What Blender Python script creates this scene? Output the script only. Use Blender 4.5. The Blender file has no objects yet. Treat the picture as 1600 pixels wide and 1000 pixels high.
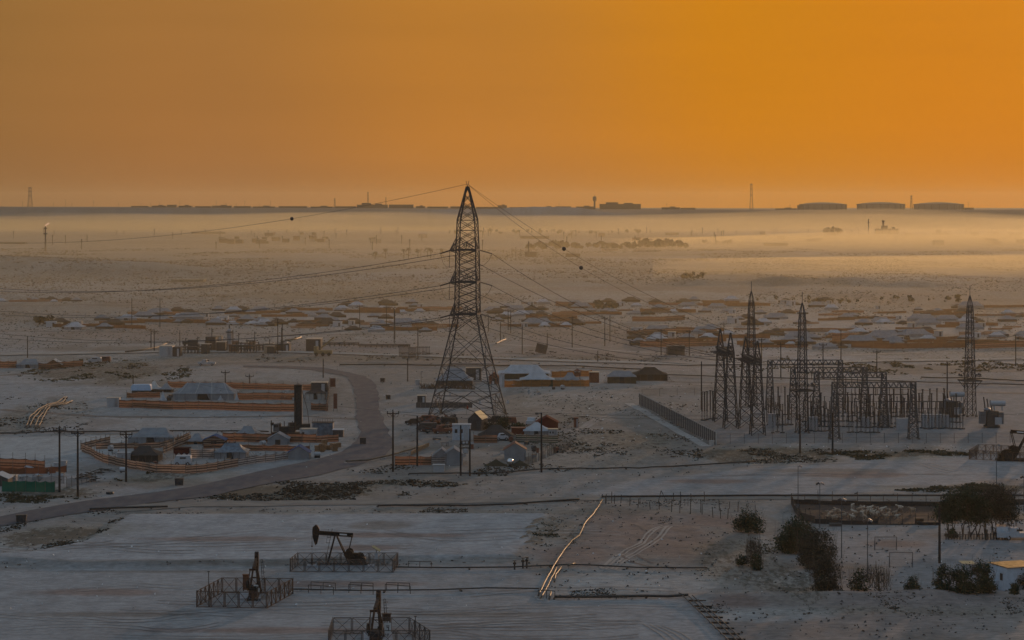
import bpy, bmesh, math, random
import numpy as np
from mathutils import Vector, Matrix, Euler
random.seed(7)
rad = math.radians
SC = bpy.context.scene
COL = SC.collection

# ------------------------------------------------------------------ camera
CH, F = 50.0, 3500.0            # eye height in metres, focal length in photo pixels
HZ = 322.0                      # level line of the photograph
cam_d = bpy.data.cameras.new('camera')
cam = bpy.data.objects.new('camera', cam_d); COL.objects.link(cam)
cam.location = (0, 0, CH); cam.rotation_euler = (rad(90), 0, 0)
cam_d.sensor_width = 36; cam_d.lens = 36 * F / 1600
cam_d.shift_y = -(500 - HZ) / 1600
cam_d.clip_start = 1; cam_d.clip_end = 30000
SC.camera = cam

# ------------------------------------------------------------------ sky, sun, exposure
SUN_AZ, SUN_EL = rad(19), rad(5.5)
w = bpy.data.worlds.new('World'); SC.world = w; w.use_nodes = True
nt = w.node_tree; nt.nodes.clear()
def WN(t, **k):
    n = nt.nodes.new(t)
    for a, b in k.items(): setattr(n, a, b)
    return n
def L(a, b): nt.links.new(a, b)
out = WN('ShaderNodeOutputWorld'); bg = WN('ShaderNodeBackground'); bg2 = WN('ShaderNodeBackground'); add = WN('ShaderNodeAddShader')
sky = WN('ShaderNodeTexSky', sky_type='NISHITA', sun_disc=False)
sky.sun_elevation = SUN_EL; sky.sun_rotation = SUN_AZ; sky.dust_density = 4.0; sky.air_density = 1.0; sky.ozone_density = 2.0; sky.altitude = 50
L(sky.outputs[0], bg2.inputs[0]); bg2.inputs[1].default_value = 0.001
tc = WN('ShaderNodeTexCoord'); sep = WN('ShaderNodeSeparateXYZ'); L(tc.outputs['Generated'], sep.inputs[0])
def ramp(stops, interp='EASE'):
    r = WN('ShaderNodeValToRGB'); r.color_ramp.interpolation = interp
    e = r.color_ramp.elements
    e[0].position, e[0].color = stops[0][0], (*stops[0][1], 1)
    e[1].position, e[1].color = stops[-1][0], (*stops[-1][1], 1)
    for p, c in stops[1:-1]:
        q = e.new(p); q.color = (*c, 1)
    return r
# dusty dawn sky by elevation, towards the sun and away from it
mp = WN('ShaderNodeMapRange'); mp.inputs['From Min'].default_value = 0; mp.inputs['From Max'].default_value = 1.0
L(sep.outputs['Z'], mp.inputs['Value'])
SKY_SUN = [(0, (.245, .112, .040)), (.03, (.265, .122, .036)), (.10, (.270, .132, .034)), (.2, (.20, .15, .09)), (.40, (.19, .215, .25)), (1, (.175, .235, .31))]
SKY_ANTI = [(0, (.21, .21, .22)), (.12, (.22, .23, .26)), (.35, (.19, .23, .29)), (1, (.175, .235, .31))]
r1 = ramp(SKY_SUN, 'LINEAR'); r2 = ramp(SKY_ANTI, 'LINEAR')
L(mp.outputs[0], r1.inputs[0]); L(mp.outputs[0], r2.inputs[0])
sd = (math.sin(SUN_AZ) * math.cos(SUN_EL), math.cos(SUN_AZ) * math.cos(SUN_EL), math.sin(SUN_EL))
dot = WN('ShaderNodeVectorMath', operation='DOT_PRODUCT'); dot.inputs[1].default_value = sd
nrm = WN('ShaderNodeVectorMath', operation='NORMALIZE'); L(tc.outputs['Generated'], nrm.inputs[0]); L(nrm.outputs[0], dot.inputs[0])
side = WN('ShaderNodeMapRange', interpolation_type='SMOOTHSTEP'); side.inputs['From Min'].default_value = -.2; side.inputs['From Max'].default_value = .85
L(dot.outputs['Value'], side.inputs['Value'])
mixa = WN('ShaderNodeMix', data_type='RGBA'); L(side.outputs[0], mixa.inputs['Factor']); L(r2.outputs[0], mixa.inputs['A']); L(r1.outputs[0], mixa.inputs['B'])
# wide glow round the sun, which stands just outside the frame (by degrees from the sun)
ac = WN('ShaderNodeMath', operation='ARCCOSINE'); L(dot.outputs['Value'], ac.inputs[0])
an = WN('ShaderNodeMath', operation='DIVIDE'); an.inputs[1].default_value = rad(60); L(ac.outputs[0], an.inputs[0])
r3 = ramp([(0, (1.0, .68, -.3)), (8 / 60, (.95, .63, -.3)), (13 / 60, (.91, .65, -.03)), (20 / 60, (.74, .59, .27)), (27 / 60, (.55, .49, .42)), (34 / 60, (.44, .44, .43)), (1, (.48, .50, .51))], 'EASE'); L(an.outputs[0], r3.inputs[0])
glow = WN('ShaderNodeMix', data_type='RGBA', blend_type='MULTIPLY'); glow.inputs['Factor'].default_value = 1; L(mixa.outputs['Result'], glow.inputs['A']); L(r3.outputs[0], glow.inputs['B'])
# faint uneven dust layers
dm = WN('ShaderNodeMapping'); dm.inputs['Scale'].default_value = (1.2, 1.2, 14); L(tc.outputs['Generated'], dm.inputs[0])
dn = WN('ShaderNodeTexNoise'); dn.inputs['Scale'].default_value = 3; dn.inputs['Detail'].default_value = 4; L(dm.outputs[0], dn.inputs['Vector'])
dr = WN('ShaderNodeMapRange'); dr.inputs['From Min'].default_value = .3; dr.inputs['From Max'].default_value = .7; dr.inputs['To Min'].default_value = .955; dr.inputs['To Max'].default_value = 1.045; L(dn.outputs['Fac'], dr.inputs[0])
dv = WN('ShaderNodeVectorMath', operation='SCALE'); L(glow.outputs['Result'], dv.inputs[0]); L(dr.outputs[0], dv.inputs['Scale'])
L(dv.outputs[0], bg.inputs[0]); bg.inputs[1].default_value = 2.35
L(bg.outputs[0], add.inputs[0]); L(bg2.outputs[0], add.inputs[1]); L(add.outputs[0], out.inputs[0])
w.cycles.sampling_method = 'MANUAL'; w.cycles.sample_map_resolution = 512

sl = bpy.data.lights.new('sun', 'SUN'); sun = bpy.data.objects.new('sun', sl); COL.objects.link(sun)
sl.energy = 1.15; sl.angle = rad(1.5); sl.color = (1.0, .60, .34)
sun.rotation_euler = (rad(90) - SUN_EL, 0, math.pi - SUN_AZ)
SC.view_settings.view_transform = 'Standard'; SC.view_settings.look = 'None'
SC.view_settings.exposure = 0; SC.view_settings.gamma = 1; SC.view_settings.use_curve_mapping = False
SC.cycles.volume_bounces = 0; SC.cycles.max_bounces = 5; SC.cycles.use_denoising = True

# ------------------------------------------------------------------ noise and terrain
_rng = np.random.RandomState(11)
_TAB = _rng.rand(256, 256)
def vnoise(x, y, s):
    x = np.asarray(x, float) / s + 1000.3; y = np.asarray(y, float) / s + 1000.7
    xi = np.floor(x).astype(int); yi = np.floor(y).astype(int); fx = x - xi; fy = y - yi
    fx = fx * fx * (3 - 2 * fx); fy = fy * fy * (3 - 2 * fy)
    a = _TAB[xi % 256, yi % 256]; b = _TAB[(xi + 1) % 256, yi % 256]; c = _TAB[xi % 256, (yi + 1) % 256]; d = _TAB[(xi + 1) % 256, (yi + 1) % 256]
    return (a * (1 - fx) + b * fx) * (1 - fy) + (c * (1 - fx) + d * fx) * fy
def fbm(x, y, s, o=4):
    v = 0; a = .5; t = 0
    for i in range(o):
        v = v + a * vnoise(x + i * 37.1, y - i * 91.7, s / 2 ** i); t += a; a *= .5
    return v / t
def sstep(a, b, v):
    t = np.clip((v - a) / (b - a), 0, 1); return t * t * (3 - 2 * t)
def flat(px, py):               # photo pixel -> point of the level plain
    d = CH * F / (py - HZ); return ((px - 800) * d / F, d)
def poly_w(pts): return [flat(*p) for p in pts]
def seg_dist(X, Y, pts, close=True):
    d = np.full(np.shape(X), 1e9); n = len(pts)
    for i in range(n if close else n - 1):
        ax, ay = pts[i]; bx, by = pts[(i + 1) % n]; vx, vy = bx - ax, by - ay
        t = np.clip(((X - ax) * vx + (Y - ay) * vy) / (vx * vx + vy * vy + 1e-9), 0, 1)
        d = np.minimum(d, np.hypot(X - ax - t * vx, Y - ay - t * vy))
    return d
def inside(X, Y, pts):
    r = np.zeros(np.shape(X), bool); n = len(pts)
    for i in range(n):
        ax, ay = pts[i]; bx, by = pts[(i + 1) % n]
        if ay == by: continue
        c = ((ay > Y) != (by > Y)) & (X < (bx - ax) * (Y - ay) / (by - ay) + ax)
        r ^= c
    return r
def pmask(X, Y, pts, soft):     # 1 inside the outline, falling to 0 over soft metres
    d = seg_dist(X, Y, pts); return np.where(inside(X, Y, pts), 1.0, 1 - sstep(0, soft, d))

ROAD = [  # (left/upper edge, right/lower edge) in photo pixels
 ((380,571),(380,574)), ((450,572),(447,575.5)), ((500,574),(490,579)), ((535,580),(515,584)), ((572,588),(542,589)), ((588,602),(549,600)), ((592,620),(556,620)),
 ((592,640),(557,640)), ((598,655),(557,655)), ((606,672),(561,668)), ((612,684),(562,680)), ((616,696),(556,690)), ((600,712),(545,700)), ((560,727),(520,712)),
 ((500,742),(470,724)), ((420,756),(400,738)), ((330,776),(300,761)), ((200,791),(190,776)), ((100,806),(90,790)), ((0,823),(0,808)), ((-180,850),(-180,832)), ((-500,905),(-500,880))]
BYWAY = [((1700,781),(1700,776)), ((1300,781),(1300,775.5)), ((1100,780.5),(1100,775)), ((900,783),(900,777)), ((700,788),(700,780)), ((560,790),(560,781)), ((420,791),(420,783)), ((300,793),(300,785)), ((180,800),(190,790))]
FARWAY = [((-200,556),(-200,551)), ((0,556),(0,552)), ((150,553.5),(150,550)), ((260,551),(260,548)), ((420,551),(420,548.5)), ((600,556),(600,553.5)), ((900,566),(900,563)), ((1100,572),(1100,569)), ((1400,566),(1400,563)), ((1800,560),(1800,557))]
PAD_UP = [(205,808),(850,807),(828,850),(800,872),(640,874),(430,880),(120,884),(-40,872),(60,866),(140,850)]
PAD_LOW = [(-300,905),(120,886),(430,884),(800,882),(850,905),(860,937),(1070,936),(1100,960),(1150,1010),(1150,1100),(-400,1100)]
PEN = [(1236,786),(1500,790),(1500,818),(1372,820),(1273,818),(1248,808)]
PAD_RIGHT = [(985,752),(1120,738),(1230,728),(1440,713),(1520,712),(1720,712),(1720,752),(1560,748),(1420,765),(1250,776),(1000,775),(900,772)]
YARD = [(1240,826),(1700,812),(1700,930),(1400,928),(1390,885),(1230,870)]
SALT = [(-200,684),(0,684),(130,680),(215,680),(205,700),(150,712),(60,716),(-200,718)]
SUBPAD = [(1095,672),(1130,640),(1140,610),(1640,590),(1720,600),(1720,692),(1125,692)]
LANE = [(500,700),(430,712),(330,740),(200,760),(150,775),(190,778),(330,756),(450,728),(530,706)]
W = {k: poly_w(v) for k, v in dict(pu=PAD_UP, pl=PAD_LOW, pr=PAD_RIGHT, yd=YARD, sa=SALT, sb=SUBPAD, ln=LANE, pe=PEN).items()}
ROADW = [(flat(*a), flat(*b)) for a, b in ROAD]; BYW = [(flat(*a), flat(*b)) for a, b in BYWAY]; FARW = [(flat(*a), flat(*b)) for a, b in FARWAY]
def ring(edges): return [e[0] for e in edges] + [e[1] for e in edges][::-1]

def zt(x, y):
    """height of the ground"""
    x = np.asarray(x, float); y = np.asarray(y, float)
    px = 800 + x * F / np.maximum(y, 1)
    z = np.zeros(np.broadcast(x, y).shape)
    # open desert beyond the camps: long low swells
    far = sstep(640, 1250, y)
    z = z + far * (1.9 * (fbm(x, y, 170) - .5) + 2.1 * (fbm(x + 77, y, 46, 3) - .5) + .7 * (fbm(x + 9, y, 14, 2) - .5))
    # dune spur on the left, low ridge on the right, knolls below the scarp
    def hill(hx, hy, rx, ry, h):
        d = ((x - hx) / rx) ** 2 + ((y - hy) / ry) ** 2
        return h * np.exp(-d * 1.4) * (.8 + .4 * fbm(x, y, rx * .35, 3))
    z = z + hill(-440, 1790, 150, 160, 10.5) + hill(-300, 1700, 70, 90, 6.0)
    z = z + hill(-270, 860, 50, 40, 3.2)
    for i, (a, b) in enumerate(((120, 3.6), (170, 4.6), (215, 4.2), (262, 3.4), (330, 2.8), (410, 2.2))):
        z = z + hill(a, 1420 + 12 * (i % 3), 26, 30, b)
    z = z + hill(-140, 5130, 330, 130, 40) * .9 + hill(160, 5160, 240, 110, 42) * .8 + hill(-620, 5160, 170, 90, 30) * .8
    # the scarp and its plateau
    edge = 5420 + 260 * (fbm(x, 0 * y, 900, 4) - .5) * 2
    top = 50 - (np.interp(px, [-600, 0, 300, 600, 900, 1200, 1600, 2200], [1, 1.4, 2.6, 3.4, 5.0, 6.0, 5.6, 5.0])) * 5600 / 3500
    z = z + sstep(edge - 230, edge, y) * (top + 1.6 * (fbm(x, y, 260, 3) - .5) - z * .8)
    # near field: rough ground, smooth on graded pads and roads
    m = y < 760
    if np.any(m):
        xm, ym = np.broadcast_to(x, z.shape)[m], np.broadcast_to(y, z.shape)[m]
        rough = .38 * (fbm(xm, ym, 9, 3) - .5) + .5 * (fbm(xm + 31, ym, 26, 2) - .5) + .16 * (fbm(xm, ym + 9, 2.2, 2) - .5)
        k = np.zeros(xm.shape)
        for key in ('pu', 'pl', 'pr', 'yd', 'sa', 'sb', 'ln', 'pe'): k = np.maximum(k, pmask(xm, ym, W[key], 3))
        for e in (ROADW, BYW): k = np.maximum(k, pmask(xm, ym, ring(e), 3.0))
        zz = rough * (1 - k) * (1 - sstep(560, 760, ym) * .5) * .9 + k * .02 * (fbm(xm, ym, 12, 2) - .5)
        zz = zz + .55 * pmask(xm, ym, W['pu'], 2.2)       # the upper pad stands on a low fill
        # low spoil bank in front of the bushes at the right
        bx = flat(1350, 940)[1]
        zz = zz + sstep(flat(1040, 940)[0], flat(1150, 940)[0], xm) * 1.1 * np.exp(-((ym - bx - 1.5) / 3.2) ** 2) * (.7 + .6 * fbm(xm, ym, 6, 2))
        z[m] += zz
    return z
GRID = {}
def zi(x, y):                   # height read off the finished ground sheet
    x = np.asarray(x, float); y = np.asarray(y, float); c, D, Z = GRID['c'], GRID['D'], GRID['Z']; px = 800 + x * F / y
    i = np.clip(np.searchsorted(c, px) - 1, 0, len(c) - 2); j = np.clip(np.searchsorted(D, y) - 1, 0, len(D) - 2)
    u = np.clip((px - c[i]) / (c[i + 1] - c[i]), 0, 1); v = np.clip((y - D[j]) / (D[j + 1] - D[j]), 0, 1)
    return (Z[j, i] * (1 - u) + Z[j, i + 1] * u) * (1 - v) + (Z[j + 1, i] * (1 - u) + Z[j + 1, i + 1] * u) * v
def gz(x, y): return float(zi(x, y))
def G(px, py, lift=0.0):        # photo pixel -> point on the ground
    d = CH * F / (py - HZ); z = 0.0
    for _ in range(4):
        x = (px - 800) * d / F; z = gz(x, d); d = (CH - z) * F / (py - HZ)
    return Vector(((px - 800) * d / F, d, z + lift))
def S(py): return (py - HZ) / CH        # pixels per metre at a foot point

# ------------------------------------------------------------------ materials
MATS = {}
def mat(name, rgb, rough=.8, metal=0.0, var=.25, scale=3.0, spec=.5, rgb2=None, bump=0.0, coord='Object', trans=None, stretch=(1, 1, 1)):
    if name in MATS: return MATS[name]
    m = bpy.data.materials.new(name); m.use_nodes = True; n = m.node_tree; N = n.nodes; b = N['Principled BSDF']
    t = N.new('ShaderNodeTexCoord'); mpn = N.new('ShaderNodeMapping'); mpn.inputs['Scale'].default_value = stretch
    n.links.new(t.outputs[coord], mpn.inputs[0])
    no = N.new('ShaderNodeTexNoise'); no.inputs['Scale'].default_value = scale; no.inputs['Detail'].default_value = 5; n.links.new(mpn.outputs[0], no.inputs['Vector'])
    mx = N.new('ShaderNodeMix'); mx.data_type = 'RGBA'
    rgb2 = rgb2 or tuple(c * (1 - var) for c in rgb)
    mx.inputs['A'].default_value = (*rgb, 1); mx.inputs['B'].default_value = (*rgb2, 1)
    mr = N.new('ShaderNodeMapRange'); mr.inputs['From Min'].default_value = .38; mr.inputs['From Max'].default_value = .64
    n.links.new(no.outputs['Fac'], mr.inputs[0]); n.links.new(mr.outputs[0], mx.inputs['Factor']); n.links.new(mx.outputs['Result'], b.inputs['Base Color'])
    b.inputs['Roughness'].default_value = rough; b.inputs['Metallic'].default_value = metal; b.inputs['Specular IOR Level'].default_value = spec
    if bump:
        bp = N.new('ShaderNodeBump'); bp.inputs['Strength'].default_value = bump; n.links.new(no.outputs['Fac'], bp.inputs['Height']); n.links.new(bp.outputs[0], b.inputs['Normal'])
    if trans:
        o = N['Material Output']; tl = N.new('ShaderNodeBsdfTranslucent'); n.links.new(mx.outputs['Result'], tl.inputs[0])
        ms = N.new('ShaderNodeMixShader'); ms.inputs[0].default_value = trans
        n.links.new(b.outputs[0], ms.inputs[1]); n.links.new(tl.outputs[0], ms.inputs[2]); n.links.new(ms.outputs[0], o.inputs[0])
    MATS[name] = m; return m

def ground_material():
    m = bpy.data.materials.new('desert_ground'); m.use_nodes = True; n = m.node_tree; N = n.nodes; b = N['Principled BSDF']
    def K(a, c): n.links.new(a, c)
    at = N.new('ShaderNodeAttribute'); at.attribute_name = 'soil'
    geo = N.new('ShaderNodeNewGeometry')
    def noise(scale, det=6, st=(1, 1, 1), rough=.6):
        mp_ = N.new('ShaderNodeMapping'); mp_.inputs['Scale'].default_value = st; K(geo.outputs['Position'], mp_.inputs[0])
        q = N.new('ShaderNodeTexNoise'); q.inputs['Scale'].default_value = scale; q.inputs['Detail'].default_value = det; q.inputs['Roughness'].default_value = rough
        K(mp_.outputs[0], q.inputs['Vector']); return q
    def rng(q, a, c, lo, hi):
        r = N.new('ShaderNodeMapRange'); r.inputs['From Min'].default_value = a; r.inputs['From Max'].default_value = c; r.inputs['To Min'].default_value = lo; r.inputs['To Max'].default_value = hi
        K(q, r.inputs[0]); return r.outputs[0]
    a = rng(noise(.35, 8, (1, .45, 1)).outputs['Fac'], .3, .7, .82, 1.16)
    c = rng(noise(1.6, 8, (.5, 1, 1), .75).outputs['Fac'], .32, .68, .68, 1.3)
    # small dark stones and dead scrub, more where the attribute says so
    d = noise(.9, 8, (1, .35, 1), .75)
    at2 = N.new('ShaderNodeAttribute'); at2.attribute_name = 'scrub'
    th = N.new('ShaderNodeMath'); th.operation = 'MULTIPLY_ADD'; th.inputs[1].default_value = .30; th.inputs[2].default_value = -.02; K(at2.outputs['Fac'], th.inputs[0])
    sm = N.new('ShaderNodeMath'); sm.operation = 'ADD'; K(d.outputs['Fac'], sm.inputs[0]); K(th.outputs[0], sm.inputs[1])
    dk = rng(sm.outputs[0], .63, .72, 0, .8)
    e = rng(noise(1.0, 9, (.22, .8, 1), .75).outputs['Fac'], .34, .66, .84, 1.16)
    m0 = N.new('ShaderNodeMath'); m0.operation = 'MULTIPLY'; K(a, m0.inputs[0]); K(e, m0.inputs[1])
    m1 = N.new('ShaderNodeMath'); m1.operation = 'MULTIPLY'; K(m0.outputs[0], m1.inputs[0]); K(c, m1.inputs[1])
    mul = N.new('ShaderNodeVectorMath'); mul.operation = 'SCALE'; K(at.outputs['Color'], mul.inputs[0]); K(m1.outputs[0], mul.inputs['Scale'])
    mx = N.new('ShaderNodeMix'); mx.data_type = 'RGBA'; K(dk, mx.inputs['Factor']); K(mul.outputs[0], mx.inputs['A']); mx.inputs['B'].default_value = (.075, .066, .052, 1)
    # vehicle tracks: long thin streaks, faint
    wv = N.new('ShaderNodeTexWave'); wv.inputs['Scale'].default_value = .12; wv.inputs['Distortion'].default_value = 9; wv.inputs['Detail'].default_value = 4; wv.inputs['Detail Scale'].default_value = .35; wv.bands_direction = 'Y'
    K(geo.outputs['Position'], wv.inputs['Vector'])
    tr = rng(wv.outputs['Fac'], .0, .12, .95, 1.0)
    mu2 = N.new('ShaderNodeVectorMath'); mu2.operation = 'SCALE'; K(mx.outputs['Result'], mu2.inputs[0]); K(tr, mu2.inputs['Scale'])
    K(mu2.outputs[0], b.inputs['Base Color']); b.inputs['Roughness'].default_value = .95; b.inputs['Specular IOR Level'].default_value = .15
    bp = N.new('ShaderNodeBump'); bp.inputs['Strength'].default_value = .5; bp.inputs['Distance'].default_value = .12
    K(noise(2.6, 9, (1, .8, 1), .75).outputs['Fac'], bp.inputs['Height']); K(bp.outputs[0], b.inputs['Normal'])
    return m

# ------------------------------------------------------------------ mesh helpers
class MB:
    def __init__(s): s.v = []; s.f = []
    def add(s, vs, fs):
        o = len(s.v); s.v += [tuple(v) for v in vs]; s.f += [tuple(o + i for i in f) for f in fs]; return s
    def box(s, c, d, rz=0, M=None):
        x, y, z = (k / 2 for k in d); vs = [Vector((i * x, j * y, k * z)) for k in (-1, 1) for j in (-1, 1) for i in (-1, 1)]
        R_ = Matrix.Rotation(rz, 3, 'Z') if M is None else M
        return s.add([R_ @ v + Vector(c) for v in vs], [(0, 2, 3, 1), (4, 5, 7, 6), (0, 1, 5, 4), (2, 6, 7, 3), (0, 4, 6, 2), (1, 3, 7, 5)])
    def bar(s, p, q, w, h=None, n=4, w2=None):
        p, q = Vector(p), Vector(q); a = q - p
        if a.length < 1e-6: return s
        a.normalize(); u = a.cross(Vector((0, 0, 1)) if abs(a.z) < .95 else Vector((1, 0, 0))).normalized(); v = a.cross(u)
        h = h or w; w2 = w2 or w; vs = []
        for P, ww, hh in ((p, w, h), (q, w2, h * w2 / w)):
            for i in range(n):
                t = 2 * math.pi * (i + .5) / n; k = 1 / math.cos(math.pi / n) if n == 4 else 1
                vs.append(P + u * math.cos(t) * ww / 2 * k + v * math.sin(t) * hh / 2 * k)
        fs = [(i, (i + 1) % n, n + (i + 1) % n, n + i) for i in range(n)] + [tuple(range(n))[::-1], tuple(range(n, 2 * n))]
        return s.add(vs, fs)
    def path(s, pts, w, n=5):
        pts = [Vector(p) for p in pts]; rings = []
        o = len(s.v)
        for i, p in enumerate(pts):
            a = (pts[min(i + 1, len(pts) - 1)] - pts[max(i - 1, 0)]).normalized()
            u = a.cross(Vector((0, 0, 1)) if abs(a.z) < .95 else Vector((1, 0, 0))).normalized(); v = a.cross(u)
            for k in range(n):
                t = 2 * math.pi * k / n; s.v.append(tuple(p + (u * math.cos(t) + v * math.sin(t)) * w / 2))
        for i in range(len(pts) - 1):
            for k in range(n):
                s.f.append((o + i * n + k, o + i * n + (k + 1) % n, o + (i + 1) * n + (k + 1) % n, o + (i + 1) * n + k))
        s.f.append(tuple(o + k for k in range(n))[::-1]); s.f.append(tuple(o + (len(pts) - 1) * n + k for k in range(n)))
        return s
    def lathe(s, prof, n=10, c=(0, 0, 0)):     # prof: (r, z)
        o = len(s.v)
        for r, z in prof:
            for k in range(n):
                t = 2 * math.pi * k / n; s.v.append((c[0] + r * math.cos(t), c[1] + r * math.sin(t), c[2] + z))
        for i in range(len(prof) - 1):
            for k in range(n): s.f.append((o + i * n + k, o + i * n + (k + 1) % n, o + (i + 1) * n + (k + 1) % n, o + (i + 1) * n + k))
        s.f.append(tuple(o + k for k in range(n))[::-1]); s.f.append(tuple(o + (len(prof) - 1) * n + k for k in range(n)))
        return s
    def cylx(s, a, b, r, n=12): return s.bar(a, b, 2 * r, n=n)
    def sphere(s, c, r, n=10, m=6, sq=(1, 1, 1)):
        prof = [(max(.02, math.sin(math.pi * i / m)), -math.cos(math.pi * i / m)) for i in range(m + 1)]
        o = len(s.v); s.lathe(prof, n)
        for i in range(o, len(s.v)):
            v = s.v[i]; s.v[i] = (c[0] + v[0] * r * sq[0], c[1] + v[1] * r * sq[1], c[2] + v[2] * r * sq[2])
        return s
    def prism(s, poly, y0, y1):                # outline in x,z extruded along y
        n = len(poly); vs = [(x, y0, z) for x, z in poly] + [(x, y1, z) for x, z in poly]
        return s.add(vs, [tuple(range(n)), tuple(range(n, 2 * n))[::-1]] + [(i, n + i, n + (i + 1) % n, (i + 1) % n) for i in range(n)])
    def mesh(s, name, m, smooth=False):
        me = bpy.data.meshes.new(name); me.from_pydata(s.v, [], s.f); me.update()
        for k in (m if isinstance(m, (list, tuple)) else [m]): me.materials.append(k)
        if smooth: me.polygons.foreach_set('use_smooth', [True] * len(me.polygons))
        return me
    def build(s, name, m, parent=None, label=None, kind=None, smooth=False):
        o = bpy.data.objects.new(name, s.mesh(name, m, smooth)); COL.objects.link(o)
        if parent: o.parent = parent
        if label: o['label'] = label
        if kind: o['kind'] = kind
        return o
def put(name, me, parent=None, loc=(0, 0, 0), rz=0, scale=None, rot=None):
    o = bpy.data.objects.new(name, me); COL.objects.link(o); o.location = loc; o.rotation_euler = rot or (0, 0, rz)
    if scale: o.scale = scale
    if parent: o.parent = parent
    return o
LABELS = {}
def tag(o, label, cat, group=None, kind=None):
    o['label'] = label; o['category'] = cat
    if group: o['group'] = group
    if kind: o['kind'] = kind
    LABELS.setdefault(label, []).append(o)
    return o
def thing(name, label, cat, loc=(0, 0, 0), rz=0, group=None):
    o = bpy.data.objects.new(name, None); COL.objects.link(o); o.location = loc; o.rotation_euler = (0, 0, rz); o.empty_display_size = .5
    return tag(o, label, cat, group)
def dup(root, loc, rz, label, group=None, scale=None):
    def cp(o, par):
        c = o.copy(); COL.objects.link(c); c.parent = par
        for ch in kids.get(o.name, ()): cp(ch, c)
        return c
    kids = {}
    st = [root]
    allc = root.children_recursive
    for c in allc: kids.setdefault(c.parent.name, []).append(c)
    r = cp(root, None); r.location = loc; r.rotation_euler = (0, 0, rz); r['label'] = label
    if group: r['group'] = group
    if scale: r.scale = scale
    LABELS.setdefault(label, []).append(r)
    return r
def struct(name, mb, m, label=None, smooth=False):
    o = mb.build(name, m, smooth=smooth); o['kind'] = 'structure'
    if label: o['label'] = label
    return o
HAZE_COL = (1.0, .90, .60); HAZE_D = 0.5e-4
MIST_COL = (1.0, .87, .54)
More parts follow.
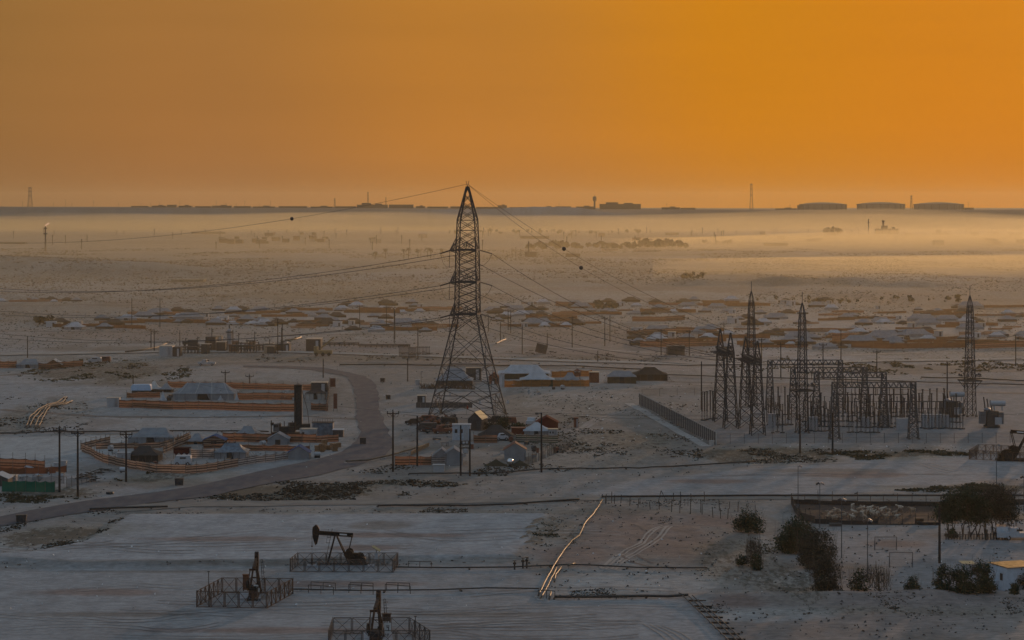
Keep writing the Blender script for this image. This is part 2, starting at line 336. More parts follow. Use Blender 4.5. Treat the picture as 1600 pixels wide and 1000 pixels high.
# ------------------------------------------------------------------ the ground sheet
def build_ground():
    cols = np.concatenate([np.linspace(-1500, -20, 50), np.linspace(-14, 1614, 640), np.linspace(1620, 3100, 50)])
    ya = np.concatenate([np.linspace(1180, 1012, 14), np.linspace(1008, 560, 300), np.linspace(558.8, 400, 150), np.linspace(399, 352, 70), np.linspace(351.6, 340, 44)])
    D = CH * F / (ya - HZ); D = np.concatenate([D, np.linspace(D[-1] + 150, 10500, 20)])
    PX, DD = np.meshgrid(cols, D); X = (PX - 800) * DD / F; Y = DD
    Z = zt(X, Y); nr, nc = X.shape; GRID.update(c=cols, D=D, Z=Z)
    co = np.stack([X, Y, Z], -1).reshape(-1, 3)
    i = np.arange(nr * nc).reshape(nr, nc)
    q = np.stack([i[:-1, :-1], i[:-1, 1:], i[1:, 1:], i[1:, :-1]], -1).reshape(-1, 4)
    me = bpy.data.meshes.new('ground'); me.vertices.add(len(co)); me.vertices.foreach_set('co', co.ravel())
    me.loops.add(q.size); me.loops.foreach_set('vertex_index', q.ravel().astype(np.int32))
    me.polygons.add(len(q)); me.polygons.foreach_set('loop_start', (np.arange(len(q)) * 4).astype(np.int32)); me.polygons.foreach_set('loop_total', np.full(len(q), 4, np.int32))
    me.polygons.foreach_set('use_smooth', np.ones(len(q), bool))
    me.update(calc_edges=True)
    # soil colours: sand, caliche, red earth, salt crust
    base = np.array([.25, .235, .217]); cal = np.array([.315, .32, .322]); red = np.array([.215, .15, .125]); dark = np.array([.15, .128, .105]); salt = np.array([.40, .41, .40]); olive = np.array([.19, .175, .12])
    n1 = fbm(X, Y * .45, 34, 5); n2 = fbm(X + 300, Y * .5 + 50, 90, 4); n3 = fbm(X - 100, Y * .4, 12, 4)
    C = base[None, None] * (1 + .5 * (n1 - .5))[..., None]
    def blend(C, col, k): return C * (1 - k[..., None]) + col * k[..., None]
    C = blend(C, cal, sstep(.52, .72, n2) * .6); C = blend(C, red, sstep(.55, .75, fbm(X + 900, Y * .5, 60, 4)) * .45); C = blend(C, dark, sstep(.55, .72, n3) * .45)
    wob = (fbm(X, Y, 7, 3) - .5) * 4
    def pm(key, soft=4):
        d = seg_dist(X, Y, W[key]); s = np.where(inside(X, Y, W[key]), -d, d) + wob * .7
        return 1 - sstep(-soft / 2, soft / 2, s)
    near = Y < 800
    C = blend(C, cal * 1.02 * (1 + .22 * (n3 - .5))[..., None], pm('pu', 1.5) * .95)
    C = blend(C, cal * .93 * (1 + .45 * (fbm(X, Y * .3, 14, 4) - .5))[..., None], pm('pl') * .8)
    C = blend(C, cal * .9, pm('pr') * .8); C = blend(C, cal * .82, pm('yd') * .7); C = blend(C, salt * .9, pm('sa') * .85); C = blend(C, cal * .62, pm('sb') * .75); C = blend(C, cal * .85, pm('ln') * .8)
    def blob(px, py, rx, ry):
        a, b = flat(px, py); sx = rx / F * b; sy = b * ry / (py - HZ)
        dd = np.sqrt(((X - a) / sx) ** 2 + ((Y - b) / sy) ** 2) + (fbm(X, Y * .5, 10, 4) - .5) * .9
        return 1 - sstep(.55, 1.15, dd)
    for a in ((1010, 835, 150, 40), (900, 868, 70, 18), (1130, 815, 70, 14), (1150, 945, 50, 9), (1400, 850, 60, 8), (560, 862, 60, 5), (330, 848, 170, 5), (620, 842, 120, 4), (500, 912, 200, 6), (150, 925, 120, 8), (420, 985, 260, 7), (1340, 742, 90, 5), (1120, 752, 80, 4)): C = blend(C, red, blob(*a) * .75)
    for a in ((640, 590, 120, 20), (300, 620, 160, 14), (1000, 640, 140, 40)): C = blend(C, dark * 1.25, blob(*a) * .35)
    for a in ((880, 915, 60, 16), (1010, 912, 130, 20), (1250, 900, 70, 16), (1210, 960, 130, 14), (60, 850, 120, 14)): C = blend(C, salt, blob(*a) * .45)
    C = blend(C, np.array([.06, .04, .032]), pm('pe', 1.0) * .9)
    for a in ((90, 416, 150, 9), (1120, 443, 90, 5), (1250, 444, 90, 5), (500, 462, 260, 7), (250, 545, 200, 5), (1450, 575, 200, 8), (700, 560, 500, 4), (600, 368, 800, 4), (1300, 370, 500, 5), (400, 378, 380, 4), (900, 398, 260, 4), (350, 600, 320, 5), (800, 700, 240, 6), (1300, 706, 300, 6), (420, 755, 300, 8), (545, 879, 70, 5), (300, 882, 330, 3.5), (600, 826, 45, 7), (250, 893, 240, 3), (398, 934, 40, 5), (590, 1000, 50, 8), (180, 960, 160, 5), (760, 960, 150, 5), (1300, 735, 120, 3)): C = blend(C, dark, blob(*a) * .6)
    scr = np.zeros(X.shape)
    SCR = [(460, 768, 190, 14, 1), (110, 835, 140, 22, .9), (160, 580, 130, 18, .8), (60, 650, 80, 40, .5), (70, 772, 90, 12, .8), (300, 745, 90, 12, .7), (950, 690, 130, 22, .55), (1200, 712, 150, 12, .8),
           (1400, 712, 120, 8, 1), (1500, 763, 130, 7, 1), (650, 756, 110, 5, .6), (900, 720, 160, 18, .4), (1180, 880, 90, 55, .6), (1230, 905, 60, 40, .7), (860, 640, 90, 25, .35), (1400, 955, 260, 10, .45), (700, 800, 500, 6, .35), (870, 830, 60, 22, .5), (300, 560, 500, 12, .4), (1450, 540, 260, 26, .5)]
    for a in SCR: scr = np.maximum(scr, blob(*a[:4]) * a[4])
    scr = np.maximum(scr, sstep(700, 1200, Y) * .42 * (1 - sstep(3500, 5200, Y)))
    C = blend(C, olive, scr * .5)
    hard = np.zeros(X.shape)
    for k in ('pu', 'pl', 'pr', 'yd', 'sb', 'sa', 'ln'): hard = np.maximum(hard, pm(k))
    scr = scr * (1 - hard * .7) - hard * .25
    # plateau and scarp: bare rock
    C = blend(C, np.array([.16, .13, .105]), sstep(5000, 5350, Y))
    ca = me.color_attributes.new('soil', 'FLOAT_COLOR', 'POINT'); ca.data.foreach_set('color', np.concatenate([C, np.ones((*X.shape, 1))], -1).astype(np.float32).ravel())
    sa = me.attributes.new('scrub', 'FLOAT', 'POINT'); sa.data.foreach_set('value', scr.astype(np.float32).ravel())
    me.materials.append(ground_material())
    o = bpy.data.objects.new('ground', me); COL.objects.link(o); o['kind'] = 'structure'; o['label'] = 'pale sandy desert plain rising to a far flat-topped scarp'
build_ground()

def sheet(name, edges, m, lift, label, step=6.0, wob=0.0):
    mb = MB(); rows = []
    for (a0, b0), (a1, b1) in zip(edges[:-1], edges[1:]):
        n = max(1, int(math.dist(a0, a1) / step))
        for k in range(n): t = k / n; rows.append((tuple(a0[i] + (a1[i] - a0[i]) * t for i in (0, 1)), tuple(b0[i] + (b1[i] - b0[i]) * t for i in (0, 1))))
    rows.append(edges[-1]); nb = 7
    xs = []; ys = []
    for r, (a, b) in enumerate(rows):
        for k in range(nb):
            t = k / (nb - 1)
            if wob and k in (0, nb - 1): t += (vnoise(a[0], a[1], 5.0) - .5) * wob * (1 if k else -1)
            xs.append(a[0] + (b[0] - a[0]) * t); ys.append(a[1] + (b[1] - a[1]) * t)
    zs = zi(np.array(xs), np.array(ys)) + lift
    mb.v = list(zip(xs, ys, zs.tolist()))
    for r in range(len(rows) - 1):
        for k in range(nb - 1): i = r * nb + k; mb.f.append((i, i + 1, i + nb + 1, i + nb))
    return struct(name, mb, m, label, smooth=True)
M_road = mat('worn_asphalt', (.06, .068, .085), .9, var=.3, scale=.5, rgb2=(.10, .102, .108), spec=.2, stretch=(1, .35, 1))
M_by = mat('graded_track', (.20, .18, .16), .95, var=.3, scale=.3, rgb2=(.25, .23, .20), spec=.1)
M_far = mat('pale_track', (.34, .32, .29), .95, var=.2, scale=.2, spec=.1)
sheet('road', ROADW, M_road, .10, 'worn grey asphalt road curving between the tent camps', wob=.18)
sheet('track', BYW, M_by, .08, 'graded dirt track running across in front of the camps', wob=.3)
sheet('track', FARW, M_far, .25, 'pale track running straight across behind the camps', wob=.3)

# ------------------------------------------------------------------ air
def vol_mat(name, color, dens, g):
    m = bpy.data.materials.new(name); m.use_nodes = True; N = m.node_tree.nodes; N.clear()
    o = N.new('ShaderNodeOutputMaterial'); v = N.new('ShaderNodeVolumePrincipled'); v.inputs['Color'].default_value = (*color, 1); v.inputs['Density'].default_value = dens; v.inputs['Anisotropy'].default_value = g
    m.node_tree.links.new(v.outputs[0], o.inputs['Volume']); return m
hz = MB().box((0, 5290, 54.5), (15000, 10800, 117)).build('haze', vol_mat('haze_air', HAZE_COL, HAZE_D, .5)); hz['kind'] = 'stuff'; hz['label'] = 'warm dusty haze over the whole plain'
def mist(px0, px1, d0, d1, hmax, dens, label, seed, z0=0, flat_top=False):
    """a low bank of ground mist: lens-shaped, with an uneven top"""
    mb = MB(); nx, ny = 52, 44; top = {}; bot = {}
    for j in range(ny + 1):
        for i in range(nx + 1):
            y = d0 + (d1 - d0) * j / ny; px = px0 + (px1 - px0) * i / nx; x = (px - 800) * y / F
            e = max(0, math.sin(math.pi * i / nx)) ** .7 * max(0, math.sin(math.pi * j / ny)) ** .6
            if flat_top: e = float(sstep(d0, d0 + 550, np.array(y)) * (1 - sstep(d1 - 60, d1, np.array(y)))) * min(1.0, math.sin(math.pi * i / nx) * 4)
            h = hmax * e * (.05 + 1.9 * float(fbm(np.array([x * .3 + seed * 99]), np.array([y]), 210, 4)[0]))
            top[i, j] = len(mb.v); mb.v.append((x, y, z0 + .4 + h)); bot[i, j] = len(mb.v); mb.v.append((x, y, z0 + .2 - 2.5))
    for j in range(ny):
        for i in range(nx):
            mb.f.append((top[i, j], top[i + 1, j], top[i + 1, j + 1], top[i, j + 1])); mb.f.append((bot[i, j], bot[i, j + 1], bot[i + 1, j + 1], bot[i + 1, j]))
    for i in range(nx):
        mb.f.append((bot[i, 0], bot[i + 1, 0], top[i + 1, 0], top[i, 0])); mb.f.append((bot[i + 1, ny], bot[i, ny], top[i, ny], top[i + 1, ny]))
    for j in range(ny):
        mb.f.append((bot[0, j + 1], bot[0, j], top[0, j], top[0, j + 1])); mb.f.append((bot[nx, j], bot[nx, j + 1], top[nx, j + 1], top[nx, j]))
    o = mb.build('mist', vol_mat('ground_mist', MIST_COL, dens, .55)); o['kind'] = 'stuff'; o['label'] = label
    return o
mist(-700, 2300, 4180, 5330, 33, 1.25e-3, 'broad bank of ground mist lying at the foot of the scarp', 1)
mist(950, 2500, 2450, 3500, 15, 2.2e-3, 'thick bright mist streak on the right beyond the desert scrub', 2)
mist(1020, 2500, 1560, 2150, 7, 3.8e-3, 'low mist drifting in behind the dark ridge on the right', 3)
mist(-1300, 2900, 430, 5380, 22, 3.4e-4, 'thin dusty ground haze lying over the whole plain', 5, flat_top=True)
# ------------------------------------------------------------------ lattice steel
M_steel = mat('dark_lattice_steel', (.036, .038, .042), .7, 0, var=.4, scale=1.5)
M_galv = mat('galvanised_steel', (.07, .075, .08), .7, 0, var=.35, scale=1.2)
M_wire = mat('bare_conductor', (.04, .036, .033), .5, .6, var=.2)
M_porc = mat('brown_porcelain', (.034, .025, .022), .45, 0, var=.4, scale=3)
M_conc = mat('pale_concrete', (.42, .40, .37), .9, 0, var=.25, scale=1.5)
M_lamp = mat('floodlight_housing', (.08, .08, .085), .4, .5)
M_ball = mat('dark_marker_ball', (.02, .012, .01), .5)

def interp(prof, z):
    return float(np.interp(z, [p[0] for p in prof], [p[1] for p in prof]))
def lattice(T, prof, levels, leg_w, br_w, m, split=False, pattern='X', name='bracing', horiz=(), off=(0, 0), rz=0.0, feet=False):
    """four legs and braced faces between the given levels"""
    cr = [(-1, -1), (1, -1), (1, 1), (-1, 1)]
    ca, sa = math.cos(rz), math.sin(rz)
    def P(c, z):
        h = interp(prof, z); x, y = cr[c % 4][0] * h, cr[c % 4][1] * h
        return Vector((off[0] + x * ca - y * sa, off[1] + x * sa + y * ca, z))
    zs = [p[0] for p in prof]
    for c in range(4):
        b = MB()
        for z0, z1 in zip(zs[:-1], zs[1:]): b.bar(P(c, z0), P(c, z1), leg_w)
        if feet: b.box(P(c, -.1) + Vector((0, 0, .1)), (leg_w * 3.2, leg_w * 3.2, .5))
        b.build('leg', m, T)
    allb = MB()
    for i, (z0, z1) in enumerate(zip(levels[:-1], levels[1:])):
        b = MB() if split else allb
        for c in range(4):
            if pattern == 'X' or split: b.bar(P(c, z0), P(c + 1, z1), br_w); b.bar(P(c + 1, z0), P(c, z1), br_w)
            else: b.bar(P(c + (i % 2), z0), P(c + 1 - (i % 2), z1), br_w)
            if z1 in horiz or not horiz: b.bar(P(c, z1), P(c + 1, z1), br_w)
            if split and z1 - z0 > 4:                   # secondary members of the big panels
                for s in (0, 1):
                    A0, A1 = P(c + s, z0), P(c + s, z1); B0, B1 = P(c + 1 - s, z0), P(c + 1 - s, z1)
                    for t in (.25, .5, .75):
                        q = (A0.lerp(B1, t) if t <= .5 else B0.lerp(A1, t)); b.bar(A0.lerp(A1, t), q if t != .5 else A0.lerp(B1, .5).lerp(A0.lerp(A1, .5), .35), br_w * .6)
                        if t == .5: b.bar(A0.lerp(A1, .5), A0.lerp(B1, .27), br_w * .6); b.bar(A0.lerp(A1, .5), B0.lerp(A1, .73), br_w * .6)
        if split: b.build('brace_panel', m, T)
    if not split: allb.build(name, m, T, kind='stuff')
    return P
def truss(b, A, B, d, w_, n, cw, bw):
    """square truss beam from A to B, d deep, w_ wide, n bays"""
    A, B = Vector(A), Vector(B); a = (B - A).normalized(); s = a.cross(Vector((0, 0, 1))).normalized() * w_ / 2
    ch = [s, -s, s - Vector((0, 0, d)), -s - Vector((0, 0, d))]
    for c in ch: b.bar(A + c, B + c, cw)
    for i in range(n):
        p, q = A.lerp(B, i / n), A.lerp(B, (i + 1) / n); mm = A.lerp(B, (i + .5) / n)
        for c0, c1 in ((0, 2), (1, 3)):
            b.bar(p + ch[c1], mm + ch[c0], bw); b.bar(mm + ch[c0], q + ch[c1], bw)
        b.bar(p + ch[0], q + ch[1], bw)
def string_of_discs(p, q, r=.14, n=12):
    b = MB(); p, q = Vector(p), Vector(q); b.bar(p, q, .07)
    for i in range(n): c = p.lerp(q, (i + .5) / n); d = (q - p).normalized() * .05; b.bar(c - d, c + d, 2 * r, n=6)
    return b
def sag(p, q, s, n=24):
    p, q = Vector(p), Vector(q); return [p.lerp(q, i / n) - Vector((0, 0, 4 * s * (i / n) * (1 - i / n))) for i in range(n + 1)]
def cable(name, p, q, s, label, group, w_=.10, cat='cable', m=None, n=24):
    o = MB().path(sag(p, q, s, n), w_, 4).build(name, m or M_wire); return tag(o, label, cat, group)

# ------------------------------------------------------------------ the tall transmission tower
PY = G(730.5, 651); TH = rad(-9.7)
tower = thing('transmission_tower', 'tallest lattice power tower, standing alone in the middle of the camps', 'power tower', PY)
prof = [(0, 8.0), (24.4, 2.6), (32, 2.5), (39.6, 2.37), (46.6, 2.09), (54.6, .22)]
lv = [0, 5.5, 12.2, 20.0, 24.4] + [24.4 + 1.9 * k for k in range(1, 5)] + [33.9, 35.8, 37.7, 39.6, 41.9, 44.2, 46.6, 48.8, 50.8, 52.6, 54.6]
lv = sorted(set(round(z, 2) for z in lv))
P_ = lattice(tower, prof, lv, .27, .125, M_steel, split=True, horiz=(5.5, 12.2, 24.4, 32, 39.6, 46.6, 44.2), rz=TH, feet=True)
b = MB()
for c in range(4):       # inverted V under the first belt
    mid = P_(c, 5.5).lerp(P_(c + 1, 5.5), .5); b.bar(P_(c, 0), mid, .15); b.bar(P_(c + 1, 0), mid, .15)
    b.bar(P_(c, 0).lerp(mid, .5), P_(c, 2.9), .09); b.bar(P_(c + 1, 0).lerp(mid, .5), P_(c + 1, 2.9), .09)
b.build('base_bracing', M_steel, tower)
MB().bar((0, 0, 54.4), (-.35, 0, 56), .12).bar((0, 0, 54.4), (.35, 0, 56), .12).build('peak_spike', M_steel, tower)
for zz in (24.4, 32.0, 39.6):   # belts carrying the arms read as heavy dark bars
    b = MB()
    for c in range(4): b.bar(P_(c, zz), P_(c + 1, zz), .36, .42)
    b.bar(P_(0, zz), P_(2, zz), .25); b.bar(P_(1, zz), P_(3, zz), .25)
    b.build('belt', M_steel, tower)
AD = Vector((-.62, -.78, 0)); ARM = 6.6; TIPS = {}
LDIR = Vector((-160, 217, 0)).normalized(); RDIR = Vector((.93, -.37, 0)).normalized()
for zz in (24.4, 32.0, 39.6):
    for sgn in (1, -1):
        tip = AD * (ARM if sgn > 0 else 4.3) * sgn + Vector((0, 0, zz - .1)); TIPS[zz, sgn] = tip
        b = MB(); cc = sorted(range(4), key=lambda c: (P_(c, zz) - tip).length)[:2]
        for c in cc + ([sorted(range(4), key=lambda c: (P_(c, zz) - tip).length)[2]]):
            b.bar(P_(c, zz), tip, .26); b.bar(P_(c, zz + 2.9), tip, .15)
            for t in (.33, .66): b.bar(P_(c, zz).lerp(tip, t), P_(c, zz + 2.9).lerp(tip, t), .10); b.bar(P_(c, zz).lerp(tip, t), P_(c, zz + 2.9).lerp(tip, t - .33), .09)
        b.bar(P_(cc[0], zz).lerp(tip, .5), P_(cc[1], zz).lerp(tip, .5), .12)
        b.build('cross_arm', M_steel, tower)
        le = tip + LDIR * 3.9 + Vector((0, 0, -.75)); re = tip + RDIR * 3.4 + Vector((0, 0, -.9)); dn = tip + Vector((-.1, 0, -3.9))
        string_of_discs(tip, le, .17, 14).build('insulator', M_porc, tower)
        string_of_discs(tip, re, .17, 12).build('insulator', M_porc, tower)
        string_of_discs(tip, dn, .10, 12).build('insulator', M_porc, tower)
        pts = [le, le.lerp(dn, .3) + Vector((0, 0, -1.2)), le.lerp(dn, .65) + Vector((0, 0, -1.0)), dn, dn.lerp(re, .4) + Vector((0, 0, -.9)), dn.lerp(re, .75) + Vector((0, 0, -.9)), re]
        MB().path(pts, .08, 4).build('jumper_cable', M_wire, tower)
        TIPS[zz, sgn, 'l'] = PY + le; TIPS[zz, sgn, 'r'] = PY + re
T2 = Vector((-345, 975, 0)); lvl = {39.6: 'upper', 32.0: 'middle', 24.4: 'lower'}
apex = PY + Vector((0, 0, 55.2))
cable('ground_wire', apex, T2 + Vector((0, 0, 55.2)), 17.5, 'thin wire running left from the tip of the tall tower, with one dark ball', 'overhead wires of the tall tower', .08, n=40)
def sag_at(p, q, s, px):
    best = None
    for v in sag(p, q, s, 600):
        e = abs(800 + v.x * F / v.y - px)
        if best is None or e < best[0]: best = (e, v)
    return best[1]
def ball(p, label): o = MB().sphere((0, 0, 0), .5, 12, 8).build('marker_ball', M_ball, smooth=True); o.location = p; tag(o, label, 'marker ball', 'marker balls on the wires')
ball(sag_at(apex, T2 + Vector((0, 0, 55.2)), 17.5, 456), 'dark marker ball on the wire left of the tall tower')
for zz in (39.6, 32.0, 24.4):
    for sgn in (1, -1):
        e = T2 + Vector((sgn * -4, sgn * -5, zz))
        cable('conductor', TIPS[zz, sgn, 'l'], e, 17.0, f'{lvl[zz]} conductor leaving the {"near" if sgn > 0 else "far"} arm of the tall tower to the left', 'overhead wires of the tall tower', .13, n=40)

# ------------------------------------------------------------------ substation: terminal towers and lightning masts
def col_at(px, ytop, h):      # foot of a column of height h whose top shows at px, ytop
    d = (CH - h) * F / (ytop - HZ); return Vector(((px - 800) * d / F, d, gz((px - 800) * d / F, d)))
def terminal(pa, pb, h, label, lz):
    A, B = col_at(*pa, h), col_at(*pb, h)
    t = thing('terminal_gantry', label, 'gantry', A, 0, 'twin terminal towers of the substation')
    for q in (A, B):
        o = q - A; rz = math.atan2((B - A).y, (B - A).x)
        lattice(t, [(0, 1.55), (h * .62, .85), (h * .8, .72), (h, .1)], [h * k / 9 for k in range(10)], .18, .10, M_steel, off=(o.x, o.y), rz=rz)
    d = B - A; beam = MB(); truss(beam, Vector((0, 0, lz)), Vector((d.x, d.y, lz)), 1.4, 1.3, 9, .2, .14); beam.build('beam', M_steel, t)
    for k in range(6):
        f = (k + .5) / 6; p = Vector((d.x * f, d.y * f, lz - .7)); string_of_discs(p, p + Vector((-2.6, .9, -.2)), .2, 9).build('insulator', M_porc, t)
    return t, A, B
ga, A1, A2 = terminal((1125.5, 514), (1141.5, 520), 21.5, 'left pair of tapering lattice towers joined by a dark beam high up', 17.2)
gb, B1, B2 = terminal((1165, 526), (1183.5, 533), 20.5, 'right pair of tapering lattice towers joined by a beam, before the tallest mast', 16.5)
for k, (e, nm, sg_) in enumerate(((B1 + Vector((0, 0, 20.5)), 'right', 3.0), (A1 + Vector((0, 0, 21.5)), 'left', 4.4))):
    cable('ground_wire', apex, e, sg_, f'thin wire with a ball, from the tall tower tip to the {nm} terminal towers', 'overhead wires of the tall tower', .07)
    ball(sag_at(apex, e, sg_, (881, 908)[k]), ('dark marker ball on the upper of the two wires right of the tall tower', 'dark marker ball on the lower of the two wires right of the tall tower')[k])
for j, (X0, X1, lz, nm) in enumerate(((A1, A2, 17, 'left'), (B1, B2, 16.2, 'right'))):
    for k, zz in enumerate((39.6, 32.0, 24.4)):
        e = X0.lerp(X1, (k + .5) / 3) + Vector((-2.4, .8, lz - 1)); sg = 1 if j else -1
        cable('conductor', TIPS[zz, sg, 'r'], e, 3.1, f'conductor from the {lvl[zz]} arm of the tall tower down to the {nm} terminal towers', 'overhead wires of the tall tower', .10)

def lightning_mast(px, yt, label, platform=None):
    h = 28.7; q = col_at(px, yt, h); t = thing('lightning_mast', label, 'mast', q, rad(12), 'lightning masts of the substation')
    lattice(t, [(0, 1.15), (24.5, .62), (26.4, .5), (h, .06)], [h * .92 * k / 15 for k in range(16)], .14, .075, M_steel, feet=True)
    MB().bar((0, 0, h - .3), (0, 0, h + 2.4), .1).build('spike', M_steel, t)
    if platform:
        b = MB()
        for s in (-1, 1): b.bar((-2.1, s * 2.1, platform), (2.1, s * 2.1, platform), .3); b.bar((s * 2.1, -2.1, platform), (s * 2.1, 2.1, platform), .3); b.bar((-2.1, s * 2.1, platform + 1), (2.1, s * 2.1, platform + 1), .09); b.bar((s * 2.1, -2.1, platform + 1), (s * 2.1, 2.1, platform + 1), .09)
        for s in (-1, 0, 1): b.bar((-2.1, s * .9, platform), (2.1, s * .9, platform), .16)
        for s in (-1, 1):
            for r in (-1, 1): b.bar((s * 2.1, r * 2.1, platform), (s * .9, r * .9, platform - 1.9), .14)
        b.build('platform', M_steel, t)
        for k in range(8):
            a = k * math.pi / 4 + .2; p = Vector((2.3 * math.cos(a), 2.3 * math.sin(a), platform + 1.25))
            MB().bar(p, p + Vector((.35 * math.cos(a), .35 * math.sin(a), .25)), .5, n=8).bar(p - Vector((0, 0, .5)), p, .1).build('floodlight', M_lamp, t)
    return t
lightning_mast(1174, 455, 'tallest slim lightning mast, rising behind the right pair of terminal towers')
lightning_mast(1253.5, 473, 'middle lightning mast with a floodlight platform among the gantry beams', 9.4)
lightning_mast(1515.5, 462, 'lightning mast standing apart beside the two transformers, with a lamp platform', 8.6)

def gantry(px0, px1, ytop, label, n=12, h=12.2):
    A, B = col_at(px0, ytop, h), col_at(px1, ytop, h); t = thing('gantry_frame', label, 'gantry', A, 0, 'low gantry frames of the substation'); d = B - A
    for f in (0, 1):
        lattice(t, [(0, 1.05), (h * .75, .58), (h, .52)], [h * k / 9 for k in range(10)], .15, .10, M_galv, off=(d.x * f, d.y * f), feet=True)
    b = MB(); truss(b, Vector((0, 0, h)), Vector((d.x, d.y, h)), 1.15, 1.0, n, .15, .10); b.build('beam', M_galv, t)
    for k in range(3, 3 + 6): f = k / 11.5; p = Vector((d.x * f, d.y * f, h - 1.2)); string_of_discs(p, p - Vector((0, 0, 1.7)), .13, 8).build('insulator', M_porc, t)
gantry(1203, 1313, 562.5, 'rearmost and highest looking gantry frame of the substation')
gantry(1239, 1351, 574, 'second gantry frame from the back of the substation')
gantry(1276, 1381, 582, 'third gantry frame from the back of the substation')
gantry(1304, 1427, 597, 'front gantry frame of the substation, nearest the wire fence', 14)

# porcelain posts, switch frames, cabinets
def post(h1, h2, r):
    t = thing('insulator_post', 'slender brown insulator post on a grey steel stand in the substation', 'insulator post', (0, 0, 0), 0, 'insulator posts standing in rows in the substation')
    b = MB(); b.bar((-.14, 0, 0), (-.14, 0, h1), .06).bar((.14, 0, 0), (.14, 0, h1), .06)
    for k in range(3): z = h1 * k / 3; b.bar((-.14, 0, z), (.14, 0, z + h1 / 3), .04)
    b.box((0, 0, h1), (.4, .2, .1)).box((0, 0, .1), (.7, .7, .3)); b.build('stand', M_galv, t)
    b = MB(); b.lathe([(r, h1), (r, h1 + h2)], 7)
    for k in range(int(h2 / .4)): z = h1 + .2 + k * .4; b.lathe([(r * 1.5, z), (r * 1.3, z + .1)], 7)
    b.build('insulator', M_porc, t); MB().box((0, 0, h1 + h2 + .08), (r * 3, r * 3, .16)).build('cap', M_galv, t); return t
protos = [post(2.4, 2.2, .085), post(2.2, 4.4, .14), post(2.6, 1.4, .085)]
used = [False] * 3; R = random.Random(3)
def row(py, x0, x1, n, kinds, jit=.6):
    for i in range(n):
        px = x0 + (x1 - x0) * i / max(1, n - 1) + R.uniform(-jit, jit); k = kinds[i % len(kinds)]; p = G(px, py + R.uniform(-.8, .8))
        if used[k]: dup(protos[k], p, R.uniform(0, 1), protos[k]['label'])
        else: protos[k].location = p; used[k] = True
row(657, 1097, 1105, 3, [1], .3); row(655, 1110, 1118, 3, [1], .3)
row(664, 1200, 1236, 9, [0, 1, 0]); row(648, 1206, 1226, 3, [1]); row(676, 1207, 1222, 3, [2])
row(674, 1262, 1300, 8, [0, 2]); row(667, 1262, 1330, 12, [0, 0, 2]); row(659, 1255, 1345, 14, [0, 1, 0]); row(651, 1270, 1420, 17, [0, 2, 0])
row(645, 1300, 1440, 14, [1, 0]); row(676, 1326, 1372, 8, [0]); row(668, 1340, 1420, 13, [0, 2, 1]); row(670, 1440, 1505, 13, [0, 2]); row(660, 1430, 1500, 12, [0, 1, 0]); row(652, 1385, 1475, 9, [1]); row(662, 1350, 1425, 10, [0, 1])
def switch_frame(pa, pb, label):
    A, B = G(*pa), G(*pb); d = B - A; t = thing('switch_frame', label, 'switch frame', A, 0, 'bus frames of the substation'); n = 5; L_ = math.hypot(d.x, d.y)
    for k in range(n): f = k / (n - 1); MB().bar((d.x * f, d.y * f, 0), (d.x * f, d.y * f, 4.3), .18).build('leg', M_galv, t)
    MB().bar((0, 0, 4.3), (d.x, d.y, 4.3), .22).bar((0, 0, 2.6), (d.x, d.y, 2.6), .12).build('bus_beam', M_galv, t)
    for k in range(9): f = (k + .3) / 9; string_of_discs((d.x * f, d.y * f, 4.4), (d.x * f, d.y * f, 5.7), .13, 6).build('insulator', M_porc, t)
switch_frame((1198, 660), (1222, 672), 'leftmost bus frame, a low row of legs below the rearmost gantry')
switch_frame((1256, 652), (1300, 672), 'bus frame slanting between the middle mast and the front gantry')
switch_frame((1336, 650), (1378, 672), 'bus frame slanting behind the front gantry column')
switch_frame((1380, 656), (1500, 656), 'longest bus frame, running level towards the transformers')
switch_frame((1300, 644), (1420, 644), 'rear bus frame running level under the gantry beams')
M_cab = mat('pale_grey_cabinet', (.36, .37, .38), .55, .2, var=.12)
CAB = [(1269, 671, 2.4, 2.6, 'widest'), (1352, 667, 2.0, 2.0, 'second'), (1408, 671, 2.2, 2.3, 'tall'), (1417, 670, 1.1, 2.2, 'narrow'), (1385, 664, 1.6, 2.2, 'small'), (1455, 667, 1.2, 2.6, 'slim'), (1466, 667, 1.2, 2.6, 'slim'), (1478, 668, 1.2, 2.6, 'slim'), (1444, 667, 1.2, 2.6, 'slim'), (1206, 666, 1.6, 2.6, 'left')]
for i, (x, y, a, h, k) in enumerate(CAB):
    lab = {'slim': 'slim grey control cabinet in a row of alike cabinets behind the substation fence', 'widest': 'wide squat grey cabinet beside the foot of the middle lightning mast', 'second': 'squat grey cabinet behind the left column of the front gantry', 'tall': 'tall wide grey cabinet left of the front gantry right column', 'narrow': 'narrow grey cabinet pressed against the tall wide cabinet', 'small': 'small grey cabinet half way along the front gantry', 'left': 'grey cabinet below the leftmost bus frame'}[k]
    t = thing('control_cabinet', lab, 'cabinet', G(x, y), 0, 'control cabinets in the substation')
    MB().box((0, 0, h / 2 + .15), (a, 1.0, h)).box((0, 0, .08), (a + .2, 1.2, .16)).build('housing', M_cab, t)
    MB().box((0, -.53, h / 2 + .2), (a * .8, .04, h * .8)).build('door', M_cab, t); MB().box((0, 0, h + .2), (a + .2, 1.2, .08)).build('roof', M_cab, t)
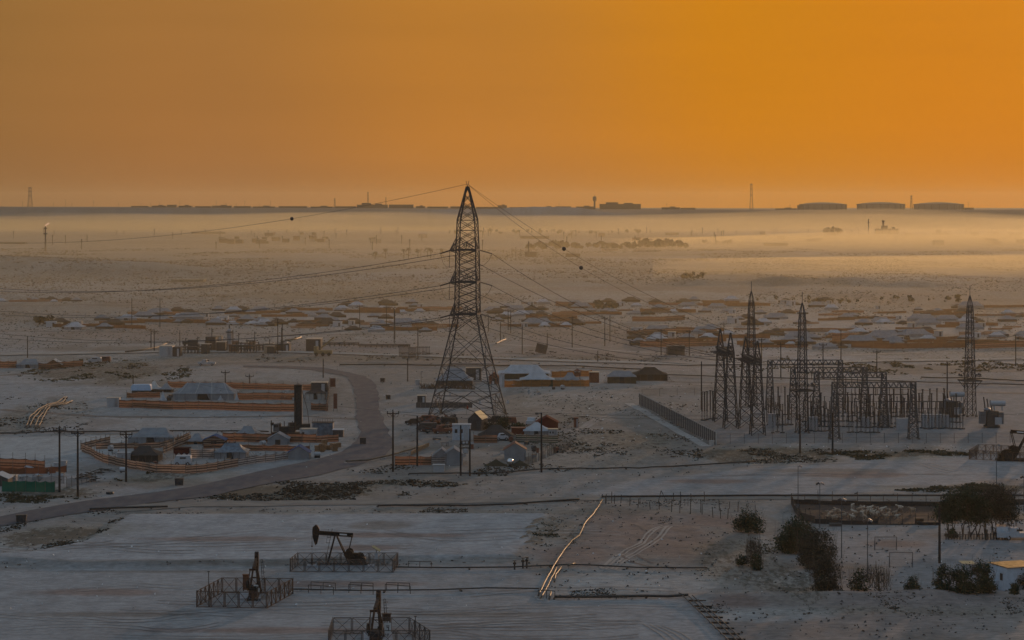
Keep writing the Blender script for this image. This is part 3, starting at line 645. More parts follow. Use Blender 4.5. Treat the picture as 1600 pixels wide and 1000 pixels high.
def transformer(px, py, label):
    t = thing('power_transformer', label, 'transformer', G(px, py), 0, 'power transformers'); d_ = mat('transformer_grey', (.20, .21, .22), .5, .3, var=.2); e_ = mat('transformer_dark', (.07, .065, .06), .6, .3)
    MB().box((-.2, 0, 2.2), (2.6, 2.2, 3.2)).box((-.2, 0, .35), (3.2, 2.6, .5)).build('tank', e_, t)
    for k in range(5): MB().box((-2.9 + k * .28, 0, 2.3), (.16, 1.9, 2.8)).build('radiator_fin', d_, t)
    for k in range(4): MB().box((1.4 + k * .28, 0, 2.2), (.16, 1.9, 2.6)).build('radiator_fin', d_, t)
    MB().box((1.0, -1.25, 1.6), (1.5, .5, 1.6)).build('control_box', M_cab, t)
    MB().cylx((-.5, .3, 5.4), (2.9, .3, 5.4), .62, 14).box((2.2, .3, 4.5), (.2, .5, 1.4)).box((.4, .3, 4.4), (.2, .5, 1.4)).build('conservator', M_cab, t)
    for k in range(3): MB().bar((-1.6 + k * .75, .2, 3.7), (-2.0 + k * .75, .2, 6.9 - k * .4), .26, n=8).build('bushing', M_porc, t)
    MB().lathe([(.7, 3.7), (.9, 4.1), (.3, 4.5)], 10, (-1.2, 0, 0)).build('turret', d_, t)
transformer(1488, 652, 'transformer with pale round tank, left of the lone lightning mast')
transformer(1551, 668, 'transformer with pale round tank, right of the lone lightning mast')

# wire fence round the yard, solid panel wall on its left
M_fpost = mat('fence_post_steel', (.13, .12, .115), .6, .4)
def mesh_mat(name, rgb, sc=1.0, dens=.35, wires=True):
    if name in MATS: return MATS[name]
    m = bpy.data.materials.new(name); m.use_nodes = True; n = m.node_tree; N = n.nodes; b = N['Principled BSDF']; b.inputs['Base Color'].default_value = (*rgb, 1); b.inputs['Roughness'].default_value = .7
    b.inputs['Alpha'].default_value = dens; MATS[name] = m; return m
def post_wire_fence(name, pts, step, h, label, cat='fence', pm=None, wires=3, pw=.09, mesh=None, group=None, jitter=0.0, top=True, wm=None):
    """posts and strands along photo points; every post a part"""
    P = [G(*p) for p in pts]; o = P[0].copy(); t = thing(name, label, cat, o, 0, group); RR = random.Random(len(pts) + int(pts[0][0])); pm = pm or M_fpost; wb = MB(); me = None; prev = None
    for a, c in zip(P[:-1], P[1:]):
        L_ = math.hypot(c.x - a.x, c.y - a.y); n = max(1, round(L_ / step))
        for k in range(n + (c is P[-1])):
            q = a.lerp(c, k / n); q.z = gz(q.x, q.y); q = q - o
            if me is None: me = MB().bar((0, 0, -.2), (0, 0, h), pw).mesh('post', pm)
            hh = 1 + RR.uniform(-jitter, jitter)
            put('post', me, t, q, 0, (1, 1, hh), (RR.uniform(-jitter, jitter) * .4, RR.uniform(-jitter, jitter) * .4, 0))
            if prev is not None:
                for w_ in range(wires): z = h * (.97 - .8 * w_ / max(1, wires)) ; wb.bar(prev + Vector((0, 0, z)), q + Vector((0, 0, z)), .035)
                if mesh: MB().add([prev + Vector((0, 0, .1)), q + Vector((0, 0, .1)), q + Vector((0, 0, h * .95)), prev + Vector((0, 0, h * .95))], [(0, 1, 2, 3)]).build('mesh_panel', mesh, t)
            prev = q
    if wires: wb.build('wire', wm or M_fpost, t, kind='stuff')
    return t
M_mesh = mesh_mat('wire_mesh', (.10, .10, .10), dens=.14)
post_wire_fence('mesh_fence', [(1119, 694), (1600, 692), (1700, 691)], 3.0, 2.2, 'long low wire mesh fence in front of the substation', mesh=M_mesh, wires=2)
post_wire_fence('mesh_fence', [(1003, 620), (1300, 612)], 5.0, 2.0, 'faint wire fence behind the terminal towers', mesh=M_mesh, wires=1)
M_wall = mat('grey_precast_panel', (.085, .08, .078), .9, 0, var=.3, scale=.8)
def panel_wall(a, c, n, h, label):
    A, B = G(*a), G(*c); t = thing('panel_wall', label, 'wall', A); d = B - A; L_ = math.hypot(d.x, d.y); rz = math.atan2(d.y, d.x); w_ = L_ / n
    pm = MB().box((0, 0, h / 2), (w_ - .16, .12, h)).box((0, -.08, h * .5), (w_ - .3, .05, .12)).mesh('panel', M_wall); pp = MB().box((0, 0, h / 2 + .1), (.2, .25, h + .25)).mesh('post', M_conc)
    for k in range(n + 1):
        f = k / n; q = Vector((d.x * f, d.y * f, d.z * f)); put('post', pp, t, q, rz)
        if k < n: f = (k + .5) / n; put('panel', pm, t, Vector((d.x * f, d.y * f, d.z * f)), rz)
    return t
panel_wall((999, 632), (1119, 696), 44, 2.7, 'long dark panel wall slanting down to the corner of the substation')
b = MB(); e0, e1 = G(983, 631), G(1104, 698); w0 = Vector((2.2, .5, 0))
for k in range(40):
    q = e0.lerp(e1, (k + .5) / 40); q.z = gz(q.x, q.y) + .12; dd = (e1 - e0) / 40 * .96; s = Vector((1.1, .1, 0))
    b.add([q - dd / 2 - s, q + dd / 2 - s, q + dd / 2 + s, q - dd / 2 + s], [(0, 1, 2, 3)])
wk = struct('footpath', b, M_conc, 'pale concrete strip running beside the dark panel wall')
blk = thing('concrete_block', 'pale concrete block at the near end of the dark panel wall', 'concrete block', G(1112, 697)); MB().box((0, 0, .5), (1.0, .9, 1.1)).build('block', M_conc, blk); MB().box((0, 0, 1.1), (1.15, 1.05, .12)).build('coping', M_conc, blk)

# ------------------------------------------------------------------ wooden power poles and lamps
M_wood = mat('dark_creosoted_wood', (.035, .033, .034), .9, 0, var=.35, scale=2, spec=.15, stretch=(1, 1, .2))
def power_pole(px, py, ytop, label, kind='T', group='power poles among the camps', rz=0.0, w_=.42):
    q = G(px, py); h = (py - ytop) / S(py); t = thing('power_pole', label, 'power pole', q, rz, group)
    MB().bar((0, 0, -.3), (0, 0, h), w_, n=8, w2=w_ * .7).build('pole', M_wood, t)
    if kind in 'TDW':
        for j in range(2 if kind == 'D' else 1):
            z = h - .35 - j * 1.1; MB().bar((-1.15, 0, z), (1.15, 0, z), .17).bar((-.7, 0, z), (0, 0, z - .7), .07).bar((.7, 0, z), (0, 0, z - .7), .07).build('cross_arm', M_wood, t)
            for s in (-1.05, 0, 1.05): MB().bar((s, 0, z + (.1 if s else .4)), (s, 0, z + (.45 if s else .75)), .17, n=6).build('insulator', M_porc, t)
    if kind == 'W':
        for s in (-1, 1): MB().path([(s * 1.1, 0, h - .45), (s * .8, 0, h - 1.0), (s * .35, 0, h - 1.05), (0, 0, h - .5)], .07, 4).build('jumper_cable', M_wire, t)
    if kind == 'K': MB().bar((0, 0, h - .2), (-.9, 0, h - .05), .12).box((-.9, 0, h - .15), (.55, .3, .35)).build('bracket', M_lamp, t)
    return t, q + Vector((0, 0, h))
PP = [(614, 737, 643, 'tallest looking pole right of the road bend, with jumpers hanging from its arm', 'W'), (652, 728, 650, 'plain pole beside the orange fence in the middle camp', 'P'),
      (846, 738, 645, 'pole with a short arm in front of the grey tent and striped wall', 'K'), (93, 769, 669, 'thick leftmost pole at the end of the green netting fence', 'W'), (121.5, 776, 674, 'pole just right of the thick leftmost pole', 'T'),
      (197, 753, 676, 'pole standing behind the long striped camp fence', 'W'), (1250, 708, 647, 'left pole of the two in front of the substation fence', 'P'), (1301, 710, 645, 'right pole of the two in front of the substation fence', 'P')]
tops = {}
for x, y, yt, lab, k in PP: _, tops[x] = power_pole(x, y, yt, lab, k)
power_pole(1468, 880, 790, 'single thick black pole standing in the dusty yard left of the big tree', 'P', w_=.4)
hp = thing('transformer_pole', 'pair of poles carrying a small transformer in the middle camp', 'power pole', G(727, 743.5), 0, 'power poles among the camps')
for s, hh in ((-.85, 9.4), (.85, 8.7)): MB().bar((s, 0, -.3), (s, 0, hh), .38, n=8, w2=.3).build('pole', M_wood, hp)
MB().bar((-1.1, -.2, 5.2), (1.1, -.2, 5.2), .2).bar((-1.1, -.2, 5.9), (1.1, -.2, 5.9), .15).build('cross_arm', M_wood, hp)
MB().lathe([(.45, 4.2), (.5, 4.3), (.5, 5.0), (.3, 5.15)], 10).build('transformer_drum', M_cab, hp)
for s in (-.6, 0, .6): MB().bar((s, -.2, 5.9), (s, -.2, 6.5), .16, n=6).build('insulator', M_porc, hp)
cl = [('wire from the road bend pole to the pole by the striped wall', 614, 846), ('wire crossing from the pole by the striped wall to the substation poles', 846, 1250), ('short wire between the two substation poles', 1250, 1301), ('wire between the two leftmost poles', 93, 121.5), ('wire from the second leftmost pole to the pole behind the camp fence', 121.5, 197)]
for lab, a, c in cl:
    for k, dz in enumerate((0, -.25)): cable('service_wire', tops[a] + Vector((0, 0, dz)), tops[c] + Vector((0, 0, dz)), .5 if k == 0 else .9, lab + (' (lower strand)' if k else ' (upper strand)'), 'service wires between the poles', .05)
cable('service_wire', tops[1301], G(1750, 712) + Vector((0, 0, 9.6)), 1.0, 'wire running right from the substation poles out of the picture', 'service wires between the poles', .05)
cable('service_wire', tops[614], G(150, 600) + Vector((0, 0, 8)), 2.2, 'wire running far left from the road bend pole', 'service wires between the poles', .04)
cable('service_wire', tops[93], G(-260, 735) + Vector((0, 0, 9)), 1.4, 'wire falling left from the thick leftmost pole', 'service wires between the poles', .05)
def lamp_post(px, py, yt, label, n=1):
    q = G(px, py); h = (py - yt) / S(py); t = thing('lamp_post', label, 'lamp post', q, 0, 'slim floodlight posts'); MB().bar((0, 0, -.2), (0, 0, h), .15, n=6, w2=.09).build('pole', M_galv, t)
    hd = mat('lamp_head_silver', (.35, .35, .36), .3, .7)
    for k in range(n):
        s = (-1) ** k; MB().box((s * .38, -.1, h - .05), (.55, .35, .28), M=Matrix.Rotation(s * .5, 3, 'Y')).bar((0, 0, h - .2), (s * .35, 0, h - .05), .07).build('lamp_head', hd if k == 0 else M_lamp, t)
lamp_post(1247, 788, 728, 'lamp post at the left rear corner of the goat pen'); lamp_post(1281, 825, 755, 'double headed lamp post in front of the left part of the goat pen', 2)
lamp_post(1315, 872, 780, 'lamp post in front of the goats with its head over the pen', 2); lamp_post(1355.5, 902, 812, 'lamp post rising from the sparse bush right of the big bushes', 2)
lamp_post(1557, 756, 695, 'thin post behind the big tree at the right', 1); lamp_post(1600, 800, 745, 'lamp post cut by the right edge of the picture', 2)
# ------------------------------------------------------------------ pumpjacks
def pump_materials(kind):
    if kind == 'black': return mat('pump_black', (.016, .015, .016), .7, 0, var=.3, spec=.2), mat('pump_black_rust', (.03, .024, .02), .8, 0, var=.5, spec=.2)
    return mat('pump_rust', (.06, .036, .028), .85, 0, var=.6, scale=4, spec=.2), mat('pump_dark', (.03, .026, .025), .8, 0, var=.4, spec=.2)
M_sign = mat('white_sign', (.62, .62, .60), .6, 0, var=.1); M_black = mat('black_paint', (.015, .015, .016), .5)
def pumpjack(name, label, loc, rz, kind, tilt=4, s=1.0, group='beam pumps', side=1):
    """walking-beam pump along local x, horsehead towards -x, gearbox towards +x"""
    m, m2 = pump_materials(kind); t = thing(name, label, 'pumpjack', loc, rz, group); t.scale = (s, s, s)
    b = MB()
    for y in (-.75, .75): b.box((.6, y, .22), (9.2, .28, .42))
    for x in (-3.6, -1.6, .6, 2.6, 4.8): b.box((x, 0, .2), (.3, 1.6, .3))
    b.build('skid', m2, t)
    piv = Vector((-.6, 0, 5.0))
    for y in (-.95, .95):
        MB().bar((-2.1, y, .4), piv + Vector((-.15, y * .3, 0)), .26).build('samson_leg', m, t)
        MB().bar((1.9, y * .8, .4), piv + Vector((.2, y * .25, -.1)), .24).build('samson_leg', m, t)
    b = MB()
    for z in (1.5, 2.9): f = (z - .4) / 4.6; b.bar((-2.1 + 1.4 * f, -.95 * (1 - .7 * f), z), (-2.1 + 1.4 * f, .95 * (1 - .7 * f), z), .12)
    b.build('cross_brace', m, t)
    a = rad(tilt); R3 = Matrix.Rotation(a, 3, 'Y')            # positive tilt: rear end down
    def Bm(x, z=0, y=0): return piv + Vector((0, 0, .25)) + R3 @ Vector((x, y, z))
    beam = MB(); x0, x1 = -3.2, 3.1
    for z, hh in ((.26, .12), (-.26, .12)): beam.add([Bm(x0, z + hh / 2, -.22), Bm(x1, z + hh / 2, -.22), Bm(x1, z + hh / 2, .22), Bm(x0, z + hh / 2, .22), Bm(x0, z - hh / 2, -.22), Bm(x1, z - hh / 2, -.22), Bm(x1, z - hh / 2, .22), Bm(x0, z - hh / 2, .22)], [(0, 1, 2, 3), (4, 7, 6, 5), (0, 4, 5, 1), (1, 5, 6, 2), (2, 6, 7, 3), (3, 7, 4, 0)])
    beam.add([Bm(x0, -.3, -.06), Bm(x1, -.3, -.06), Bm(x1, .3, -.06), Bm(x0, .3, -.06), Bm(x0, -.3, .06), Bm(x1, -.3, .06), Bm(x1, .3, .06), Bm(x0, .3, .06)], [(0, 1, 2, 3), (7, 6, 5, 4)]); beam.build('walking_beam', m, t)
    # horsehead: curved front, tapering to the foot
    n = 9; arc = []
    for k in range(n): an = rad(12 - 46 * k / (n - 1)); arc.append((piv.x * 0 - 4.25 * math.cos(an), 4.25 * math.sin(an) + .35))
    pts = [(-3.0, .62), (-3.35, 1.12), (-3.75, 1.25)] + [(x, z) for x, z in arc if z < 1.15] + [(-3.25, -1.75), (-3.05, -.6)]
    hd = MB(); vs = []
    for y in (-.33, .33): vs += [Bm(x, z, y) for x, z in pts]
    k = len(pts); hd.add(vs, [tuple(range(k)), tuple(range(k, 2 * k))[::-1]] + [(i, k + i, k + (i + 1) % k, (i + 1) % k) for i in range(k)]); hd.build('horsehead', m if kind == 'black' else m, t)
    f = Bm(-4.25, -.6); wx = f.x - .02
    MB().bar((wx, -.12, 3.3), f + Vector((0, -.12, 0)), .05).bar((wx, .12, 3.3), f + Vector((0, .12, 0)), .05).box((wx, 0, 3.25), (.3, .5, .12)).build('bridle', m2, t)
    MB().bar((wx, 0, .9), (wx, 0, 3.3), .05, n=6).build('polished_rod', mat('bright_rod', (.3, .29, .27), .3, .8), t)
    MB().lathe([(.28, 0), (.28, .25), (.14, .3), (.14, 1.0), (.2, 1.05), (.2, 1.3)], 8, (wx, 0, 0)).bar((wx - .6, 0, .6), (wx + .6, 0, .6), .16, n=6).build('wellhead', m2, t)
    # ladder on the post
    lad = MB()
    for y in (1.15, 1.55): lad.bar((-2.6, y, .5), (-1.35, y * .8, 5.9), .06)
    for k in range(12): q = k / 11; lad.bar((-2.6 + 1.25 * q, 1.15 * (1 - .2 * q), .5 + 5.4 * q), (-2.6 + 1.25 * q, 1.55 * (1 - .2 * q), .5 + 5.4 * q), .045)
    for z in (3.6, 4.5, 5.4): q = (z - .5) / 5.4; x = -2.6 + 1.25 * q; lad.bar((x, 1, z), (x - .55, 1.05, z), .04).bar((x - .55, 1.05, z), (x - .55, 1.55, z), .04).bar((x, 1.45, z), (x - .55, 1.55, z), .04)
    lad.bar((-2.45, 1.05, 3.6), (-2.0, 1.05, 5.9), .04); lad.build('ladder', m2, t)
    # gearbox, cranks, counterweights, pitmans, motor
    MB().box((2.7, 0, 1.15), (2.3, 1.15, 1.5)).box((2.7, 0, 2.0), (1.7, .9, .35)).build('gearbox', m2, t)
    cw = Vector((2.5, 0, 1.75)); ang = rad(150 if kind == 'black' else 70)
    for y in (-.85, .85):
        d = Vector((math.cos(ang), 0, math.sin(ang)))
        MB().bar(cw + Vector((0, y, 0)) - d * .4, cw + Vector((0, y, 0)) + d * 1.5, .3, .22).build('crank', m, t)
        c = cw + Vector((0, y * 1.18, 0)) + d * .75; MB().cylx(c + Vector((0, -.14, 0)), c + Vector((0, .14, 0)), .72, 12).build('counterweight', m2, t)
        MB().bar(cw + Vector((0, y, 0)) + d * 1.0, Bm(2.95, -.25, y * .7), .13).build('pitman_arm', m, t)
    MB().bar(Bm(2.95, -.2, -.75), Bm(2.95, -.2, .75), .3).build('equalizer', m, t)
    MB().cylx((4.4, -.3, 1.15), (4.4, .6, 1.15), .38, 10).box((4.4, 0, .6), (.9, .9, .4)).build('motor', m, t)
    MB().lathe([(.02, 0), (.85, 0), (.85, .12), (.02, .12)], 14).build('belt_wheel', m2, t).matrix_local = Matrix.Translation((3.7, .8, 1.35)) @ Matrix.Rotation(rad(90), 4, 'X')
    for q, (yy, sc) in enumerate(((-.24, -1), (.24, 1))):
        if kind == 'black':
            o = MB(); A0, A1 = Bm(.7, -.1, yy), Bm(2.0, -.1, yy); B0, B1 = Bm(.7, .12, yy), Bm(2.0, .12, yy); o.add([A0, A1, B1, B0], [(0, 1, 2, 3)]); s_ = o.build('name_plate', M_sign, t)
    return t
pa = G(541, 884)
pj = pumpjack('pumpjack', 'black pumpjack seen from the side, horsehead up on the left, behind a pipe fence', G(530, 885), 0, 'black', tilt=3.5, s=.83); pj.scale = (.77, .83, .86)
pb = pumpjack('pumpjack', 'rusty pumpjack seen end on inside the square pipe pen at the lower left', G(398, 931), rad(-86), 'rust', tilt=5, s=.76)
pb.rotation_euler = (0, 0, rad(-88))
pc = pumpjack('pumpjack', 'rusty pumpjack seen end on at the bottom edge of the picture', G(588, 1003), rad(-91), 'rust', tilt=4, s=.80)
pd = pumpjack('pumpjack', 'black pumpjack cut by the right edge of the picture behind a rusty fence', G(1600, 720), rad(180), 'black', tilt=-5, s=1.05)
def notice(loc, rz, label, tall=1.0, ch='7'):
    t = thing('notice_board', label, 'sign', loc, rz, 'notice boards at the pumps'); MB().bar((0, .05, 0), (0, .05, 1.2), .07).build('post', M_galv_, t); MB().box((0, 0, 1.3), (.75, .05, tall)).build('board', M_sign, t)
    b = MB()
    for z, w_ in ((1.55, .4), (1.38, .3)): b.box((0, -.032, z), (w_, .01, .09))
    b.box((.1, -.032, 1.15), (.1, .01, .38)).box((-.05, -.032, 1.02), (.3, .01, .08)); b.build('lettering', M_black, t)
M_galv_ = M_galv
notice(G(401, 936), 0, 'white notice board with dark marks in the square pen of the rusty pump'); notice(G(606, 999), 0, 'white notice board with dark marks beside the bottom edge pump', 1.2)

# control cabinets near the pumps
M_rustbox = mat('rust_orange_sheet', (.22, .075, .03), .7, 0, var=.4, scale=3)
def small_cabinet(loc, d, m, label, roofc=None, legs=.4, cat='cabinet'):
    t = thing('control_cabinet', label, cat, loc); MB().box((0, 0, legs + d[2] / 2), d).build('housing', m, t); MB().box((0, -.02, legs + d[2] + .05), (d[0] + .15, d[1] + .15, .08)).build('roof', roofc or m, t)
    for x in (-1, 1):
        for y in (-1, 1): MB().box((x * (d[0] / 2 - .06), y * (d[1] / 2 - .06), legs / 2), (.08, .08, legs)).build('leg', M_galv, t)
    MB().box((0, -d[1] / 2 - .02, legs + d[2] / 2), (d[0] * .8, .03, d[2] * .85)).build('door', m, t); return t
small_cabinet(G(384, 926), (.7, .6, 1.9), M_rustbox, 'upright rust orange cabinet at the left of the pump in the square pen')
small_cabinet(G(604, 986), (1.0, .6, .8), mat('dark_brown_box', (.05, .03, .022), .7), 'dark brown box standing on legs above the notice board at the bottom edge', legs=1.2)
t = thing('solar_panel', 'small tilted panel on a post with a pale box at the pump fence', 'solar panel', G(588, 884)); MB().bar((0, 0, 0), (0, 0, 2.3), .1).build('post', M_galv, t)
MB().box((0, 0, 2.4), (1.3, .9, .06), M=Matrix.Rotation(rad(30), 3, 'Y') @ Matrix.Rotation(rad(12), 3, 'X')).build('panel', mat('panel_glass', (.25, .22, .16), .15, .4), t); MB().box((0, -.1, 1.3), (.5, .35, 1.0)).build('box', M_cab, t)

# ------------------------------------------------------------------ pipe fences with crossed panels
M_pipef = mat('weathered_fence_pipe', (.085, .075, .07), .75, 0, var=.4, scale=2, spec=.25); M_rustf = mat('rusty_fence_pipe', (.10, .058, .042), .8, 0, var=.5, scale=2, spec=.2)
M_mesh2 = mesh_mat('pump_fence_mesh', (.13, .12, .115), dens=.22)
def pipe_fence(label, pts, h, step, m, close=False, group='pipe fences round the pumps', z_top=True):
    P = [Vector(p) for p in pts]; o = P[0].copy(); t = thing('pipe_fence', label, 'fence', o, 0, group)
    if close: P = P + [P[0]]
    pm = MB().bar((0, 0, -.1), (0, 0, h + .05), .065, n=6).mesh('post', m); cache = {}
    for a, c in zip(P[:-1], P[1:]):
        d = c - a; L_ = math.hypot(d.x, d.y); n = max(1, round(L_ / step)); w_ = L_ / n; rz = math.atan2(d.y, d.x); key = round(w_, 3)
        if key not in cache:
            x = w_ / 2 - .1; b = MB(); cor = [(-x, .1), (x, .1), (x, h - .05), (-x, h - .05)]
            for i in range(4): b.bar((cor[i][0], 0, cor[i][1]), (cor[(i + 1) % 4][0], 0, cor[(i + 1) % 4][1]), .07)
            b.bar((-x, 0, .1), (x, 0, h - .05), .05).bar((x, 0, .1), (-x, 0, h - .05), .05)
            nf = len(b.f); b.add([(-x, .02, .1), (x, .02, .1), (x, .02, h - .05), (-x, .02, h - .05)], [(0, 1, 2, 3)]); me = b.mesh('panel', [m, M_mesh2])
            me.polygons[nf].material_index = 1; cache[key] = me
        for k in range(n):
            q = a.lerp(c, k / n); q.z = gz(q.x, q.y); put('post', pm, t, q - o, rz); q2 = a.lerp(c, (k + .5) / n); q2.z = gz(q2.x, q2.y); put('panel', cache[key], t, q2 - o, rz)
    if not close: q = P[-1].copy(); put('post', pm, t, q - o, 0)
    return t
def quad(*px): return [G(*p) for p in px]
pipe_fence('pipe fence with crossed panels round the black side view pumpjack', quad((453, 894), (614, 895), (622, 884), (465, 884)), 1.85, 1.9, M_pipef, True)
pipe_fence('square pen of crossed pipe panels round the rusty pump at the lower left', quad((307, 949), (417, 951), (458, 928), (347, 927)), 2.05, 1.75, M_rustf, True)
pipe_fence('pen of crossed pipe panels cut by the bottom edge of the picture', quad((513, 1012), (672, 1012), (640, 991), (520, 991)), 2.0, 2.0, M_pipef, True)
pipe_fence('rusty crossed fence round the pumpjack at the right edge', quad((1514, 718), (1640, 724), (1650, 714), (1528, 709)), 1.9, 1.5, M_rustf, True)
for x, y, yt, lab in ((326, 948, 893, 'thin iron post standing in the left side of the square pen'), (649, 1006, 963, 'thin iron post at the right corner of the bottom edge pen')):
    q = G(x, y); h = (y - yt) / S(y); t = thing('iron_post', lab, 'post', q); MB().bar((0, 0, 0), (0, 0, h), .1, n=6).build('pole', M_pipef, t); MB().box((0, 0, h), (.3, .1, .1)).build('cap', M_pipef, t)
# hoop barriers over the flow line
def barrier(pa, pb, h, label, mid=True):
    A, B = G(*pa), G(*pb); d = B - A; t = thing('pipe_barrier', label, 'barrier', A, 0, 'hoop barriers over the flow line'); b = MB().bar((0, 0, h), (d.x, d.y, h), .09); b.build('rail', M_pipef, t)
    for f in ((0, .5, 1) if mid else (0, 1)): MB().bar((d.x * f, d.y * f, -.1), (d.x * f, d.y * f, h), .09).build('leg', M_pipef, t)
for a, c, h, lab in (((482, 926), (521, 929), 1.0, 'left hoop barrier, front one of its pair'), ((486, 921), (524, 923), 1.0, 'left hoop barrier, rear one of its pair'), ((545, 926), (583, 929), 1.1, 'middle hoop barrier right of the left pair'), ((547, 921), (583, 922), .9, 'middle hoop barrier, rear'),
                     ((602, 925), (641, 928), 1.0, 'right hoop barrier above the bottom edge pump'), ((604, 921), (640, 922), .9, 'right hoop barrier, rear'), ((841, 934), (867, 936), 1.0, 'hoop barrier at the foot of the bright pipes'), ((638, 887), (674, 888), .9, 'hoop barrier right of the pipe fence')):
    barrier(a, c, h, lab)

# ------------------------------------------------------------------ pipelines
M_pipe = mat('bare_steel_pipe', (.15, .125, .10), .52, .55, var=.45, scale=.8); M_dull = mat('dull_sandy_pipe', (.22, .17, .13), .6, .3, var=.4); M_darkpipe = mat('dark_pipe', (.04, .036, .034), .55, .3, var=.3)
def pipeline(label, px, dia, m, lift=.35, group=None, supports=6.0, cat='pipeline', wob=0.0):
    P = [G(*p) for p in px]; pts = []; acc = 0
    for a, c in zip(P[:-1], P[1:]):
        n = max(2, int((c - a).length / 2.5))
        for k in range(n): pts.append(a.lerp(c, k / n))
    pts.append(P[-1]); o = P[0].copy(); out = []
    RR = random.Random(int(px[0][0]))
    for i, q in enumerate(pts): out.append(Vector((q.x + RR.uniform(-wob, wob), q.y, gz(q.x, q.y) + lift + RR.uniform(-wob, wob) * .3)) - o)
    t = thing('pipeline', label, cat, o, 0, group); MB().path(out, dia, 8).build('pipe', m, t, smooth=True)
    if supports:
        sb = MB().box((0, 0, -.25), (.9, .25, .5)).mesh('support', M_conc if m is M_pipe else M_darkpipe); last = None
        for i, q in enumerate(out[:-1]):
            if last is None or (q - last).length > supports:
                d = out[i + 1] - q; put('support', sb, t, q - Vector((0, 0, lift * .5)), math.atan2(d.y, d.x) + math.pi / 2, (1, 1, max(.3, lift / .5))); last = q
    return t
pipeline('long bright pipe snaking uphill from the hoop barrier towards the track', [(841, 934), (848, 918), (866, 885), (882, 862), (893, 848), (905, 840), (914, 820), (928, 804), (936, 792), (941, 784)], .24, M_pipe, .3, 'bright pipes in the foreground', 7, wob=.05)
pipeline('shorter bright pipe just right of the long one, at its lower end', [(844, 938), (854, 922), (862, 905), (870, 889)], .2, M_pipe, .25, 'bright pipes in the foreground', 6, wob=.05)
pipeline('shortest curved bright pipe right of the other two', [(858, 938), (861, 927)], .24, M_pipe, .2, 'bright pipes in the foreground', 0)
pipeline('thin bright pipe bending over beside the short pipe', [(866, 911), (868, 900), (877, 888)], .22, M_pipe, .2, 'bright pipes in the foreground', 0)
pipeline('short bright pipe end lying right of the valve line', [(888, 887), (898, 883.5)], .28, M_pipe, .3, 'bright pipes in the foreground', 0)
pipeline('dark flow line running right from the side view pump', [(615, 889), (700, 890), (800, 889), (890, 885), (1010, 890), (1105, 890)], .20, M_darkpipe, .28, 'dark flow lines on the ground', 9)
pipeline('dark flow line running right from the square pen', [(455, 924), (560, 926), (680, 925), (760, 922), (842, 923)], .18, M_darkpipe, .3, 'dark flow lines on the ground', 9)
pipeline('straight dark pipe along the edge of the graded ground', [(866, 936), (930, 936), (1010, 934.5), (1076, 933)], .34, M_darkpipe, .3, 'dark flow lines on the ground', 9)
for k, dx in enumerate((0, 9, 16)):
    pipeline(('left', 'middle', 'right')[k] + ' one of three parallel pipes running down to the bottom edge', [(1066 + dx, 934 + k * .2), (1090 + dx * 1.15, 957), (1113 + dx * 1.3, 980), (1145 + dx * 1.5, 1012)], .15, mat('grey_pipe', (.07, .07, .07), .7, .1), .35, 'three parallel pipes at the bottom', 0)
sl_ = MB().box((0, 0, 0), (2.3, .18, .18)).mesh('sleeper', M_darkpipe)
for k in range(8):
    py = 940 + k * 8.6; q = G(1071 + (py - 934) * 1.0 + 12, py); o = put('sleeper', sl_, None, q + Vector((0, 0, .12)), rad(-8)); tag(o, 'short dark beam laid across under the three parallel pipes', 'sleeper', 'beams under the three parallel pipes')
pipeline('left pair of the bright pipes descending at the far left', [(41, 668), (47, 652), (60, 641), (74, 634), (90, 630), (101, 622)], .3, M_dull, .35, 'bundle of bright pipes at the left', 9, wob=.08)
pipeline('second bright pipe of the bundle at the far left', [(46, 668), (52, 655), (64, 642), (80, 634), (98, 630), (104, 622)], .3, M_dull, .35, 'bundle of bright pipes at the left', 9, wob=.08)
pipeline('third bright pipe of the bundle at the far left', [(54, 668), (60, 655), (68, 646), (72, 638), (92, 634), (110, 629)], .3, M_dull, .35, 'bundle of bright pipes at the left', 9, wob=.08)
pipeline('rightmost bright pipe of the bundle at the far left', [(60, 668), (67, 655), (72, 645), (78, 637), (100, 634), (113, 628)], .3, M_dull, .35, 'bundle of bright pipes at the left', 9, wob=.08)
pipeline('dark pipe bundle crossing behind the leftmost poles', [(-40, 680), (60, 677), (140, 676), (230, 675), (330, 675), (420, 676)], .3, M_darkpipe, .3, 'dark flow lines on the ground', 10, wob=.2)
pipeline('pale pipe beside the road running up to the orange fence', [(540, 724), (575, 722), (612, 714), (640, 706), (668, 697)], .34, M_pipe, .45, None, 8)
pipeline('dark pipe running level behind the pole of the middle camp', [(640, 742), (760, 741), (860, 734), (1000, 733), (1180, 722)], .25, M_darkpipe, .25, 'dark flow lines on the ground', 12, wob=.2)
pipeline('dark pipe along the near edge of the track at the left', [(140, 799), (185, 797), (262, 795)], .35, M_darkpipe, .4, 'dark flow lines on the ground', 8)
pipeline('dark pipe lying along the dirt track in the middle', [(590, 792), (680, 791.5), (800, 790), (905, 782)], .3, M_darkpipe, .25, 'dark flow lines on the ground', 12)
pipeline('dark pipe lying along the dirt track at the right', [(940, 778), (1180, 776), (1700, 776)], .3, M_darkpipe, .25, 'dark flow lines on the ground', 14)
pipeline('dark pipes running level past the tall tower, far side', [(530, 572), (600, 572), (680, 573), (900, 574), (1010, 580)], .4, M_darkpipe, .5, 'dark flow lines on the ground', 14, wob=.2)
pipeline('dark pipe running right from the far tents to the substation', [(1040, 588), (1100, 590), (1330, 596), (1520, 602), (1700, 606)], .3, M_darkpipe, .5, 'dark flow lines on the ground', 16, wob=.2)
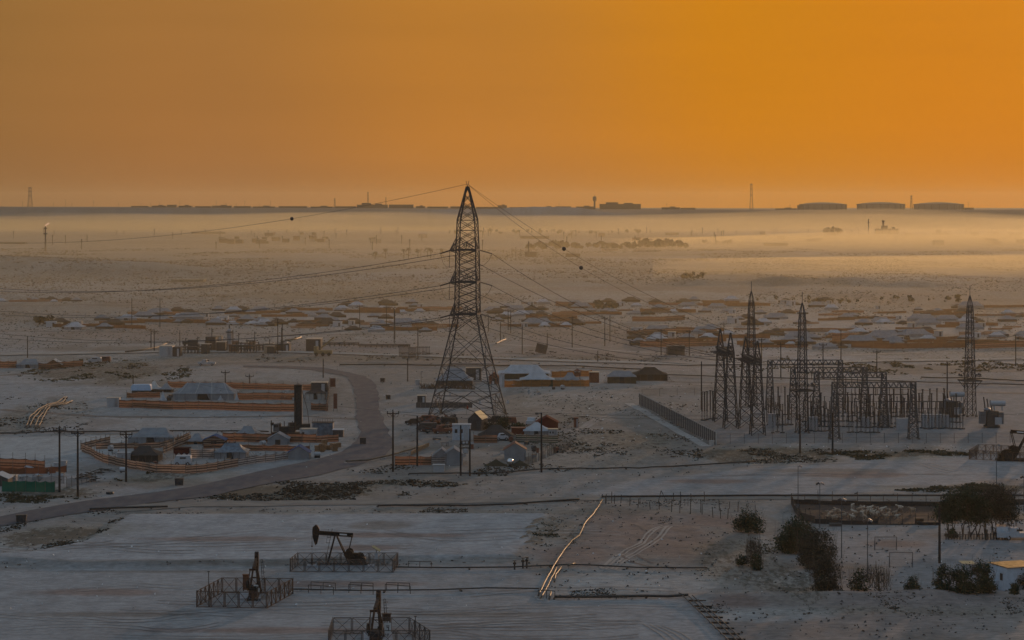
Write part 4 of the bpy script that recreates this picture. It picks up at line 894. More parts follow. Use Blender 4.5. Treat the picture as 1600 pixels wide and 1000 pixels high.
pipeline('dark pipe crossing far right behind the lone mast', [(1440, 592), (1530, 594), (1600, 598), (1700, 600)], .35, M_darkpipe, .5, 'dark flow lines on the ground', 16, wob=.3)
# valve group beside the bright pipes
for x, y, h in ((804, 890, 1.2), (817, 888, 1.4), (823, 888, 1.5)):
    t = thing('valve', 'small dark valve stand on the flow line left of the bright pipes', 'valve', G(x, y), 0, 'valve stands on the flow line'); MB().lathe([(.12, 0), (.12, h * .6), (.25, h * .65), (.25, h * .8), (.06, h * .85), (.06, h)], 7).build('body', M_darkpipe, t); MB().lathe([(.28, h), (.28, h + .06)], 8).build('hand_wheel', M_darkpipe, t)

# broken line of old fence posts, and the raking prop
RR = random.Random(5); M_oldpost = mat('old_wooden_post', (.07, .058, .05), .9, 0, var=.4)
OP = [(947, 786, 772), (955.5, 786, 768), (960, 787, 773), (970, 786, 773), (984, 790, 775), (997, 792, 779), (1016, 796, 784), (1030, 796, 783), (1049, 800, 780), (1052, 784, 770), (1062, 802, 782), (1064, 784, 768), (1079, 803, 783), (1080, 784, 771), (1095, 801, 780), (1097, 804, 787), (1114, 809, 792), (1124, 798, 780), (1126, 810, 794), (1137, 811, 794), (1153, 800, 784), (1101, 784, 768)]
for x, y, yt in OP:
    t = put('fence_post', MB().bar((0, 0, -.1), (RR.uniform(-.12, .12), 0, (y - yt) / S(y)), .13, n=5).mesh('fence_post', M_oldpost), None, G(x, y)); tag(t, 'thin leaning old post in the scattered line beside the track', 'post', 'scattered old fence posts beside the track')
t = thing('post_frame', 'small post with raking legs among the scattered old posts', 'post', G(1033, 785)); h = 2.0
MB().bar((-.5, 0, 0), (0, 0, h), .1).build('leg', M_oldpost, t); MB().bar((1.0, 0, 0), (0, 0, h), .1).build('leg', M_oldpost, t)
post_wire_fence('wire_fence', [(946, 787), (1000, 789), (1075, 790), (1140, 795), (1180, 800)], 200, 1.2, 'slack pale wires sagging between the scattered old posts', wires=3, wm=mat('pale_wire', (.2, .19, .17), .6), pm=M_oldpost)

for px, lab in ((((480, 887), (585, 887), (585, 884), (480, 884)), 'pale concrete pad under the black pumpjack'), (((372, 938), (408, 938), (406, 927), (374, 927)), 'pale concrete pad under the rusty pump'), (((565, 1008), (615, 1008), (612, 990), (567, 990)), 'pale concrete pad under the bottom edge pump')):
    P4 = [G(*q) for q in px]; b = MB(); b.v = [tuple(q + Vector((0, 0, .25))) for q in P4] + [tuple(q - Vector((0, 0, .2))) for q in P4]; b.f = [(0, 1, 2, 3), (0, 4, 5, 1), (1, 5, 6, 2), (2, 6, 7, 3), (3, 7, 4, 0)]; struct('concrete_pad', b, mat('pump_pad_concrete', (.34, .36, .38), .9, var=.3, scale=1.5), lab)
# tyre tracks: pairs of thin pale ruts
M_rut = mat('pale_rut', (.36, .31, .27), .95, var=.2); M_rutd = mat('dark_rut', (.15, .12, .105), .95, var=.2)
def rut(px, w_, m, label='tyre ruts pressed in the sand'):
    e = []
    P = [flat(*p) for p in px]
    for i, p in enumerate(P):
        a = P[max(0, i - 1)]; c = P[min(len(P) - 1, i + 1)]; dx, dy = c[0] - a[0], c[1] - a[1]; L_ = math.hypot(dx, dy); nx, ny = -dy / L_ * w_ / 2, dx / L_ * w_ / 2
        e.append(((p[0] + nx, p[1] + ny), (p[0] - nx, p[1] - ny)))
    sheet('tyre_track', e, m, .05, label, step=1.5, wob=.4)
def off(px, dx, dy=0): return [(x + dx, y + dy) for x, y in px]
c1 = [(940, 890), (955, 876), (975, 862), (1000, 850), (1008, 838), (1020, 828), (1035, 822)]; c2 = [(955, 890), (970, 876), (992, 864), (1015, 850), (1030, 838), (1040, 826), (1045, 822)]
for c in (c1, c2):
    rut(c, .35, M_rut); rut(off(c, 6, 1), .3, M_rut)
rut([(938, 889), (950, 880), (962, 870), (975, 866)], .4, M_rut); rut([(1100, 820), (1060, 822), (1030, 826), (1020, 832)], .3, M_rut)
rut([(975, 862), (972, 870), (985, 878), (1010, 884), (1050, 888)], .5, M_rutd); rut([(992, 864), (1000, 872), (1020, 880)], .4, M_rutd); rut([(985, 820), (1000, 824), (1010, 832)], .4, M_rutd)
for k in range(4): rut([(1005 + k * 10, 975 + k), (1030 + k * 12, 990), (1060 + k * 14, 1015)], .25, M_rut)
for k in range(3): rut([(1500 - k * 9, 735 + k * 2), (1475 - k * 10, 730 + k), (1455 - k * 10, 724)], .3, M_rut)

RR = random.Random(77); M_rut2 = mat('compacted_rut', (.22, .22, .22), .95, var=.25, scale=.4); M_rut3 = mat('pale_compacted_rut', (.40, .40, .39), .95, var=.2, scale=.4)
for k in range(34):
    x = RR.uniform(-40, 760); y = RR.choice([RR.uniform(815, 872), RR.uniform(900, 1000), RR.uniform(955, 1000)]); dx = RR.uniform(120, 420); dy = RR.uniform(-9, 9); c = RR.uniform(-9, 9)
    pts_ = [(x + dx * f, y + dy * f + c * math.sin(math.pi * f)) for f in (0, .15, .3, .45, .6, .75, .9, 1)]
    m = RR.choice([M_rut2, M_rut2, M_rut3]); rut(pts_, .22, m, 'faint wheel marks on the graded caliche'); rut(off(pts_, 0, 4.6), .22, m, 'faint wheel marks on the graded caliche')
for k in range(16):
    x = RR.uniform(930, 1400); y = RR.uniform(722, 768); dx = RR.uniform(120, 300); dy = RR.uniform(-6, 6)
    pts_ = [(x + dx * f, y + dy * f + RR.uniform(-.4, .4)) for f in (0, .2, .4, .6, .8, 1)]; rut(pts_, .3, RR.choice([M_rut2, M_rut3]), 'faint wheel marks on the pale ground before the substation')
# ------------------------------------------------------------------ tents, cloth fences and cabins
def cloth(name, rgb, rgb2=None, tr=.35): return mat(name, rgb, .9, 0, var=.2, scale=.6, rgb2=rgb2, trans=tr, spec=.1)
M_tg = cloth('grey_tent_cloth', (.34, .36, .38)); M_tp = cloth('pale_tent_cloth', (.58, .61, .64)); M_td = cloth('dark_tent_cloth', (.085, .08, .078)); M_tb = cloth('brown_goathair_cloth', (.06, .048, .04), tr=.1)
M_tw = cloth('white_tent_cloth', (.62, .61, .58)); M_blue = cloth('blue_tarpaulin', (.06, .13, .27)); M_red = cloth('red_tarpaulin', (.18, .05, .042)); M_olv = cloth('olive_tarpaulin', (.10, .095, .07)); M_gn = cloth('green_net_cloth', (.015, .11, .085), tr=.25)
M_seam = mat('white_seam', (.6, .58, .55), .8); M_pole = mat('tent_pole', (.12, .10, .09), .7)
def stripes(name, cols, period, tr=.5):
    if name in MATS: return MATS[name]
    m = bpy.data.materials.new(name); m.use_nodes = True; n = m.node_tree; N = n.nodes; b = N['Principled BSDF']; MATS[name] = m
    t = N.new('ShaderNodeTexCoord'); s = N.new('ShaderNodeSeparateXYZ'); n.links.new(t.outputs['Object'], s.inputs[0])
    no = N.new('ShaderNodeTexNoise'); no.inputs['Scale'].default_value = .6; n.links.new(t.outputs['Object'], no.inputs['Vector'])
    ad = N.new('ShaderNodeMath'); ad.operation = 'MULTIPLY_ADD'; ad.inputs[1].default_value = .14; n.links.new(no.outputs['Fac'], ad.inputs[0]); n.links.new(s.outputs['Z'], ad.inputs[2])
    dv = N.new('ShaderNodeMath'); dv.operation = 'DIVIDE'; dv.inputs[1].default_value = period; n.links.new(ad.outputs[0], dv.inputs[0]); fr = N.new('ShaderNodeMath'); fr.operation = 'FRACT'; n.links.new(dv.outputs[0], fr.inputs[0])
    r = N.new('ShaderNodeValToRGB'); r.color_ramp.interpolation = 'CONSTANT'; e = r.color_ramp.elements; e[0].color = (*cols[0][1], 1); e[0].position = 0; e[1].position = cols[1][0]; e[1].color = (*cols[1][1], 1)
    for p, c in cols[2:]: q = e.new(p); q.color = (*c, 1)
    n.links.new(fr.outputs[0], r.inputs[0]); n2 = N.new('ShaderNodeTexNoise'); n2.inputs['Scale'].default_value = 1.7; mr = N.new('ShaderNodeMapRange'); mr.inputs['To Min'].default_value = .6; mr.inputs['To Max'].default_value = 1.25; n.links.new(n2.outputs['Fac'], mr.inputs[0])
    n.links.new(t.outputs['Object'], n2.inputs['Vector'])
    ve = N.new('ShaderNodeVectorMath'); ve.operation = 'SCALE'; n.links.new(r.outputs[0], ve.inputs[0]); n.links.new(mr.outputs[0], ve.inputs['Scale']); n.links.new(ve.outputs[0], b.inputs['Base Color']); b.inputs['Roughness'].default_value = .9; b.inputs['Specular IOR Level'].default_value = .1
    tl = N.new('ShaderNodeBsdfTranslucent'); n.links.new(ve.outputs[0], tl.inputs[0]); ms = N.new('ShaderNodeMixShader'); ms.inputs[0].default_value = tr; o = N['Material Output']; n.links.new(b.outputs[0], ms.inputs[1]); n.links.new(tl.outputs[0], ms.inputs[2]); n.links.new(ms.outputs[0], o.inputs[0]); return m
S_or = stripes('orange_striped_cloth', [(0, (.30, .165, .11)), (.30, (.07, .042, .036)), (.46, (.27, .155, .105)), (.70, (.09, .05, .04)), (.86, (.27, .19, .145))], 1.35, .4)
S_tan = stripes('tan_striped_cloth', [(0, (.34, .235, .175)), (.28, (.07, .05, .045)), (.44, (.38, .285, .225)), (.76, (.08, .055, .05))], .95, .4)
S_gry = stripes('grey_striped_cloth', [(0, (.42, .38, .36)), (.38, (.06, .055, .055)), (.55, (.40, .36, .34)), (.8, (.07, .065, .065))], .8)
S_grn = stripes('green_grey_striped_cloth', [(0, (.05, .08, .07)), (.4, (.40, .40, .37)), (.5, (.06, .07, .07)), (.8, (.30, .30, .28))], .9, .3)
S_wood = stripes('amber_fence_cloth', [(0, (.32, .16, .07)), (.5, (.26, .12, .05)), (.8, (.30, .17, .08))], .9, .4)

def tent_meshes(w_, d, hw, ht, ridge, roof_m, wall_m, concave=.22, over=.25, seed=1):
    """a frame tent centred on the origin: wall and hipped, slightly sagging roof"""
    RR = random.Random(seed); wb = MB(); n = 6; ring = []
    def edge(hx, hy, z, j=0):
        out = []
        for (ax, ay), (bx, by) in (((-1, -1), (1, -1)), ((1, -1), (1, 1)), ((1, 1), (-1, 1)), ((-1, 1), (-1, -1))):
            for k in range(n): t = k / n; out.append((hx * (ax + (bx - ax) * t) + RR.uniform(-j, j), hy * (ay + (by - ay) * t) + RR.uniform(-j, j), z + RR.uniform(-j, j) * .6))
        return out
    N_ = 4 * n
    lo = edge(w_ / 2, d / 2, -.1, .06); hi = edge(w_ / 2 * .985, d / 2 * .985, hw, .05); wb.v = lo + hi; wb.f = [(i, (i + 1) % N_, N_ + (i + 1) % N_, N_ + i) for i in range(N_)]
    rb = MB(); rings = [edge(w_ / 2 + over, d / 2 + over, hw - .12, .06)]
    for t in (.33, .66): zz = hw + (ht - hw) * (t - concave * math.sin(math.pi * t)); rings.append(edge((w_ / 2) * (1 - t) + (w_ / 2 * ridge) * t, d / 2 * (1 - t) + .02, zz, .04))
    rings.append(edge(w_ / 2 * ridge + .03, .04, ht, .02)); rb.v = sum(rings, [])
    for r in range(3): rb.f += [(r * N_ + i, r * N_ + (i + 1) % N_, (r + 1) * N_ + (i + 1) % N_, (r + 1) * N_ + i) for i in range(N_)]
    return wb, rb, rings
def tent(label, x0, x1, yb, yt, roof=None, wall=None, wallf=.45, ridge=.4, depth=None, concave=.2, ribs=0, rz=0.0, over=.25, group=None, poles=0):
    roof = roof or M_tg; wall = wall or roof; s = S(yb); w_ = (x1 - x0) / s; ht = (yb - yt) / s; d = depth or min(w_ * .8, 9)
    t = thing('tent', label, 'tent', G((x0 + x1) / 2, yb) + Vector((0, d / 2, 0)), rz, group)
    wb, rb, rings = tent_meshes(w_, d, ht * wallf, ht, ridge, roof, wall, concave, over, int(x0))
    wb.build('wall', wall, t); rb.build('roof', roof, t)
    if w_ > 2.6: MB().add([(-.1 * w_, -d / 2 - .09, 0), (.1 * w_, -d / 2 - .09, 0), (.05 * w_, -d / 2 - .1, ht * wallf * .95), (-.09 * w_, -d / 2 - .1, ht * wallf * .95)], [(0, 1, 2, 3)]).build('door_flap', M_black, t)
    sb_ = MB()
    for x_ in [i_ / 5 - .5 for i_ in range(6)]: sb_.bar((x_ * w_, -d / 2 - .07, 0), (x_ * w_, -d / 2 - .07, ht * wallf), .06)
    for sx_ in (-1, 1):
        for f_ in (-.5, 0, .5): sb_.bar((sx_ * w_ / 2, f_ * d, ht * wallf), (sx_ * (w_ / 2 + 1.1), f_ * d, 0), .04)
    sb_.build('guy_rope', M_pole, t)
    if ribs:
        for k in range(ribs):
            f = k / max(1, ribs - 1) - .5; x = f * w_ * .8; xr = f * w_ * ridge * .95
            MB().path([(x, -d / 2 - .06, 0), (x, -d / 2 - .06, ht * wallf), (x * .6 + xr * .4, -d * .3, ht * (wallf + (1 - wallf) * .3) + .08), (xr, -.1, ht + .05)], .12, 4).build('seam', M_seam, t)
    for k in range(poles): MB().bar(((k - (poles - 1) / 2) * w_ * ridge / max(1, poles - 1) if poles > 1 else 0, 0, ht * .6), ((k - (poles - 1) / 2) * w_ * ridge / max(1, poles - 1) if poles > 1 else 0, 0, ht + .5), .09).build('pole', M_pole, t)
    return t
def gable(label, x0, x1, yb, yt, roof, wall, depth=4, eave=.6, rz=0.0, group=None, cat='tent', name='ridge_tent', door=True):
    s = S(yb); w_ = (x1 - x0) / s; h = (yb - yt) / s; e = h * eave; t = thing(name, label, cat, G((x0 + x1) / 2, yb) + Vector((0, depth / 2, 0)), rz, group)
    b = MB(); x = w_ / 2
    b.add([(-x, -depth / 2, -.1), (x, -depth / 2, -.1), (x, -depth / 2, e), (0, -depth / 2, h), (-x, -depth / 2, e), (-x, depth / 2, -.1), (x, depth / 2, -.1), (x, depth / 2, e), (0, depth / 2, h), (-x, depth / 2, e)],
          [(0, 1, 2, 3, 4), (9, 8, 7, 6, 5), (1, 6, 7, 2), (5, 0, 4, 9)]); b.build('wall', wall, t)
    for sg in (-1, 1):
        r = MB(); p = [Vector((0, -depth / 2 - .15, h + .06)), Vector((sg * (x + .2), -depth / 2 - .15, e - .05)), Vector((sg * (x + .2), depth / 2 + .15, e - .05)), Vector((0, depth / 2 + .15, h + .06))]
        r.add(p + [v + Vector((0, 0, .07)) for v in p], [(0, 1, 2, 3), (7, 6, 5, 4), (0, 4, 5, 1), (1, 5, 6, 2), (2, 6, 7, 3), (3, 7, 4, 0)]); r.build('roof', roof, t)
    if door: MB().box((0, -depth / 2 - .03, e * .45), (w_ * .25, .05, e * .9)).build('door', M_td, t)
    return t
def cloth_fence(label, pts, h, m, step=3.0, group='cloth fences round the camps', posts=True, sagz=.12, name='cloth_fence', skip=(), extra=.5):
    P = [G(*p) for p in pts]; o = P[0].copy(); t = thing(name, label, 'fence', o, 0, group); pm = MB().bar((0, 0, -.2), (0, 0, h + extra), .09, n=5).mesh('post', M_pole); cache = {}; RR = random.Random(int(pts[0][0] * 7 + pts[0][1])); i = 0
    for a, c in zip(P[:-1], P[1:]):
        L_ = math.hypot(c.x - a.x, c.y - a.y); n = max(1, round(L_ / step)); w_ = L_ / n; rz = math.atan2(c.y - a.y, c.x - a.x)
        for k in range(n):
            q = a.lerp(c, k / n); q.z = gz(q.x, q.y)
            if posts: put('post', pm, t, q - o, 0, (1, 1, RR.uniform(.92, 1.08)))
            v = RR.randrange(3); key = (round(w_, 2), v)
            if key not in cache:
                b = MB(); nx, nz = 5, 4; r2 = random.Random(v + 5)
                for j in range(nz + 1):
                    for ii in range(nx + 1):
                        u = ii / nx; bow = math.sin(math.pi * u); b.v.append(((u - .5) * w_, bow * (.18 if v else -.12) * math.sin(math.pi * j / nz) + r2.uniform(-.03, .03), h * j / nz - sagz * bow * (j / nz) * (1 + .5 * v) + (0 if j else .02)))
                for j in range(nz):
                    for ii in range(nx): z = j * (nx + 1) + ii; b.f.append((z, z + 1, z + nx + 2, z + nx + 1))
                cache[key] = b.mesh('cloth_panel', m, True)
            if i not in skip: q2 = a.lerp(c, (k + .5) / n); q2.z = gz(q2.x, q2.y); put('cloth_panel', cache[key], t, q2 - o, rz)
            i += 1
    if posts: put('post', pm, t, P[-1] - o, 0)
    return t
def cabin(label, x0, x1, yb, yt, m, depth=2.4, roof=None, window=0, door=True, name='cabin', cat='cabin', group=None, rz=0.0, ribs=0, legs=.0):
    s = S(yb); w_ = (x1 - x0) / s; h = (yb - yt) / s; t = thing(name, label, cat, G((x0 + x1) / 2, yb) + Vector((0, depth / 2, 0)), rz, group)
    MB().box((0, 0, legs + (h - legs) / 2), (w_, depth, h - legs)).build('body', m, t); MB().box((0, 0, h + .05), (w_ + .25, depth + .25, .1)).build('roof', roof or m, t)
    if door: MB().box((w_ * .25, -depth / 2 - .03, legs + (h - legs) * .45), (min(.9, w_ * .25), .05, (h - legs) * .85)).build('door', M_cab if m is not M_cab else M_tg, t)
    for k in range(window): MB().box((-w_ * .3 + k * w_ * .3, -depth / 2 - .03, h * .6), (w_ * .15, .05, h * .25)).build('window', M_black, t)
    for k in range(ribs): MB().box((-w_ / 2 + (k + .5) * w_ / ribs, -depth / 2 - .04, h * .5), (.1, .08, h * .94)).build('rib', m, t)
    return t
M_white = mat('white_painted_sheet', (.42, .44, .46), .5, 0, var=.15); M_shed = mat('dark_shed_sheet', (.06, .06, .062), .8, 0, var=.4); M_lit = mat('sunlit_pale_metal', (.5, .46, .40), .35, .5, var=.2); M_bluec = mat('blue_grey_tank_paint', (.13, .17, .21), .6, 0, var=.5, scale=1.5)  # M_lit: pale tone puts the look of sunlit roofs into the colour
M_rustp = mat('rust_red_sheet', (.18, .065, .04), .8, 0, var=.4); M_dark = mat('grimy_machinery', (.035, .033, .032), .75, .1, var=.5, scale=2)

# upper left camp
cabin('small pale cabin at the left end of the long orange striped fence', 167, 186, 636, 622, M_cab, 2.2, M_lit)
t = thing('caravan', 'pale blue topped awning caravan, brightest thing in the upper left camp', 'caravan', G(220, 616) + Vector((0, 1, 0)))
b = MB(); s_ = S(616); w_ = 31 / s_
prof_ = [(-w_ / 2, 1.0), (-w_ / 2, 2.1), (-w_ * .42, 2.55), (w_ * .44, 2.6), (w_ / 2, 2.15), (w_ / 2, 1.0)]; b.prism(prof_, -1.2, 1.2); b.build('body', mat('pale_blue_sheet', (.36, .50, .66), .45, 0, var=.12), t)
MB().box((0, -1.1, .55), (w_ * .9, .08, .9)).build('skirt', M_td, t); MB().cylx((-1, -1.0, .35), (-1, -1.2, .35), .35).build('wheel', M_black, t); MB().cylx((.9, -1.0, .35), (.9, -1.2, .35), .35).build('wheel', M_black, t)
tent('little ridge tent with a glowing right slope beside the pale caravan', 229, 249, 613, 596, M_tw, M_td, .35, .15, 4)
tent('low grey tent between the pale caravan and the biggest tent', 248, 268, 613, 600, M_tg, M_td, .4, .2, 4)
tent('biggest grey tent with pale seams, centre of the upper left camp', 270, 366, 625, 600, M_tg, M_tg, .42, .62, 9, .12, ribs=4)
for x, yb, yt, ww, lab in ((254.5, 625, 611, 13, 'white cone shaped tent in front of the biggest grey tent'), (345, 625, 611, 11, 'slim white cloth lump in front of the biggest grey tent'), (370, 625, 611, 8, 'white curtain at the right end of the biggest grey tent')):
    t = thing('white_cone_tent', lab, 'tent', G(x, yb)); h = (yb - yt) / S(yb); r = ww / S(yb) / 2; MB().lathe([(r, 0), (r * .55, h * .25), (r * .28, h * .6), (.04, h)], 9).build('cloth', M_tp, t); MB().bar((0, 0, 0), (0, 0, h + .3), .08).build('pole', M_pole, t)
cloth_fence('long orange striped fence along the front of the upper left camp', [(186, 637), (250, 639), (330, 640), (461, 643)], 2.05, S_or, 3.6)
cloth_fence('second orange striped fence right of the biggest grey tent', [(371, 625), (420, 624.5), (461, 625)], 1.9, S_or, 3.6)
cloth_fence('short tan fence below the pale caravan', [(198, 622), (250, 621)], 1.5, S_or, 3.2)
cloth_fence('rearmost striped fence of the upper left camp', [(262, 605), (340, 607), (420, 609), (488, 610)], 1.8, S_or, 3.8)
cloth_fence('low striped fence standing by itself at the right of the upper left camp', [(486, 641), (512, 642)], 1.8, S_or, 2.2)
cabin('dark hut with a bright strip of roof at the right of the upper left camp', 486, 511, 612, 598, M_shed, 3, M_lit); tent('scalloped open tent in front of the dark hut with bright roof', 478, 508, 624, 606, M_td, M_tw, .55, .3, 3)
for x, yb, yt, w2, lab, m in ((520, 607, 591, 8, 'square rust coloured sheet on legs behind the slatted screen', M_rustp), (524, 643, 615, 5.5, 'tall narrow rust coloured panel at the right end of the camp', M_rustp)):
    t = thing('upright_panel', lab, 'panel', G(x, yb)); h = (yb - yt) / S(yb); w_ = w2 / S(yb); MB().box((0, 0, h * .58), (w_, .12, h * .84)).build('sheet', m, t); MB().bar((-w_ / 2, 0, 0), (-w_ / 2, 0, h), .1).build('leg', M_pole, t); MB().bar((w_ / 2, 0, 0), (w_ / 2, 0, h), .1).build('leg', M_pole, t)
cloth_fence('tan slatted screen running away from us at the right of the upper left camp', [(510, 643), (515, 604)], 2.1, S_tan, 3.5)

# drilling rig and its yard
t = thing('drilling_rig', 'tall black drilling mast standing over dark machinery left of the road', 'drilling rig', G(466, 682)); s_ = S(682); H = 81 / s_
for x in (-.7, .7): MB().box((x, 0, H * .55), (.3, .9, H * .9)).build('mast_leg', M_black, t)
b = MB(); [b.bar((-.6, .1, z), (.6, .1, z + .8), .1) for z in np.arange(1.5, H - 1, .9)]; b.build('mast_bracing', M_black, t, kind='stuff')
MB().box((0, .2, H * .55), (1.1, .12, H * .85)).build('mast_back', mat('mast_grey', (.05, .052, .056), .7), t); MB().box((0, 0, H - .1), (1.7, 1.1, .3)).build('crown_block', M_black, t)
MB().box((-2.6, .4, 1.4), (3.8, 2.0, 1.5)).box((-4.2, .2, 2.3), (.9, 1.2, 1.0)).box((-1.4, .5, 2.4), (1.2, 1.0, 1.2)).box((1.6, .6, 1.6), (1.8, 1.8, 2.2)).build('engine', M_dark, t)
MB().box((-1.6, 0, .7), (8.2, 2.3, .45)).build('deck', M_dark, t)
for x in (-5.0, -3.9, .4, 1.6): MB().cylx((x, -1.25, .5), (x, -.8, .5), .5, 12).build('wheel', M_black, t)
MB().box((-4.7, -.2, 2.0), (1.2, 1.8, 1.6)).build('driver_cab', mat('dull_cab', (.10, .105, .11), .6), t); MB().box((-4.7, -1.12, 2.4), (.9, .05, .6)).build('window', M_black, t)
MB().path([(.8, 0, H * .9), (2.0, .3, H * .5), (2.3, .6, 2.5)], .12, 5).build('hose', M_black, t)
for k in range(5): MB().bar((-4.0 + k * .9, .6, 2), (-4.0 + k * .9, .6, 3.0 + .3 * (k % 2)), .16, n=6).build('exhaust', M_dark, t)
t = thing('rail_mast', 'short dark post with a box at the left of the drilling rig', 'post', G(424, 681)); MB().bar((0, 0, 0), (0, 0, 3.4), .2).build('pole', M_dark, t); MB().box((.2, 0, 2.6), (.7, .4, .6)).build('box', M_dark, t)
t = cabin('blue grey mud tank with railings right of the drilling rig', 488, 520, 681, 661, M_bluec, 3, M_dark, 0, False, 'mud_tank', 'tank'); b = MB()
for k in range(9): x = -2.2 + k * .55; b.bar((x, -1.5, 2.8), (x, -1.5, 3.7), .05)
b.bar((-2.2, -1.5, 3.7), (2.2, -1.5, 3.7), .06).build('railing', M_dark, t)
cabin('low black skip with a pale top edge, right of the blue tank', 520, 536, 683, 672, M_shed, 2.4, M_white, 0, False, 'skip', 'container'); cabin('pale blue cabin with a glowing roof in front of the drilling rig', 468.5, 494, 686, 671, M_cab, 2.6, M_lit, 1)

# middle left camp
tent('widest grey tent of the middle left camp with one glowing slope', 200, 272, 694, 671, M_tg, M_tg, .5, .5, 8, .28, poles=0)
tent('black open tent with pale lit folds, behind the long striped fence', 197, 247, 722, 699, M_td, M_td, .5, .35, 6, .2); cabin('pale sheet box at the left end of the black open tent', 183, 203, 723, 708, M_cab, 1.5)
tent('small grey tent left of the blue edged tent', 292, 319, 694, 679, M_tg, S_or, .35, .25, 5); gable('small tent with a blue edged roof and tan wall', 317, 351, 697, 681, M_blue, S_tan, 4, .55)
tent('small tent with one bright slope behind the rear orange fence', 369, 401, 681, 667, M_tg, M_tg, .3, .35, 5); gable('pale grey ridge tent in the middle of the rear orange fence', 418, 450, 695, 677.5, M_tg, M_tg, 4, .5)
gable('grey tent with a bright blue peak near the pile of pallets', 450, 483, 718, 698, M_blue, M_tg, 4, .5, door=False)
tent('large blue grey square tent in the centre of the middle left camp', 335, 384, 717, 695, M_bluec, M_tg, .5, .45, 6)
t = thing('canopy', 'dark red scalloped canopy standing over the white van', 'canopy', G(285, 716)); w_ = 25 / S(716)
b = MB(); b.box((0, 0, 2.1), (w_, 2.4, .1))
for k in range(3): x = -w_ / 2 + (k + .5) * w_ / 3; b.add([(x - w_ / 6, -1.21, 2.1), (x + w_ / 6, -1.21, 2.1), (x + w_ / 6, -1.21, 1.2), (x, -1.21, .75), (x - w_ / 6, -1.21, 1.2)], [(0, 1, 2, 3, 4)])
b.build('cloth', cloth('dark_maroon_cloth', (.05, .02, .025)), t)
for x in (-1, 1):
    for y in (-1.1, 1.1): MB().bar((x * w_ / 2, y, 0), (x * w_ / 2, y, 2.1), .08).build('leg', M_pole, t)
def car(name, label, px, py, rz, m, kind='car', L_=4.4, cat='car', group=None):
    t = thing(name, label, cat, G(px, py), rz, group); w_ = 1.75; k = L_ / 4.4
    if kind == 'car': pr = [(-2.2, .35), (-2.2, .85), (-1.9, .98), (-1.3, 1.0), (-.7, 1.48), (.7, 1.5), (1.5, 1.02), (2.1, .95), (2.2, .8), (2.2, .35)]
    elif kind == 'suv': pr = [(-2.2, .4), (-2.2, 1.1), (-1.15, 1.2), (-.75, 1.8), (2.0, 1.82), (2.2, 1.1), (2.2, .4)]
    elif kind == 'van': pr = [(-2.2, .35), (-2.2, 1.1), (-1.7, 1.9), (2.1, 1.95), (2.2, 1.2), (2.2, .35)]
    else: pr = [(-2.2, .4), (-2.2, 1.1), (-1.3, 1.15), (-1.0, 1.8), (0, 1.82), (.1, 1.1), (2.2, 1.1), (2.2, .5)]
    pr = [(x * k, z) for x, z in pr]; MB().prism(pr, -w_ / 2, w_ / 2).build('body', m, t)
    for y in (-w_ / 2 - .01, w_ / 2 + .01): MB().box((.1 * k, y, 1.3 if kind == 'car' else 1.5), ((1.6 if kind != 'pickup' else .8) * k, .02, .3)).build('window', M_black, t)
    for x in (-1.4, 1.4):
        for y in (-w_ / 2, w_ / 2): o = MB().cylx((x * k, y - .1, .35), (x * k, y + .1, .35), .35, 12).build('wheel', M_black, t); MB().cylx((x * k, y - .12, .35), (x * k, y + .12, .35), .17, 8).build('rim', M_cab, o)
    return t
car('white_van', 'white van parked under the dark red scalloped canopy', 286, 727, 0, M_white, 'van', 3.2, 'van')
cloth_fence('long curving striped fence along the front of the middle left camp', [(128, 706), (143, 712), (160, 722), (180, 727), (202, 732), (245, 739), (290, 740), (340, 735), (372, 729)], 1.75, S_tan, 2.6)
cloth_fence('grey striped fence joining the curving fence on its right', [(372, 729), (400, 724), (430, 721), (457, 717)], 1.6, S_gry, 2.6)
cloth_fence('tan fence with posts running up to the left corner of the middle left camp', [(126, 703), (150, 697), (172, 692)], 1.5, S_tan, 2.2); cloth_fence('low rolled tan fence in front of the widest grey tent', [(150, 702), (210, 701), (250, 700), (278, 692), (296, 684)], 1.3, S_tan, 2.6)
cloth_fence('slanting tan fence between the widest grey tent and the small tents', [(255, 708), (277, 699), (298, 690)], 1.6, S_tan, 2.6); cloth_fence('rear orange fence of the middle left camp', [(348, 690), (400, 691), (450, 691), (494, 692)], 1.95, S_or, 2.8)
cloth_fence('middle orange fence of the middle left camp', [(366, 704), (410, 704.5), (450, 705), (484, 706)], 1.3, S_or, 2.8); cloth_fence('grey striped screen behind the white van', [(298, 716), (335, 716)], 1.9, S_gry, 2.4)
cloth_fence('orange fence in front of the blue edged tent', [(318, 701), (350, 700), (368, 697)], 1.0, S_or, 2.6)
cloth_fence('dark red fence ending beside the drilling yard', [(494, 692), (512, 691), (529, 690)], 1.6, S_or, 2.2)
RR = random.Random(9)
M_pal = mat('pale_pallet_wood', (.33, .20, .11), .85, 0, var=.5)
